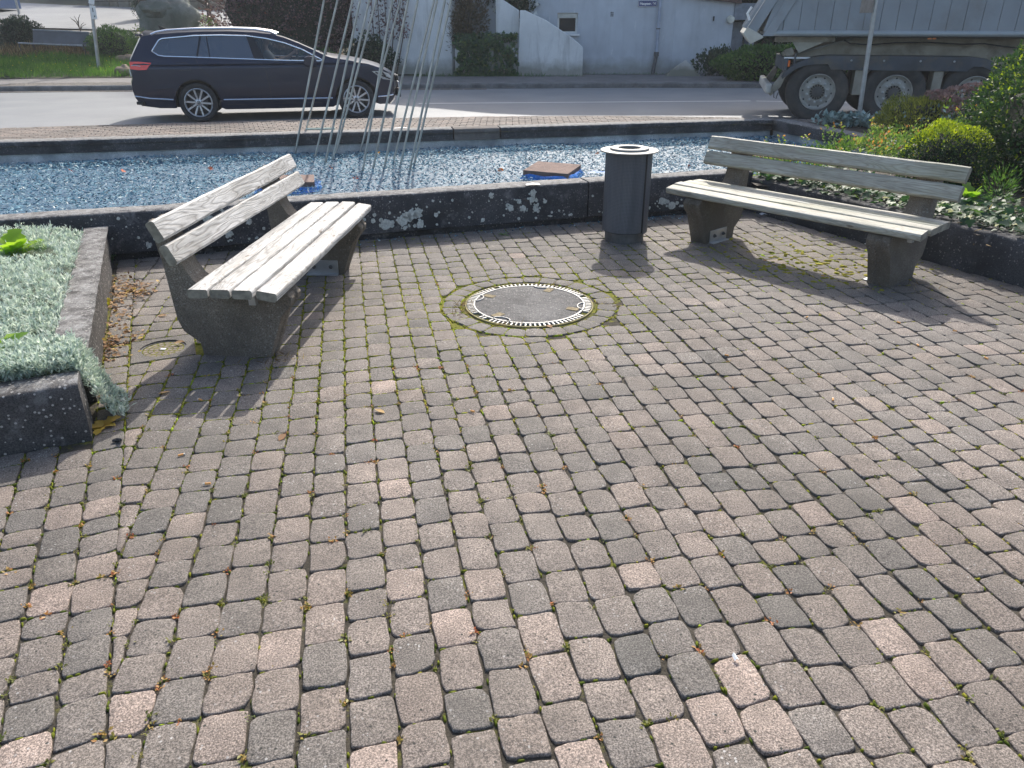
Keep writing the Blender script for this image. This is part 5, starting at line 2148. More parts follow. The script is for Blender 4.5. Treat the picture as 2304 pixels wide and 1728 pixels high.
mb.tube([(.32, -.92, 1.30), (.42, -.93, 1.25), (.75, -.93, 1.235), (1.15, -.93, 1.27), (1.6, -.93, 1.275), (2.1, -.93, 1.25), (2.45, -.93, 1.26), (2.75, -.93, 1.22), (3.1, -.93, 1.19), (3.6, -.93, 1.20)], .011, 6)
mb.build('hose', M['black'], tr, smooth=True)
# mudguard band over the three wheels, one each side
gp = [(-.62, .74), (-.55, .84), (-.45, .93), (-.28, 1.01), (-.10, 1.055), (.10, 1.075), (2.25, 1.075), (2.45, 1.05), (2.62, .98), (2.76, .87), (2.85, .74)]
gi = [(-.60, .70), (-.50, .78), (-.42, .85), (-.28, .91), (-.1, .935), (.10, .94), (.16, .855), (2.22, .855), (2.30, .93), (2.45, .925), (2.6, .86), (2.72, .78), (2.82, .70)]
for s in (-1, 1):
    mb = MB()
    n = len(gp)
    vs = [(x, s * .84, z) for x, z in gp] + [(x, s * 1.205, z) for x, z in gp]
    mb.add(vs, [(i, i + 1, n + i + 1, n + i) for i in range(n - 1)])
    mb.prism(gp + gi[::-1], s * 1.17, s * 1.20, 'y')
    mb.build('mudguard', TD, tr, angle=40, recalc=True)
    for x in (.62, 1.82):
        mb = MB()
        mb.box((x, s * 1.0, .66), (.14, .34, .38))
        mb.build('mud_flap', TB, tr)
    for x in (.45, .95, 1.5, 2.0):
        mb = MB()
        mb.ball((x, s * 1.205, 1.0), (.018, .012, .018), 8, 5)
        mb.build('guard_bolt', M['zinc'], tr)
# rear lamps and underrun bar
mb = MB()
mb.box((-.40, -1.10, 1.028), (.42, .06, .026))
mb.build('lamp_bar', M['white'], tr, bevel=0.004)
mb = MB()
mb.box((-.52, -1.10, .94), (.035, .10, .10))
mb.build('marker_lamp', simple('orange lamp lens', (0.75, 0.14, 0.01), 0.25, var=0.1), tr, bevel=0.005)
mb = MB()
mb.box((-.57, 0, .92), (.06, 2.3, .20))
mb.build('lamp_board', TD, tr, bevel=0.008)
mb = MB()
mb.tube([(-.43, -1.12, 1.10), (-.44, -1.12, .90)], .02, 8)
mb.lathe([(.026, -1.15), (.026, -1.10), (0, -1.15)], 10, 'y', Matrix.Translation((-.455, 0, .885)))
mb.build('latch_rod', M['iron'], tr)
mb = MB()
for yy in (-1.10, 1.02):
    mb = MB()
    mb.prism([(-.60, .80), (-.54, .74), (-.60, .56), (-.74, .42), (-.80, .46), (-.70, .64)], yy, yy + .08, 'y')
    mb.build('bumper_arm', TB, tr, bevel=0.006)
mb = MB()
mb.box((-.80, 0, .54), (.10, 2.36, .16))
mb.build('underrun_bar', simple('scuffed pale bar', (0.45, 0.44, 0.40), 0.7, var=0.25), tr, bevel=0.03, seg=3)
mb = MB()
mb.tube([(-.70, -1.13, .50), (-.69, -1.14, .40), (-.65, -1.14, .38), (-.63, -1.13, .48)], .008, 6)
mb.build('strap_loop', M['black'], tr)
for x in (1.55, 1.62):
    mb = MB()
    mb.box((x, -1.24, 1.335), (.05, .02, .022))
    mb.build('side_marker', simple('dull orange lens', (0.55, 0.15, 0.03), 0.4), tr)
mb = MB()
mb.box((3.10, -1.0, .93), (.05, .1, .25))
mb.box((3.6, -1.0, .85), (.6, .3, .5))
mb.build('support_leg', TB, tr, bevel=0.01)
# wheels
ty, rm, nt_, sl2, ho = MB(), MB(), MB(), MB(), MB()
ty.lathe([(.285, -.15), (.31, -.175), (.40, -.185), (.455, -.175), (.485, -.155), (.497, -.13), (.50, 0), (.497, .13), (.485, .155), (.455, .175), (.40, .185), (.31, .175), (.285, .15)], 44, 'y')
rm.lathe([(.285, -.15), (.290, -.165), (.280, -.172), (.268, -.160), (.262, -.125), (.225, -.115), (.20, -.130), (.125, -.135), (.122, -.09), (.0, -.09)], 44, 'y')
nt_.lathe([(.0215, -.132), (.0215, -.150), (.014, -.158), (0, -.160)], 10, 'y')
for k in range(10):
    a = 2 * math.pi * k / 10
    ho.lathe([(.0155, -.1285), (0, -.129)], 10, 'y', Matrix.Translation((.235 * math.cos(a), .008, .235 * math.sin(a))))
sl2.lathe([(.085, -.09), (.085, -.145), (.07, -.15), (0, -.152)], 24, 'y')
for k in range(16):
    ho.box((.105, -.133, 0), (.030, .012, .016), Matrix.Rotation(2 * math.pi * k / 16, 4, 'Y'))
TY = simple('dusty truck tyre', (0.045, 0.044, 0.043), 0.85, var=0.35, scale=5, dirt=(0.10, 0.09, 0.075))
RM = simple('grubby steel rim', (0.36, 0.345, 0.31), 0.55, 0.3, 0.2, 8)
mes = [('rim', rm.mesh('rim', RM, angle=30)), ('hub', sl2.mesh('hub', simple('dusty dark hub', (0.09, 0.085, 0.078), 0.7), angle=40)), ('rim_holes', ho.mesh('rim_holes', M['black']))]
tym = ty.mesh('tyre', TY, angle=40)
num = nt_.mesh('wheel_nut', simple('plastic nut caps', (0.42, 0.42, 0.40), 0.4), angle=40)
for k in range(3):
    for s in (-1, 1):
        wo = link('wheel', tym, tr)
        wo.location = (1.20 * k, s * .995, .50)
        wo.rotation_euler = (0, R(17 * k + 5), 0 if s < 0 else math.pi)
        for nm, me in mes:
            q = link(nm, me, wo)
            if nm == 'rim_holes':
                q['kind'] = 'stuff'
        for j in range(10):
            a = 2 * math.pi * (j + .5) / 10
            link('wheel_nut', num, wo).location = (.165 * math.cos(a), 0, .165 * math.sin(a))
    mb = MB()
    mb.tube([(1.20 * k, -.85, .5), (1.20 * k, .85, .5)], .07, 10)
    mb.build('axle', TB, tr)

# =================================================================== PLANTS AND BACKGROUND
LEAF = (np.array([(0, 0, 0), (.45, .30, .07), (1, 0, -.05), (.45, -.30, .07)]), np.array([(0, 2, 1), (0, 3, 2)]))
NARROW = (np.array([(0, 0, 0), (.5, .11, .03), (1, 0, 0), (.5, -.11, .03)]), np.array([(0, 2, 1), (0, 3, 2)]))
BLADE = (np.array([(0, .04, 0), (0, -.04, 0), (.55, .03, .0), (.55, -.03, 0), (1, 0, -.12)]), np.array([(0, 1, 3), (0, 3, 2), (2, 3, 4)]))
IVY = (np.array([(0, 0, 0), (.05, .36, .04), (.35, .50, .02), (.48, .27, .05), (1, 0, -.06), (.48, -.27, .05), (.35, -.50, .02), (.05, -.36, .04), (.25, 0, -.02)]), np.array([(8, 0, 7), (8, 7, 6), (8, 6, 5), (8, 5, 4), (8, 4, 3), (8, 3, 2), (8, 2, 1), (8, 1, 0)]))


def unit(v):
    return v / (np.linalg.norm(v, axis=1, keepdims=True) + 1e-9)


def rnd_dirs(n):
    return unit(RNG.normal(size=(n, 3)))


def leafcloud(name, P, D, Nn, L, tint, mat, parent=None, tmpl=LEAF):
    T, Fc = tmpl
    D = unit(D)
    S = unit(np.cross(Nn, D))
    Nn = np.cross(D, S)
    L = np.broadcast_to(np.asarray(L, float), (len(P),))
    V = P[:, None, :] + L[:, None, None] * (T[None, :, 0:1] * D[:, None, :] + T[None, :, 1:2] * S[:, None, :] + T[None, :, 2:3] * Nn[:, None, :])
    k = len(T)
    idx = (np.arange(len(P)) * k)[:, None, None] + Fc[None]
    return raw_mesh(name, V.reshape(-1, 3), idx.reshape(-1, 3), mat, np.repeat(tint, k), parent, 3)


def lumpy(d, seed, amp=0.16):
    r = np.random.default_rng(seed)
    out = np.ones(len(d))
    for f in (2.3, 4.1, 7.5):
        k = r.normal(size=(3,)) * f
        k2 = r.normal(size=(3,)) * f
        out += amp * (2.3 / f) ** 0.7 * np.sin(d @ k + r.uniform(0, 6)) * np.cos(d @ k2 + r.uniform(0, 6))
    return out


def crown_pts(c, rad, n, seed, lo=0.72, amp=0.16, flat=None):
    d = rnd_dirs(n)
    if flat is not None:
        d[:, 2] = np.where(d[:, 2] < flat, -d[:, 2] * 0.6, d[:, 2])
        d = unit(d)
    u = lo + (1 - lo) * RNG.random(n) ** 0.6
    m = lumpy(d, seed, amp)
    P = np.array(c) + d * np.array(rad) * (u * m)[:, None]
    return P, d


def bush(name, label, c, rad, n, L, mat, seed, group=None, cat='shrub', lo=0.72, amp=0.16, upb=0.35, tint=None, core=True, tmpl=LEAF, flat=None, stems=None, part='foliage'):
    t = thing(name, label, cat, (c[0], c[1], c[2] - rad[2]), 0, group)
    o = np.array([0, 0, rad[2]])
    P, d = crown_pts(o, rad, n, seed, lo, amp, flat)
    axis = unit(d + RNG.normal(size=(n, 3)) * 0.75 + np.array([0, 0, upb]))
    nrm = unit(np.cross(axis, RNG.normal(size=(n, 3))) + np.array([0, 0, .5]) + d * .4)
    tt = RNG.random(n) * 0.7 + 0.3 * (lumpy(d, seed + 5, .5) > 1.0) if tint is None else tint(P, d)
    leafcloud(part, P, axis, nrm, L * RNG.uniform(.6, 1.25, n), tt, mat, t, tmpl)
    if core:
        mb = MB()
        nu, nv = 18, 10
        mb.ball((0, 0, rad[2]), tuple(r * .70 for r in rad), nu, nv)
        dv = unit(np.array([[p[0] / rad[0], p[1] / rad[1], (p[2] - rad[2]) / rad[2]] for p in mb.v]))
        mm = lumpy(dv, seed, amp)
        mb.v = [tuple(o + dv[i] * np.array(rad) * mm[i] * (.70 + .06 * ((i * 7919) % 5 - 2) / 2)) for i in range(len(dv))]
        mb.build('shaded_core', M['twig'], t, smooth=True)  # solid stand-in for branches, dark colour painting the shade inside the crown
    if stems:
        mb = MB()
        for p0, p1, r in stems:
            mb.tube([p0, ((p0[0] + p1[0]) / 2 + .03, (p0[1] + p1[1]) / 2, (p0[2] + p1[2]) / 2), p1], [r, r * .8, r * .5], 7)
        mb.build('trunk', M['bark'], t, smooth=True)
    return t


M['twig'] = simple('twigs and inner leaves in painted shade', (0.012, 0.018, 0.008), 0.95, var=0.5, scale=14, bmp=1.0, bscale=30)
M['bark'] = simple('bark', (0.085, 0.065, 0.05), 0.9, var=0.4, scale=20, bmp=0.7, bscale=40)
LM_ = {
    'silver': leafmat('silvery leaves', [(0.0, (0.22, 0.29, 0.24)), (0.4, (0.38, 0.46, 0.40)), (0.85, (0.62, 0.665, 0.59)), (1.0, (0.74, 0.77, 0.71))], 0.7, 0.32, 0.2, 1.4, .95),
    'dark': leafmat('dark evergreen leaves', [(0, (0.014, 0.034, 0.020)), (.6, (0.030, 0.062, 0.030)), (1, (0.060, 0.105, 0.045))], 0.45, 0.18),
    'box': leafmat('box leaves', [(0, (0.016, 0.040, 0.020)), (.45, (0.035, 0.075, 0.028)), (.7, (0.16, 0.23, 0.02)), (1, (0.42, 0.46, 0.02))], 0.5, 0.3),
    'green': leafmat('fresh green leaves', [(0, (0.035, 0.085, 0.024)), (.6, (0.075, 0.16, 0.04)), (1, (0.15, 0.24, 0.06))], 0.5, 0.35),
    'mix': leafmat('green leaves with orange tips', [(0, (0.035, 0.08, 0.025)), (.55, (0.10, 0.18, 0.045)), (.90, (0.26, 0.31, 0.08)), (.95, (0.40, 0.16, 0.06)), (1, (0.48, 0.24, 0.09))], 0.55, 0.35, .25),
    'ivy': leafmat('ivy leaves', [(0, (0.018, 0.048, 0.026)), (.55, (0.036, 0.085, 0.042)), (.85, (0.085, 0.16, 0.06)), (1, (0.24, 0.26, 0.06))], 0.5, 0.28, 0.3),
    'purple': leafmat('purple leaves', [(0, (0.06, 0.040, 0.05)), (.6, (0.16, 0.09, 0.105)), (.93, (0.25, 0.15, 0.155)), (1, (0.30, 0.11, 0.09))], 0.5, 0.22),
    'brown': leafmat('browned conifer sprays', [(0, (0.035, 0.040, 0.026)), (.4, (0.075, 0.06, 0.036)), (.8, (0.13, 0.085, 0.05)), (1, (0.13, 0.12, 0.045))], 0.8, 0.15),
    'grass': leafmat('grass blades', [(0, (0.040, 0.10, 0.020)), (.6, (0.085, 0.19, 0.03)), (1, (0.16, 0.26, 0.05))], 0.55, 0.45),
    'heather': leafmat('yellow green sprigs', [(0, (0.075, 0.095, 0.02)), (.5, (0.20, 0.22, 0.04)), (1, (0.40, 0.39, 0.07))], 0.7, 0.3),
    'lamb': leafmat('blue grey leaves', [(0, (0.12, 0.19, 0.18)), (1, (0.34, 0.44, 0.42))], 0.75, 0.15, .3, 1.3, 1.0),
    'salad': leafmat('bright weed leaves', [(0, (0.12, 0.24, 0.03)), (1, (0.30, 0.44, 0.04))], 0.45, 0.5),
    'stone': leafmat('stonecrop rosettes', [(0, (0.07, 0.10, 0.022)), (.5, (0.22, 0.21, 0.05)), (.75, (0.38, 0.22, 0.07)), (1, (0.40, 0.12, 0.05))], 0.5, 0.25),
    'dry': leafmat('dry stalks and dead leaves', [(0, (0.08, 0.055, 0.03)), (.6, (0.22, 0.15, 0.08)), (1, (0.40, 0.29, 0.16))], 0.85, 0.25),
    'moss': tint_mat('moss', [(0, (0.05, 0.075, 0.012)), (.5, (0.16, 0.17, 0.02)), (.85, (0.27, 0.23, 0.035)), (1, (0.22, 0.33, 0.02))], 0.95, 0.1),
    'tree': leafmat('tree leaves', [(0, (0.02, 0.045, 0.016)), (1, (0.07, 0.12, 0.04))], 0.5, 0.3),
}


def scatter_poly(poly, n):
    x0, x1 = min(p.x for p in poly), max(p.x for p in poly)
    y0, y1 = min(p.y for p in poly), max(p.y for p in poly)
    x, y = RNG.uniform(x0, x1, n * 4), RNG.uniform(y0, y1, n * 4)
    k = inside(poly, x, y)
    return x[k][:n], y[k][:n]


# ------------------------------------------------------------------ silvery carpet in the planter
pn = left_n(PLEFT, PC)
pa = left_n(PC, PFAR)
E1 = PC + pd_ * 0.12 + pa * 0.0
poly = [PLEFT + pn * 0.15 - pl * 0.3, PC + pn * .15 - pl * .13, PC + pd_ * .40 + pa * .13, PFAR + pa * .13 - pd_ * .05, Vector((-5.6, 4.65))]
x, y = scatter_poly(poly, 13000)
x2, y2 = scatter_poly([PC + pn * .12 - pl * .5, PC + pd_ * .16, PC + pd_ * .42, PC + pd_ * .45 + pa * .3], 800)
xh, yh, zh = [], [], []
for k in range(300):
    a = RNG.uniform(.15, .42)
    o = RNG.uniform(-.02, .09) if RNG.random() < .8 else RNG.uniform(.05, .13)
    p = PC + pd_ * (a if o < .05 else min(a, .36)) - pa * o
    xh.append(p.x)
    yh.append(p.y)
    zh.append(max(0.01, 0.27 - max(0, o) * 2.6 - RNG.uniform(0, .06)))
hgt = 0.225 + 0.035 * np.sin(x * 2.3 + 1) * np.cos(y * 2.9) + RNG.uniform(-.02, .03, len(x))
edge = np.clip(((np.stack([x, y], 1) - np.array(PC)) @ np.array(pa) - .13) / .2, 0, 1)
P0 = np.concatenate([np.stack([x, y, hgt + .03 * edge], 1), np.stack([x2, y2, np.full(len(x2), .275) + RNG.uniform(-.03, .03, len(x2))], 1), np.stack([xh, yh, zh], 1)])
bare = (np.hypot(P0[:, 0] + 2.62, P0[:, 1] - 4.28) < .09) | (np.hypot(P0[:, 0] + 3.0, P0[:, 1] - 4.62) < .16)
P0 = P0[~bare]
nl = 9
n = len(P0)
ang = RNG.uniform(0, 2 * math.pi, (n, nl))
el = RNG.uniform(.25, 1.25, (n, nl))
lean = RNG.normal(0, .25, (n, 1, 3))
lean[:, :, 2] = 0
D = np.stack([np.cos(ang) * np.cos(el), np.sin(ang) * np.cos(el), np.sin(el)], 2) + lean
P = np.repeat(P0[:, None, :], nl, 1) + RNG.normal(0, .006, (n, nl, 3)) + np.array([0, 0, 1]) * RNG.uniform(0, .025, (n, nl, 1))
D = D.reshape(-1, 3)
P = P.reshape(-1, 3)
so2 = leafcloud('silver_carpet', P, D, unit(np.array([[0, 0, 1.0]]) + RNG.normal(0, .3, D.shape) - .5 * D * np.array([1, 1, 0])), RNG.uniform(.020, .038, len(P)), np.clip(RNG.normal(.55, .26, len(P)), 0, 1), LM_['silver'], None, (np.array([(0, 0, 0), (.5, .13, .04), (1, 0, 0), (.5, -.13, .04)]), LEAF[1]))
tag(so2, 'silvery green carpet plant filling the left planter', None, None, 'stuff')


def rosette(name, label, c, n, L, mat, el=(.3, 1.0), group=None, cat='weed', wide=1.0, seed=0, tl=(0, 1)):
    """one leafy plant, every leaf its own part"""
    rng = random.Random(seed)
    t = thing(name, label, cat, c, 0, group)
    for k in range(n):
        a = 2 * math.pi * k / n + rng.uniform(-.4, .4)
        e = rng.uniform(*el)
        LL = L * rng.uniform(.65, 1.1)
        mb = MB()
        mb.tint = rng.uniform(*tl)
        m = 6
        vs = []
        for i in range(m + 1):
            s = i / m
            bend = e - 1.1 * s * s
            r = LL * s
            z = LL * (math.sin(e) * s - .35 * s * s)
            wv = LL * .17 * wide * (math.sin(math.pi * min(1, s * .85 + .12)) ** .8) * (1 + .25 * (1 if i % 2 else -1)) if i < m else 0.002
            q = math.cos(e) * r + .08 * LL * s
            vs += [(q, wv, z + wv * .25), (q, 0, z), (q, -wv, z + wv * .25)]
        fs = []
        for i in range(m):
            b = i * 3
            fs += [(b, b + 1, b + 4, b + 3), (b + 1, b + 2, b + 5, b + 4)]
        mb.add(vs, fs, Matrix.Rotation(a, 4, 'Z'))
        mb.build('leaf', mat, t, smooth=True)
    return t


p = at_z(30, 575, .24)
rosette('dandelion', 'bright yellow green dandelion growing in the silvery planter near the basin wall', (p.x, p.y, .22), 13, .27, LM_['salad'], (.5, 1.2), None, 'weed', 1.3, 1, (.4, 1))
p = at_z(10, 790, .27)
rosette('dandelion', 'mid green leafy weed in the silvery planter by the front edging stone', (p.x - .03, p.y, .23), 11, .21, LM_['salad'], (.4, 1.1), None, 'weed', 1.1, 2, (0, .5))
p = at_z(2176, 458, .27)
rosette('leafy_weed', 'upright light green weed growing from the ivy right of the green bench back', (p.x, p.y, .26), 8, .26, LM_['salad'], (1.0, 1.4), None, 'weed', 1.0, 3, (0, .6))
p = at_z(1131, 527, 0)
rosette('small_weed', 'small green weed at the foot of the front basin wall left of the bin', (p.x, p.y - .03, 0), 7, .07, LM_['green'], (.3, .9), None, 'weed', .7, 4)
p = at_z(2105, 590, 0)
rosette('small_weed', 'pale weed seedling at the foot of the bed wall right of the green bench', (p.x + .08, p.y + .05, 0), 5, .12, LM_['salad'], (1.0, 1.4), None, 'weed', .8, 5, (0, .4))
p = at_z(252, 600, 0)
t_ = rosette('ivy_sprig', 'small ivy sprig in the corner between planter edging and basin wall', (p.x - .03, p.y + .02, .0), 9, .15, LM_['ivy'], (.7, 1.4), None, 'weed', 1.6, 6, (.3, .8))
p = at_z(235, 690, 0)
rosette('yellow_leaf_weed', 'single yellowed leaf weed at the foot of the planter edging', (p.x + .015, p.y, 0), 3, .075, leafmat('yellow leaf', [(0, (.45, .36, .03)), (1, (.30, .33, .05))], .5, .4), (.9, 1.3), None, 'weed', 1.6, 8)
p = at_z(216, 960, 0)
rosette('yellow_leaf_weed', 'yellow brown leaves lying at the near corner of the planter', (p.x + .03, p.y, .0), 5, .085, leafmat('ochre leaf', [(0, (.30, .20, .04)), (1, (.42, .30, .05))], .6, .3), (.3, .8), None, 'weed', 1.8, 9)
for k, (sx, sy) in enumerate(((835, 1205), (1330, 1195), (250, 1590), (870, 1120))):
    pass

# ------------------------------------------------------------------ moss in the joints and stonecrop rosettes
rng = random.Random(21)
mv, mf, mt = [], [], []


def clump(x, y, a, lx, ly, h, tint):
    n0 = len(mv)
    nseg = 7
    ca, sa = math.cos(a), math.sin(a)
    for r_, z in ((1.0, -.006), (.72, .7 * h), (.0, h)):
        for k in range(nseg if r_ else 1):
            q = 2 * math.pi * k / nseg
            rr = r_ * rng.uniform(.75, 1.2)
            u, v = lx * rr * math.cos(q), ly * rr * math.sin(q)
            mv.append((x + u * ca - v * sa, y + u * sa + v * ca, z - .004 if r_ == 1.0 else z))
            mt.append(min(1, max(0, tint + rng.uniform(-.15, .15))))
    for k in range(nseg):
        j = (k + 1) % nseg
        mf.append((n0 + k, n0 + j, n0 + nseg + j))
        mf.append((n0 + k, n0 + nseg + j, n0 + nseg + k))
        mf.append((n0 + nseg + k, n0 + nseg + j, n0 + 2 * nseg))


rv = []
for a, b in JOINTS:
    L_ = (b - a).length
    m = (a + b) / 2
    dm = (m - MH).length
    w_ = 0.05
    w_ += .6 * math.exp(-((dm - .55) / .28) ** 2)
    w_ += .9 * math.exp(-(((m.x - 2.15) / .75) ** 2 + ((m.y - 5.55) / .55) ** 2))
    w_ += 1.2 * math.exp(-(((m.x + .75) / .7) ** 2 + ((m.y - 4.4) / 1.1) ** 2))
    w_ += 1.2 * math.exp(-(((m.x + 1.7) / .35) ** 2 + ((m.y - 3.7) / 1.1) ** 2))
    w_ += .5 * math.exp(-(((m.x + 1.2) / .5) ** 2 + ((m.y - 3.0) / .6) ** 2))
    w_ += .4 * math.exp(-(((m.x - .9) / .9) ** 2 + ((m.y - 5.4) / .5) ** 2))
    w_ += .10 if m.y < 3 else 0
    k = w_ * 5
    while k > 0:
        if rng.random() < min(1, k):
            t = rng.random()
            p = a + (b - a) * t
            ang = math.atan2(b.y - a.y, b.x - a.x)
            orange = .75 if (m.x > 1.3 or dm < .85) else .5
            clump(p.x, p.y, ang, *((rng.uniform(.006, .020), rng.uniform(.003, .0062), rng.uniform(-.003, .0015)) if m.y > 2.9 else (rng.uniform(.004, .014), rng.uniform(.0022, .0050), rng.uniform(-.004, .0008))), min(1, max(0, rng.gauss(orange - (.05 if m.y > 2.9 else .3), .2))) if rng.random() < (.93 if m.y > 2.9 else .985) else 1.0)
        k -= 1
    if m.y < 3.6 and L_ > .05 and rng.random() < .13 + (.12 if m.x < .2 else 0):
        rv.append((*(a + (b - a) * rng.choice((0.02, .98, rng.random()))), rng.random()))
for _ in range(130):
    x, y = rng.gauss(2.2, .36), rng.gauss(5.42, .30)
    if (Vector((x, y)) - WB).dot(-left_n(WB, RB)) < .12 or (x - 1.0) < .5:
        continue
    clump(x, y, rng.uniform(0, 3), rng.uniform(.012, .045), rng.uniform(.010, .022), rng.uniform(.004, .010), rng.gauss(.72, .12))
o = raw_mesh('joint_moss', np.array(mv), np.array(mf), LM_['moss'], np.clip(np.array(mt), 0, 1), plaza, 3, True)
o['kind'] = 'stuff'
rv = np.array(rv)
nl = 9
n = len(rv)
ang = RNG.uniform(0, 2 * math.pi, (n, nl))
el = RNG.uniform(.1, 1.0, (n, nl))
D = np.stack([np.cos(ang) * np.cos(el), np.sin(ang) * np.cos(el), np.sin(el)], 2)
P = np.concatenate([rv[:, :2], np.full((n, 1), -.004)], 1)[:, None, :] + np.concatenate([RNG.normal(0, .007, (n, nl, 2)), RNG.uniform(0, .004, (n, nl, 1))], 2)
LL = np.repeat(RNG.uniform(.006, .015, n), nl)
o = leafcloud('stonecrop', P.reshape(-1, 3), D.reshape(-1, 3), np.tile([[0, 0, 1.0]], (n * nl, 1)) + RNG.normal(0, .2, (n * nl, 3)), LL, np.clip(np.repeat(rv[:, 2], nl) * .8 + RNG.uniform(0, .3, n * nl), 0, 1), LM_['stone'], plaza)
o['kind'] = 'stuff'

# dry grass round the manhole and bench feet
pts = []
for c_, r_, k in ((MH + Vector((-.42, -.02)), .05, 40), (MH + Vector((-.40, -.16)), .06, 50), (MH + Vector((.50, -.02)), .05, 26), (MH + Vector((-.15, -.37)), .05, 30), (MH + Vector((.14, .34)), .05, 20), (Vector((-1.22, 3.62)), .09, 60), (Vector((2.75, 4.85)), .1, 40)):
    for _ in range(k):
        pts.append((c_.x + rng.gauss(0, r_), c_.y + rng.gauss(0, r_ * .6), 0.0))
P = np.array(pts)
D = unit(RNG.normal(size=(len(P), 3)) * np.array([1, 1, .4]) + np.array([0, 0, .35]))
o = leafcloud('dry_grass', P, D, rnd_dirs(len(P)), RNG.uniform(.02, .06, len(P)), RNG.random(len(P)), LM_['dry'], plaza, BLADE)
o['kind'] = 'stuff'

# ------------------------------------------------------------------ leaf litter, stray leaves, cigarette ends, droppings
DL = leafmat('dead leaves', [(0, (.10, .05, .03)), (.5, (.26, .15, .08)), (.85, (.42, .27, .15)), (1, (.50, .36, .10))], .8, .2)
P = []
for k in range(240):
    t = RNG.random()
    c_ = PFAR + (PC - PFAR) * (.14 + .56 * t)
    d_ = abs(RNG.normal(0, .06)) + .01
    P.append((c_.x - pa.x * d_, c_.y - pa.y * d_, RNG.uniform(.002, .012)))
for k in range(170):
    q = at_z(300 + RNG.normal(0, 22), 655 + RNG.normal(0, 10), 0)
    P.append((q.x, q.y, RNG.uniform(.002, .02)))
for k in range(120):
    q = PFAR + (PC - PFAR) * .62 - pa * abs(RNG.normal(.03, .05)) + Vector((RNG.normal(0, .05), RNG.normal(0, .12)))
    P.append((q.x, q.y, RNG.uniform(.002, .02)))
P = np.array(P)
D = unit(RNG.normal(size=(len(P), 3)) * np.array([1, 1, .25]))
o = leafcloud('leaf_litter', P, D, unit(RNG.normal(0, .35, (len(P), 3)) + np.array([0, 0, 1])), RNG.uniform(.014, .04, len(P)), RNG.random(len(P)), DL)
tag(o, None, None, None, 'stuff')
for k, (sx, sy, lab) in enumerate(((365, 711, 'pale curled dead leaf behind the white bench leg'), (635, 985, 'brown crumpled leaf on grey pavers below the white bench'), (855, 926, 'pale grey oval leaf lying on the pavers below the manhole'), (370, 884, 'pale leaf flat on the shaded pavers near the planter corner'), (1236, 735, 'tan leaf on the manhole rim front edge'), (403, 771, 'tan leaf standing at the edge of the iron inspection cap'))):
    p = at_z(sx, sy, .004)
    mb = MB()
    a = k * 1.3
    mb.tint = (.8, .45, .9, .75, .6, .8)[k]
    mb.add([(-.028, 0, 0), (-.008, .014, .008), (.012, .013, .01), (.030, 0, .004), (.01, -.013, .006), (-.01, -.013, .003), (0, 0, .001)], [(6, 0, 5), (6, 5, 4), (6, 4, 3), (6, 3, 2), (6, 2, 1), (6, 1, 0)], Matrix.Rotation(a, 4, 'Z'))
    o = mb.build('fallen_leaf', DL, None, smooth=True)
    o.location = p
    tag(o, lab, 'leaf', 'stray fallen leaves')
BUT = simple('orange cigarette filter', (0.62, 0.30, 0.09), 0.8, var=0.15)
ASH = simple('cigarette paper', (0.62, 0.58, 0.50), 0.9, var=0.15)
for k, (sx, sy) in enumerate(((450, 899), (408, 1023), (1816, 713), (1634, 799), (1874, 898), (2065, 776), (2147, 744), (2218, 805), (2021, 725), (1062, 925), (983, 640), (1850, 620), (1720, 585), (466, 1088))):
    p = at_z(sx, sy, .007)
    t = thing('cigarette_butt', 'orange cigarette butt lying on the pavers ' + ('in the bench shadow near the planter', 'below the planter corner', 'right of the manhole in the sun', 'below the bench shadow, third column right', 'amid the sunny right pavers', 'in front of the green bench, left of two', 'in front of the green bench, nearest to it', 'closest to the right picture edge', 'at the tip of the green bench shadow', 'straight below the manhole', 'between the manhole and the basin wall', 'under the middle of the green bench', 'under the left end of the green bench', 'on the cut stones of the laying seam')[k], 'cigarette butt', p, R(k * 47), 'cigarette butts on the pavers')
    t.rotation_euler = (0, 0, R(20 + k * 13 if k % 3 else 150))
    mb = MB()
    mb.tube([(-.013, 0, 0), (.008, 0, 0)], .0042, 7)
    mb.build('filter', BUT, t, smooth=False)
    mb = MB()
    mb.tube([(.008, 0, 0), (.014, 0, -.0005)], .0041, 7)
    mb.build('paper_end', ASH, t)
p = at_z(264, 996, 0)
t = thing('dropping', 'small dark dropping on the pavers in front of the planter corner', 'dropping', p)
mb = MB()
mb.tube([(-.02, 0, .008), (-.005, .008, .009), (.012, .004, .01), (.018, -.008, .02), (.008, -.012, .026)], [.006, .009, .009, .008, .004], 8)
mb.build('dropping_body', M['black'], t, smooth=True)
# spilt glass near the bin and at the foot of the wall
P, = (np.array([(on_front(q).x + RNG.normal(0, .02) + .02, on_front(q).y - abs(RNG.normal(.05, .05)), .004) for q in np.concatenate([RNG.uniform(-1.3, 1.6, 170), RNG.normal(1.15, .12, 120)])]),)
o = leafcloud('spilt_glass', P, unit(RNG.normal(size=(len(P), 3)) * np.array([1, 1, .2])), np.tile([[0, 0, 1.0]], (len(P), 1)) + RNG.normal(0, .4, (len(P), 3)), RNG.uniform(.012, .026, len(P)), RNG.random(len(P)), M['chips'])
o['kind'] = 'stuff'
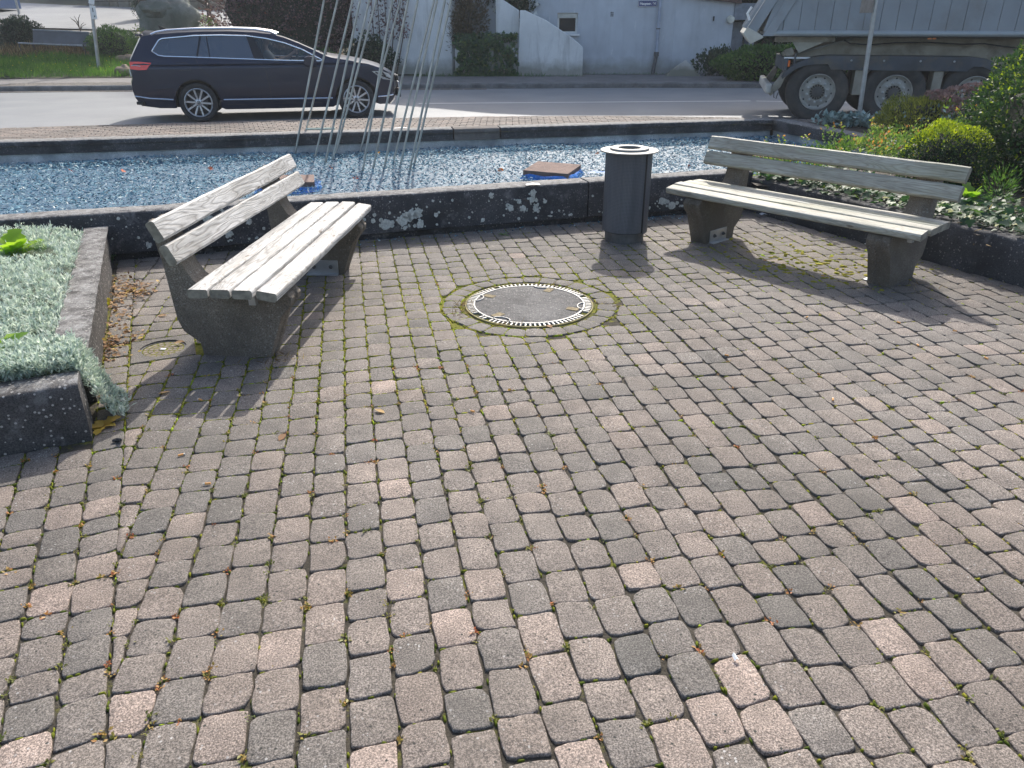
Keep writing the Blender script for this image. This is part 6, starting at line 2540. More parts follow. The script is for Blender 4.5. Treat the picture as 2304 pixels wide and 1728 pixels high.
# stray leaves on the blue glass
for k, (sx, sy, c_, lab) in enumerate(((470, 336, 1.0, 'yellow leaf against the rear basin lining left of the rods'), (473, 381, .4, 'red orange leaf on the blue glass left of the white bench back'), (277, 386, .4, 'orange leaf on the blue glass in the left part of the basin'), (160, 385, .2, 'dull red leaf on the blue glass at the far left'), (801, 402, .35, 'red leaf on the blue glass under the steel rods'), (852, 345, .7, 'amber leaf on the blue glass beside the rear lining'), (1344, 346, .5, 'orange leaf on the blue glass left of the bin top'), (1126, 384, .5, 'tan leaf on the blue glass left of the blue wrapped slab'), (1551, 376, .35, 'red leaf on the blue glass left of the green bench back'), (745, 378, .5, 'brown leaf standing on the glass near the left rods'))):
    p = at_z(sx, sy, GZ + .03)
    mb = MB()
    mb.tint = c_
    mb.add([(-.04, 0, 0), (-.012, .03, .015), (.02, .028, .02), (.045, 0, .01), (.015, -.028, .012), (-.012, -.028, .006), (0, 0, .0)], [(6, 0, 5), (6, 5, 4), (6, 4, 3), (6, 3, 2), (6, 2, 1), (6, 1, 0)], Matrix.Rotation(k * .9, 4, 'Z') @ Matrix.Rotation(.5, 4, 'X'))
    o = mb.build('fallen_leaf', M.setdefault('autumn', leafmat('autumn leaves', [(0, (.22, .04, .02)), (.4, (.55, .10, .03)), (.7, (.55, .26, .06)), (1, (.50, .50, .04))], .6, .3)), None, smooth=True)
    o.location = p
    tag(o, lab, 'leaf', 'leaves fallen on the blue glass')

# ------------------------------------------------------------------ planting bed at the right
def bz(x, y):
    return float(bed_z(np.float64(x), np.float64(y)))


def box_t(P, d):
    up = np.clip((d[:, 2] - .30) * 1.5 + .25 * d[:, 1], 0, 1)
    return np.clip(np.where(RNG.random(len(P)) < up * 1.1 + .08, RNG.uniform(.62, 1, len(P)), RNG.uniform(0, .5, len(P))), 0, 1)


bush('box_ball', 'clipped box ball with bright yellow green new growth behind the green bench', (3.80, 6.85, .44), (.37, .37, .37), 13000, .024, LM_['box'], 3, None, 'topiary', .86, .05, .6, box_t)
# tall dark hedge shrub at the frame edge
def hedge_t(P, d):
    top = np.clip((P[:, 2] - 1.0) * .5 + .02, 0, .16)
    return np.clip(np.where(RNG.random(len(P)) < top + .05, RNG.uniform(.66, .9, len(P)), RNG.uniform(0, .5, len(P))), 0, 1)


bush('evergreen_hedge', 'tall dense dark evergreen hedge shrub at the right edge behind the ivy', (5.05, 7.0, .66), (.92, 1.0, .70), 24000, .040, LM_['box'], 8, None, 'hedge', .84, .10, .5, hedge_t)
bush('evergreen_hedge', 'second dark evergreen shrub behind the tall hedge shrub at the right edge', (5.9, 8.6, .75), (.8, .9, .72), 14000, .044, LM_['box'], 9, None, 'hedge', .84, .12, .5, hedge_t)
# sprawling small leaved shrubs
spr = [((3.05, 8.1, .25), (.62, .5, .16), 1700, 'low sprawling shrub with orange tips between basin and green bench'), ((3.9, 8.7, .28), (.7, .5, .19), 1900, 'low sprawling shrub with orange tips behind the box ball'), ((4.75, 9.6, .25), (.62, .55, .19), 1700, 'bushy orange tipped shrub below the yellow green heather'), ((5.15, 8.5, .42), (.5, .5, .34), 2200, 'upright fresh green shrub between box ball and tall hedge'), ((2.62, 7.55, .26), (.32, .28, .16), 500, 'small orange tipped shrub spilling over the basin corner'), ((6.25, 9.7, .32), (.6, .5, .26), 1500, 'green shrub in front of the pink stonecrop heads')]
for k, (c_, r_, n, lab) in enumerate(spr):
    bush('spreading_shrub', lab, c_, r_, n, .042, LM_['mix'], 30 + k, 'low shrubs in the planting bed', 'shrub', .35, .30, .7, None, False)
    # arching shoots that stand clear of the mass
P, D = [], []
for c_, r_, n, lab in spr[:4]:
    for s in range(16):
        a = RNG.uniform(0, 2 * math.pi)
        b0 = np.array(c_) + np.array([math.cos(a) * r_[0] * .6, math.sin(a) * r_[1] * .6, r_[2] * .5])
        d0 = unit(np.array([[math.cos(a) * .6, math.sin(a) * .6 - .2, 1.0]]))[0]
        for j in range(12):
            P.append(b0 + d0 * .016 * j)
            D.append(unit(RNG.normal(size=(1, 3)) + d0 * .6)[0])
P, D = np.array(P), np.array(D)
o = leafcloud('shoots', P, D, rnd_dirs(len(P)), .036, np.clip(np.tile(np.linspace(.2, .93, 12), len(P) // 12) + RNG.normal(0, .12, len(P)), 0, 1), LM_['mix'])
o['kind'] = 'stuff'
# ivy over the wall top and soil
n = 3000
P = []
while len(P) < n:
    t, s = RNG.random(), abs(RNG.normal(0, .55))
    a, b = (WB, RB) if RNG.random() < .72 else (RB, RE)
    q = a + (b - a) * t + left_n(a, b) * (.10 + s)
    if RNG.random() < .35 and s < .2:
        q = a + (b - a) * t + left_n(a, b) * RNG.uniform(.02, .3)
    if q.x > 5.6 or q.y < 3.0:
        continue
    z = max(bz(q.x, q.y), .285 if s < .12 else 0) + RNG.uniform(.01, .10)
    P.append((q.x, q.y, z))
P = np.array(P)
dens = (np.sin(P[:, 0] * 3.1) * np.cos(P[:, 1] * 2.7) + RNG.normal(0, .6, n)) > -.75
P = P[dens]
n = len(P)
D = unit(RNG.normal(size=(n, 3)) * np.array([1, 1, .35]) + np.array([-.35, -.3, .05]))
o = leafcloud('ivy_ground_cover', P, D, unit(np.array([[-.25, .0, 1.0]]) + RNG.normal(0, .38, (n, 3))), RNG.uniform(.035, .085, n), np.clip(RNG.normal(.5, .25, n), 0, 1), LM_['ivy'], None, IVY)
tag(o, 'glossy ivy covering the bed behind the low wall', None, None, 'stuff')
# dry brown patch at the far right of the bed
P = np.stack([RNG.normal(4.05, .3, 700), RNG.normal(5.0, .35, 700), RNG.uniform(.27, .36, 700)], 1)
o = leafcloud('dry_ground_cover', P, unit(RNG.normal(size=(700, 3)) + np.array([0, 0, .4])), rnd_dirs(700), RNG.uniform(.03, .07, 700), RNG.random(700), LM_['dry'], None, BLADE)
o['kind'] = 'stuff'
# feathery weed by the upright weed
P, d = crown_pts((3.78, 5.95, .42), (.13, .13, .19), 500, 77, .2)
t = thing('feathery_weed', 'fine feathery green weed beside the upright weed right of the green bench', 'weed', (3.78, 5.95, .27))
leafcloud('foliage', P - np.array([3.78, 5.95, .27]), unit(d + np.array([0, 0, .8])), rnd_dirs(500), .035, RNG.random(500), LM_['green'], t, NARROW)
# lamb's ear, heather, sedum, salvia by the road
n = 900
c_ = RNG.choice(4, n)
cx4, cy4, r4 = np.array([4.92, 5.22, 5.62, 5.9])[c_], np.array([12.2, 12.15, 11.9, 11.7])[c_], np.array([.20, .25, .30, .3])[c_]
P = np.stack([cx4 + RNG.normal(0, .5, n) * r4, cy4 + RNG.normal(0, .45, n) * r4, .13 + RNG.uniform(.0, .17, n)], 1)
t = thing('woolly_plant', 'blue grey woolly leaved plant at the foot of the right sign pole', 'plant', (5.4, 12.0, .12))
leafcloud('foliage', P - np.array([5.4, 12.0, .12]), unit(RNG.normal(size=(n, 3)) + np.array([0, 0, .5])), unit(np.array([[0, 0, 1.0]]) + RNG.normal(0, .4, (n, 3))), RNG.uniform(.07, .12, n), RNG.random(n), LM_['lamb'], t)
bush('heather', 'rounded yellow green heather cushion beside the woolly plant', (5.72, 11.3, .30), (.56, .48, .33), 8000, .055, LM_['heather'], 50, None, 'shrub', .7, .18, 1.2, None, True, NARROW)
bush('heather', 'smaller yellow green heather sprigs behind the heather cushion', (6.35, 11.6, .30), (.3, .3, .32), 1200, .06, LM_['heather'], 51, None, 'shrub', .5, .2, 1.4, None, False, NARROW)
t = thing('stonecrop_clump', 'tall stonecrop clump with faded pink flower heads in front of the trailer wheels', 'plant', (6.2, 10.9, .13))
SED = tint_mat('faded pink flower heads', [(0, (.20, .13, .115)), (.6, (.33, .225, .195)), (1, (.42, .21, .20))], .9, .15)
st = MB()
heads = [(-.32, .05, .50, .17), (-.10, .12, .58, .20), (.12, .10, .62, .22), (.34, .12, .60, .17), (-.05, -.12, .47, .17), (.20, -.10, .48, .18), (-.26, -.20, .37, .17), (.02, -.28, .37, .13), (.40, -.12, .42, .16), (-.38, .20, .55, .12), (.5, .05, .5, .14)]
for i, (a, b, h, r) in enumerate(heads):
    st.tube([(a * .5, b * .5, 0), (a * .9, b * .9, h * .6), (a, b, h)], .008, 6)
    nfl = 260
    d = rnd_dirs(nfl)
    d[:, 2] = np.abs(d[:, 2])
    P = np.array([a, b, h]) + d * np.array([r, r, r * .34]) * lumpy(d, i, .12)[:, None]
    fh = leafcloud('flower_head', P, unit(d + RNG.normal(0, .5, (nfl, 3))), rnd_dirs(nfl), .036, np.clip(RNG.normal(.45 if i != 7 else 1, .2, nfl), 0, 1), SED, t, (np.array([(0, 0, 0), (.5, .45, .1), (1, 0, 0), (.5, -.45, .1)]), LEAF[1]))
st.build('stems', M['bark'], t)
nl_ = 500
P = np.stack([RNG.normal(0, .28, nl_), RNG.normal(0, .2, nl_), RNG.uniform(.02, .42, nl_)], 1)
leafcloud('leaves', P, unit(RNG.normal(size=(nl_, 3)) + np.array([0, 0, .3])), rnd_dirs(nl_), .07, RNG.random(nl_), LM_['lamb'], t)
t = thing('sage_clump', 'purple flower spikes standing in front of the trailer at the right', 'plant', (6.55, 10.1, .14))
SAL = leafmat('purple flowers', [(0, (.06, .05, .10)), (1, (.16, .13, .22))], .8, .15)
for i in range(9):
    a, b, h = RNG.normal(0, .17), RNG.normal(0, .12), RNG.uniform(.75, 1.0)
    nfl = 70
    zz_ = np.linspace(.25, 1, nfl) * h
    P = np.stack([a + RNG.normal(0, .012, nfl), b + RNG.normal(0, .012, nfl), zz_], 1)
    leafcloud('flower_spike', P, unit(RNG.normal(size=(nfl, 3)) + np.array([0, 0, .6])), rnd_dirs(nfl), .035, RNG.random(nfl), SAL, t)

# ------------------------------------------------------------------ sign poles
def on_terr(sx, sy):
    D = 20.0
    while D < 70:
        p = at_y(sx, sy, D)
        if p.z < float(terr(p.x, p.y)):
            return Vector((p.x, p.y, float(terr(p.x, p.y))))
        D += 0.1
    return at_y(sx, sy, 60)


pole = thing('sign_pole', 'galvanised sign pole with its plate seen edge on in front of the trailer', 'sign pole', (5.45, 12.55, .10))
mb = MB()
mb.tube([(0, 0, -.1), (-.08, 0, 1.75), (-.17, 0, 3.2)], .034, 12)
mb.build('pole', M['zinc'], pole, smooth=True)
mb = MB()
mb.box((-.145, .12, 1.92), (.025, .42, .64))
mb.build('sign_plate', simple('brown grey sign back', (0.24, 0.215, 0.19), 0.6), pole, bevel=0.004)
mb = MB()
mb.tube([(-.083, 0, 1.66), (-.086, 0, 1.69)], .041, 12)
mb.box((-.10, 0, 1.675), (.10, .03, .03))
mb.build('clamp', M['zinc'], pole)

b0 = on_terr(222, 155)
t0 = at_y(203.5, 0, b0.y)
lp = thing('sign_post', 'grey leaning post with two narrow white number plates in the grass verge', 'sign post', b0)
d = t0 - b0
mb = MB()
mb.tube([(0, 0, -.1), tuple(d * 1.5)], .05, 12)
mb.build('post', M['zinc'], lp, smooth=True)
for (sy0, sy1, ch) in ((-16, 9.5, '1'), (12, 44, '1')):
    a, b = at_y(207 if sy0 < 0 else 207.5, sy0, b0.y - .06), at_y(205.5 if sy0 < 0 else 213, sy1, b0.y - .06)
    mid_ = (a + b) / 2 - b0
    dd = b - a
    pm = MB()
    an = math.atan2(dd.x, -dd.z)
    Mx = Matrix.Translation(mid_) @ Matrix.Rotation(-an, 4, 'Y')
    pm.box((0, 0, 0), (.165, .012, dd.length * .97), Mx)
    pl_ = pm.build('number_plate', M['white'], lp, bevel=0.004)
    tx_ = text(ch, .15, M['black'], pl_, tuple(mid_ + Vector((0, -.008, dd.length * .16))), bold=.004)
    tx_.rotation_euler = (math.pi / 2, -an, 0)
    if sy0 > 0:
        k_ = MB()
        k_.box((.02, -.008, -dd.length * .27), (.03, .004, .04), Mx)
        k_.build('mark', M['black'], pl_)
b1 = on_terr(44, 33)
t1 = at_y(35, 0, b1.y)
lp2 = thing('lamp_post', 'pale thin post beside the blue container at the upper left', 'post', b1)
mb = MB()
mb.tube([(0, 0, -.1), tuple((t1 - b1) * 2.2)], .055, 10)
mb.build('post', M['zinc'], lp2, smooth=True)

# ------------------------------------------------------------------ left garden
c0 = on_terr(10, 30)
bc = thing('blue_container', 'blue steel container standing at the upper left beyond the drive', 'container', (c0.x - 2.6, c0.y + .6, c0.z))
BLUE = simple('blue container paint', (0.035, 0.085, 0.20), 0.5, var=0.15)
mb = MB()
mb.box((0, 0, 1.35), (5.0, 2.2, 2.3))
mb.build('shell', BLUE, bc, bevel=0.02)
mb = MB()
for k in range(17):
    mb.box((-2.4 + .3 * k, -1.12, 1.35), (.12, .05, 2.1))
mb.build('ribs', BLUE, bc)
mb = MB()
mb.box((0, -1.1, .15), (5.0, .1, .18))
mb.build('base_rail', M['black'], bc)

# sandstone wall with single blocks
SB = [simple('sandstone block %d' % i, c, .9, var=.2, scale=3, bmp=.6, bscale=14) for i, c in enumerate(((.30, .27, .22), (.26, .235, .19), (.34, .31, .26)))]
w0, w1 = on_terr(150, 30), on_terr(470, 40)
sw = thing('stone_wall', 'sandstone block wall beyond the drive at the upper left', 'wall', (w0.x, 46.0, 1.9))
rng = random.Random(12)
for r_ in range(5):
    x = -1.0 + rng.uniform(0, .4)
    while x < 11.5:
        wdt = rng.uniform(.4, .9)
        mb = MB()
        mb.box((x + wdt / 2, rng.uniform(-.02, .02), .1 + r_ * .34), (wdt - .025, .4, .315))
        mb.build('stone_block', SB[rng.randrange(3)], sw, bevel=.03, seg=2)
        x += wdt
mb = MB()
mb.box((5.2, .06, .8), (12.5, .3, 1.6))
mb.build('mortar', simple('grey mortar', (.17, .16, .14), .95), sw)

# grey mesh garden bench
p0, p1 = on_terr(55, 120), on_terr(196, 128)
GB = thing('garden_bench', 'grey mesh garden bench standing above the grass verge', 'bench', (p0.x, p0.y, p0.z))
MESHM = simple('grey woven mesh', (.13, .135, .15), .8, var=.15, scale=3)
ln = at_y(194, 100, p0.y).x - at_y(70, 100, p0.y).x
bx = at_y(70, 100, p0.y).x - p0.x
zb, zt_ = at_y(70, 98, p0.y).z - p0.z, at_y(70, 68, p0.y).z - p0.z
mb = MB()
mb.add([(bx, .12, zb), (bx + ln, .12, zb - .06), (bx + ln, .34, zt_ - .08), (bx - .02, .34, zt_), (bx, .14, zb), (bx + ln, .14, zb - .06), (bx + ln, .36, zt_ - .08), (bx - .02, .36, zt_)], [(0, 1, 2, 3), (7, 6, 5, 4), (0, 4, 5, 1), (1, 5, 6, 2), (2, 6, 7, 3), (3, 7, 4, 0)])
mb.build('backrest', MESHM, GB)
mb = MB()
mb.tube([(bx - .02, .35, zt_ + .01), (bx + ln, .35, zt_ - .07)], .022, 8)
mb.tube([(bx - .30, -.2, zb + .02), (bx + ln, -.2, zb - .07)], .026, 8)
mb.tube([(bx - .30, .13, zb), (bx + ln + .05, .13, zb - .06)], .02, 8)
mb.build('rail', M['zinc'], GB, smooth=True)
for a, b in ((bx - .28, -.2), (bx + ln, -.2), (bx - .1, .3), (bx + ln, .3)):
    mb = MB()
    mb.tube([(a, b, -.35), (a, b, zb)], .026, 8)
    mb.build('leg', M['iron'], GB, smooth=True)
mb = MB()
mb.add([(bx - .28, -.2, zb), (bx + ln, -.2, zb - .08), (bx + ln, .13, zb - .08), (bx - .28, .13, zb - .01)], [(0, 1, 2, 3)])
mb.build('seat', MESHM, GB)


def gbush(name, label, x0, y0, x1, y1, mat, n, L, seed, deep=.8, extra=0.0, **kw):
    """shrub filling a photo rectangle, standing where its foot meets the rising ground"""
    foot = on_terr((x0 + x1) / 2, y1)
    D = foot.y + deep * .5
    a, b = at_y(x0, (y0 + y1) / 2, D), at_y(x1, (y0 + y1) / 2, D)
    top = at_y((x0 + x1) / 2, y0, D).z + extra
    rz_ = (top - foot.z) / 2 + .05
    return bush(name, label, ((a.x + b.x) / 2, D, foot.z + rz_ - .1), (abs(b.x - a.x) / 2, deep, rz_), n, L, mat, seed, **kw)


gbush('round_bush', 'round dark green bush left of the grey garden bench', -4, 36, 92, 112, LM_['dark'], 5200, .07, 61)
gbush('leafy_shrub', 'fresh green feathery shrub between garden bench and boulder', 200, 60, 302, 134, LM_['green'], 5200, .10, 62, tmpl=NARROW, amp=.12)
gbush('dark_column', 'narrow dark clipped conifer left of the big boulder', 292, -60, 340, 46, LM_['dark'], 2600, .06, 63, deep=.5)
gbush('ground_shrub', 'small low shrub mixed with pale grass left of the car tailgate', 288, 60, 330, 120, LM_['mix'], 900, .06, 64, core=False, lo=.3)
gbush('ground_shrub', 'low green shrub at the foot of the boulder above the car roof', 425, 30, 480, 75, LM_['green'], 1200, .06, 65, lo=.4, core=False)
gbush('red_shrub', 'small red leaved shrub above the car roof left of the purple bush', 448, 34, 500, 72, leafmat('red leaves', [(0, (.06, .03, .02)), (1, (.19, .06, .045))], .6, .2), 900, .05, 66, lo=.4, core=False)
n = 1500
q = [on_terr(sx, sy) for sx, sy in zip(RNG.uniform(0, 205, 220), RNG.uniform(112, 130, 220))]
P = np.array([q[i % 220] for i in range(n)]) + RNG.normal(0, .12, (n, 3)) * np.array([1, 1, .2])
o = leafcloud('dry_stalks', P, unit(RNG.normal(size=(n, 3)) * .5 + np.array([0, 0, 1])), rnd_dirs(n), RNG.uniform(.12, .38, n), RNG.random(n), LM_['dry'], None, BLADE)
o['kind'] = 'stuff'
# bare little shrub on the pale path
p = on_terr(181, 73)
t = thing('bare_shrub', 'small bare shrub standing behind the grey garden bench', 'shrub', p)
mb = MB()
for k in range(7):
    a = k * .9
    mb.tube([(0, 0, 0.02 + .05 * k), (.12 * math.cos(a), .06 * math.sin(a), .22 + .05 * k), (.3 * math.cos(a), .1 * math.sin(a), .30 + .06 * k)], [.018, .012, .006], 5)
mb.build('twigs', M['bark'], t)
# grass verge
def verge_poly():
    return [Vector(p) for p in ((-20, sb(-20) + .05), (-13, sb(-13) + .05), (-10.4, sb(-10.4) + .05), (-9.6, sb(-9.6) + .08), (-9.9, 25.0), (-10.6, 27.0), (-12, 27.6), (-17, 27.0), (-21, 26))]


x, y = scatter_poly(verge_poly(), 26000)
n = len(x)
P = np.stack([x, y, terr(x, y) - .02], 1)
patch = np.sin(x * 1.9 + y) * np.cos(y * 2.3 - x * .7)
front = np.clip(1 - (y - SWB(x)) / .8, 0, 1)
o = leafcloud('grass', P, unit(RNG.normal(0, .38, (n, 3)) + np.array([0, 0, 1])), rnd_dirs(n), RNG.uniform(.10, .24, n) * (1 + .25 * patch), np.clip(.5 + .25 * patch + RNG.normal(0, .2, n) - .15 * front, 0, 1), LM_['grass'], None, BLADE)
o['kind'] = 'stuff'
kx = RNG.choice(n, 260)
P = P[kx] + np.stack([np.zeros(260), np.zeros(260), RNG.uniform(.14, .26, 260)], 1)
o = leafcloud('buttercups', P, rnd_dirs(260), np.tile([[0, -.5, 1.0]], (260, 1)), .035, RNG.uniform(.9, 1, 260), leafmat('yellow petals', [(0, (.6, .45, .02)), (1, (.65, .5, .03))], .5, .4))
o['kind'] = 'stuff'


# boulders
def boulder(name, label, c, r, seed, mat, amp=.16, sq_=1.0):
    t = thing(name, label, 'rock', c)
    mb = MB()
    mb.ball((0, 0, 0), r, 28, 18)
    v = np.array(mb.v)
    d = unit(v / np.array(r))
    m = lumpy(d, seed, amp)
    dd = np.sign(d) * np.abs(d) ** sq_
    mb.v = [tuple(p) for p in dd * np.array(r) * m[:, None]]
    mb.build('stone', mat, t, smooth=True)
    return t


RK = concrete('mossy grey rock', (.22, .23, .205), 0.0, .15, (.13, .15, .125), .8, .5)
RK2 = simple('tan rock', (.22, .17, .12), .9, var=.3, scale=4, bmp=.6, bscale=20)
f = on_terr(372, 100)
cc = at_y(378, 40, f.y + 1.0)
rk = boulder('boulder', 'huge rounded grey boulder behind the car tailgate', (cc.x, f.y + 1.2, cc.z - .15), (1.02, .9, .92), 4, RK, .14, .85)
cc2 = at_y(352, 26, f.y + .5)
mb = MB()
mb.ball((cc2.x - cc.x, -.75, .42), (.55, .35, .26), 20, 12)
v = np.array(mb.v)
dv = unit((v - np.array([cc2.x - cc.x, -.75, .42])) / np.array([.55, .35, .26]))
mb.v = [tuple(p) for p in np.array([cc2.x - cc.x, -.75, .42]) + dv * np.array([.55, .35, .26]) * lumpy(dv, 9, .2)[:, None]]
mb.build('overhang', RK, rk, smooth=True)
for k, (sx, sy, r_, lab) in enumerate(((277, 140, .16, 'small tan boulder left of the grey gravel path'), (295, 140, .19, 'second tan boulder beside the grey gravel path, nearer the car'), (281, 168, .2, 'low stone at the end of the grass verge by the pavement'))):
    p = on_terr(sx, sy)
    boulder('boulder', lab, (p.x, p.y, p.z + r_ * .45), (r_ * 1.3, r_, r_ * .8), 70 + k, RK2)
# broken stump and stakes behind the boulder
f = on_terr(465, 70)
t = thing('dead_tree', 'bare forked dead trunk above the car roof', 'tree', (f.x, f.y + .5, f.z))
mb = MB()
mb.tube([(0, 0, -.2), (.05, 0, .9), (0.0, 0, 1.6), (.05, 0, 2.6)], [.11, .1, .09, .05], 8)
mb.tube([(.02, 0, 1.0), (-.4, -.1, 1.25), (-.75, -.1, 1.5)], [.07, .06, .05], 7)
mb.tube([(.02, 0, 1.3), (-.3, .1, 1.7), (-.5, .1, 2.0)], [.06, .05, .04], 7)
mb.tube([(.02, 0, .8), (.25, 0, .3), (.4, 0, -.2)], [.06, .05, .05], 7)
mb.build('trunk', M['bark'], t, smooth=True)

# purple leaved tree in front of the white wall
def pcrown(label, c, r, n, seed, **kw):
    return bush('purple_tree', label, c, r, n, .085, LM_['purple'], seed, None, 'tree', .55, .20, .35, None, True, LEAF, **kw)


pcrown('large purple leaved bush filling the garden behind the car', (-6.5, 25.0, 1.9), (2.35, 1.1, 2.1), 15000, 81)
pcrown('purple leaved tree rising above the frame behind the car', (-6.0, 26.0, 4.7), (2.8, 1.6, 1.75), 6500, 82, stems=[((0, 0, -3.0), (0, 0, .6), .13)])
# upright purple shoots before the white pier
t = thing('purple_shoots', 'upright purple leaved shoots standing before the white pier', 'shrub', (-3.9, 24.35, .13))
P, D = [], []
for sx in (838, 852, 868, 884, 899, 908, 915, 862, 893):
    for j in range(46):
        zz_ = at_y(sx, RNG.uniform(-10, 90), 24.3)
        P.append((at_y(sx, 50, 24.3).x + RNG.normal(0, .05) + 3.9 - .03 * j * .02, RNG.normal(-.05, .06), zz_.z - .13))
P = np.array(P)
leafcloud('foliage', P, unit(RNG.normal(size=P.shape) + np.array([0, 0, .6])), rnd_dirs(len(P)), .09, RNG.random(len(P)), LM_['purple'], t)
mb = MB()
for sx in (838, 852, 868, 884, 899, 908):
    a = at_y(sx, 50, 24.3).x + 3.9
    mb.tube([(a * .6, 0, 0), (a, 0, 1.2), (a, 0, 2.3)], [.02, .015, .008], 5)
mb.build('stems', M['bark'], t)
bush('rose_shrub', 'green rose shrub at the foot of the purple bush by the car bonnet', (-4.15, 24.0, .62), (.75, .45, .62), 2600, .08, LM_['dark'], 84)
bush('rose_shrub', 'low bright green shrub between purple bush and car bonnet', (-5.6, 23.95, .50), (.75, .35, .42), 1700, .075, LM_['green'], 85, lo=.5)
# brown conifer and ivy between the white walls
bush('conifer', 'browned ragged conifer growing between the white walls above the ivy', (-1.25, 24.75, 1.75), (.60, .45, 1.05), 4200, .11, LM_['brown'], 86, None, 'tree', .25, .35, .9, None, False, NARROW, stems=[((0, 0, -.7), (0, 0, 1.7), .07)])
bush('conifer', 'thin brown conifer tip at the left of the ivy', (-1.62, 24.6, 1.35), (.18, .18, .5), 900, .09, LM_['brown'], 87, None, 'tree', .2, .3, 1.0, None, False, NARROW)
t = thing('ivy_curtain', 'dark ivy hanging over the white trough between the walls', 'ivy', ((ta + tb) / 2, 24.15, .13))
n = 3400
u = RNG.uniform(-1.06, 1.06, n)
zz_ = RNG.uniform(0, 1.0, n)
top_ = 1.05 - .25 * np.clip(u, 0, 1) + .06 * np.sin(u * 9)
gap = ((np.abs(u - .18) < .10) | (np.abs(u - .42) < .06) | (np.abs(u - .62) < .07) | (u < -.93)) & (zz_ > .12) & (zz_ < .68)
top_ = top_ - .22 * np.clip(np.abs(u) - .75, 0, 1) * 2 + .10 * np.sin(u * 23) * np.sin(u * 7 + 1)
top2 = (zz_ * top_)
P = np.stack([u * (tb - ta) / 2, -.02 - RNG.uniform(0, .12, n) - .1 * np.exp(-((zz_ - .85) / .2) ** 2), top2], 1)
keep = (~gap | (RNG.random(n) < .12)) & (np.sin(u * 8.3 + zz_ * 5) * np.cos(zz_ * 9.1 - u * 3) + RNG.normal(0, .5, n) > -.72) & (np.abs(u) < .93 + .1 * np.sin(zz_ * 14))
P = P[keep]
n = len(P)
leafcloud('foliage', P, unit(RNG.normal(size=(n, 3)) * .6 + np.array([0, -.4, -.7])), unit(np.array([[0, -1.0, .4]]) + RNG.normal(0, .35, (n, 3))), RNG.uniform(.06, .11, n), .25 + RNG.random(n) * .7, LM_['ivy'], t, IVY)
n = 700
P = np.stack([RNG.uniform(-1, 1, n) * (tb - ta) / 2, RNG.uniform(-.1, .45, n), 1.0 + RNG.uniform(-.1, .12, n)], 1)
leafcloud('foliage', P, unit(RNG.normal(size=(n, 3))), unit(np.array([[0, -.3, 1.0]]) + RNG.normal(0, .35, (n, 3))), RNG.uniform(.06, .11, n), .25 + RNG.random(n) * .7, LM_['ivy'], t, IVY)
bush('rhododendron', 'dark shrub with pale flowers above the falling wing wall', (.05, 25.1, 2.1), (.75, .35, .75), 2600, .09, LM_['dark'], 88)
P, d = crown_pts((.05, 24.95, 2.15), (.7, .35, .6), 46, 5, .95)
P = P[P[:, 1] < 25.0]
o = leafcloud('pale_flowers', P, unit(RNG.normal(size=P.shape)), np.tile([[0, -1.0, .3]], (len(P), 1)) + RNG.normal(0, .2, P.shape), .13, RNG.random(len(P)), leafmat('pale flowers', [(0, (.5, .5, .5)), (1, (.7, .7, .68))], .7, .2), None, IVY)
o['kind'] = 'stuff'
# weeds along the wall foot
n = 1500
x = RNG.uniform(-3.0, 5.0, n)
P = np.stack([x, np.where(x < 2.1, 24.05, 24.9) - np.abs(RNG.normal(0, .10, n)), np.full(n, ZK - .02)], 1)
D = unit(RNG.normal(0, .6, (n, 3)) + np.array([0, 0, .8]))
o = leafcloud('wall_foot_weeds', P, D, rnd_dirs(n), RNG.uniform(.04, .16, n) * np.where(x < 1.0, 1.2, .7), RNG.random(n) * .6, LM_['green'], None, BLADE)
o['kind'] = 'stuff'
# pyramid stone, weeds, hedge right of the house
p = at_z(1532, 168, ZK)
t = thing('pyramid_stone', 'pale pointed stone at the foot of the house corner', 'rock', (p.x, 24.2, ZK))
mb = MB()
top_ = at_y(1534, 134, 24.2).z - ZK
wl_ = at_y(1490, 168, 24.2).x - p.x
wr_ = at_y(1576, 168, 24.2).x - p.x
mb.add([(wl_, -.22, -.05), (wr_, -.2, -.05), (wr_ * .9, .3, -.05), (wl_ * .9, .3, -.05), (wl_ * .42, -.10, top_ * .62), (wr_ * .45, -.08, top_ * .60), (.02, 0.0, top_), (.05, .1, top_ * .95)], [(0, 1, 5, 4), (4, 5, 6), (1, 2, 5), (5, 2, 7), (5, 7, 6), (2, 3, 7), (3, 0, 4), (3, 4, 7), (7, 4, 6)])
mb.build('stone', render_mat('pale weathered stone', (.50, .49, .46), .9, .2), t, bevel=.03, recalc=True)
bush('tall_weeds', 'dark green weeds between the pointed stone and the low hedge', (6.05, 24.3, .45), (.55, .3, .42), 1500, .11, LM_['dark'], 91, None, 'weed', .3, .3, 1.0, None, False)
bush('low_hedge', 'low spreading green hedge along the pavement left of the trailer wheels', (7.0, 22.35, .48), (1.45, .75, .50), 6500, .095, LM_['green'], 92, None, 'hedge', .75, .10, .5)
bush('low_hedge', 'low green hedge continuing behind the trailer', (9.6, 21.9, .48), (1.5, .75, .50), 3500, .10, LM_['green'], 93, None, 'hedge', .75, .10, .5)
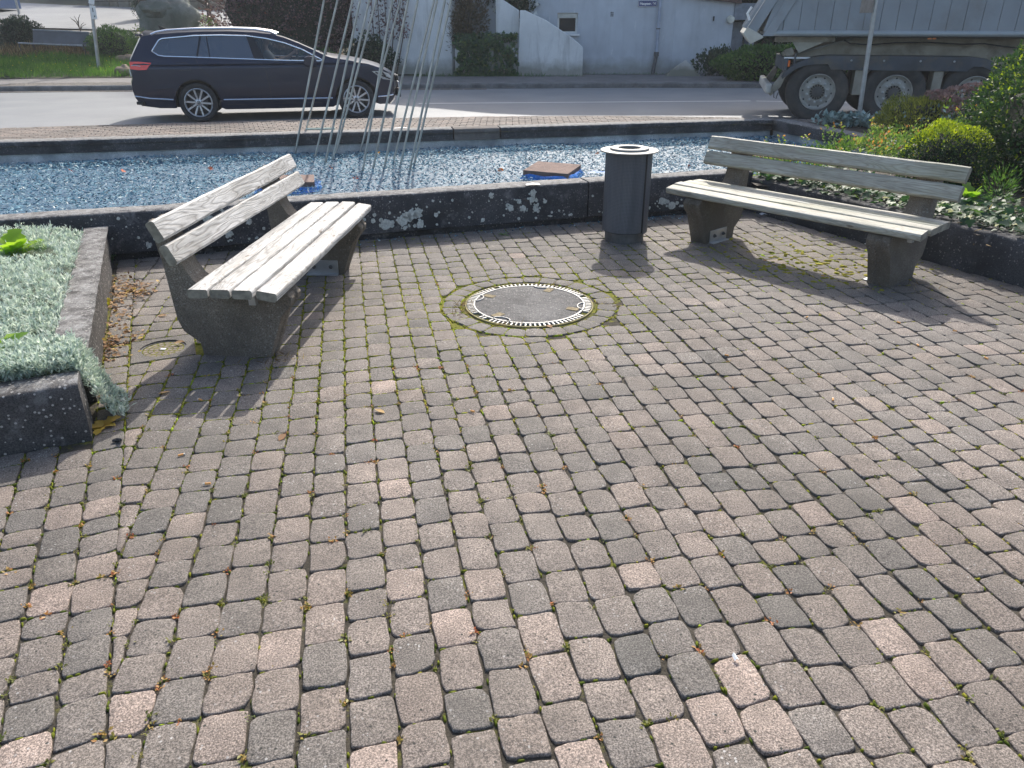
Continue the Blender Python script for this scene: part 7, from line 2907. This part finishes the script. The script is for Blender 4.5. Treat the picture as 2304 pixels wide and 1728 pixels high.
for k, (x, y, h, lab) in enumerate(((8.4, 28.0, 3.2, 'dark evergreen tree between the house and the trailer tailgate'), (10.6, 29.0, 3.6, 'dark evergreen tree hidden behind the trailer body'), (13.2, 28.0, 3.4, 'dark evergreen tree behind the trailer at the right'))):
    bush('evergreen_tree', lab, (x, y, h), (1.5, 1.2, h), 5000, .16, LM_['dark'], 95 + k, 'dark evergreens behind the trailer', 'tree', .6, .2, .3, None, True, LEAF, stems=[((0, 0, -.1), (0, 0, 1.5), .15)])
for k, (x, y, lab) in enumerate(((-12.0, 52.0, 'leafy tree behind the sandstone wall'), (-19.0, 53.0, 'leafy tree beyond the blue container'), (-25.0, 52.0, 'leafy tree at the far left beyond the container'))):
    bush('leafy_tree', lab, (x, y, 5.6), (3.6, 2.6, 3.6), 4200, .30, LM_['tree'], 105 + k, 'leafy trees behind the drive', 'tree', .5, .22, .3, None, True, LEAF, stems=[((0, 0, -.8), (0, 0, 3.0), .22)])
# roadside tree left of the view whose crown shades the far lane
bush('roadside_tree', 'broad leafy roadside tree standing left of the view', (-16.8, 25.0, 7.6), (5.6, 3.4, 3.0), 9000, .26, LM_['tree'], 110, None, 'tree', .5, .22, .3, None, True, LEAF, stems=[((0, 0, -4.3), (0, 0, 2.5), .25)])
bush('shade_tree', 'unseen tree added to shade the verge, behind the dark clipped conifer', (-15.5, 35.6, 7.6), (6.2, 4.4, 3.4), 9000, .28, LM_['tree'], 111, None, 'tree', .5, .22, .3, None, True, LEAF, stems=[((0, 0, -4.6), (0, 0, 2.5), .2)])  # unseen crown added to keep the sun off the grass verge

# ------------------------------------------------------------------ added veil: thin volume standing in for lens glare, lifting the darks
hm = bpy.data.materials.new('lens glare veil')
hm.use_nodes = True
hn = hm.node_tree
hn.nodes.remove(hn.nodes['Principled BSDF'])
pv_ = hn.nodes.new('ShaderNodeVolumePrincipled')
pv_.inputs['Color'].default_value = (0.88, 0.94, 1.0, 1)
pv_.inputs['Density'].default_value = 0.0011
pv_.inputs['Anisotropy'].default_value = 0.3
hn.links.new(pv_.outputs[0], hn.nodes['Material Output'].inputs['Volume'])
mb = MB()
mb.box((0, 45, 5.7), (640, 740, 14.7))
hz = mb.build('glare_veil', hm)
hz['kind'] = 'stuff'
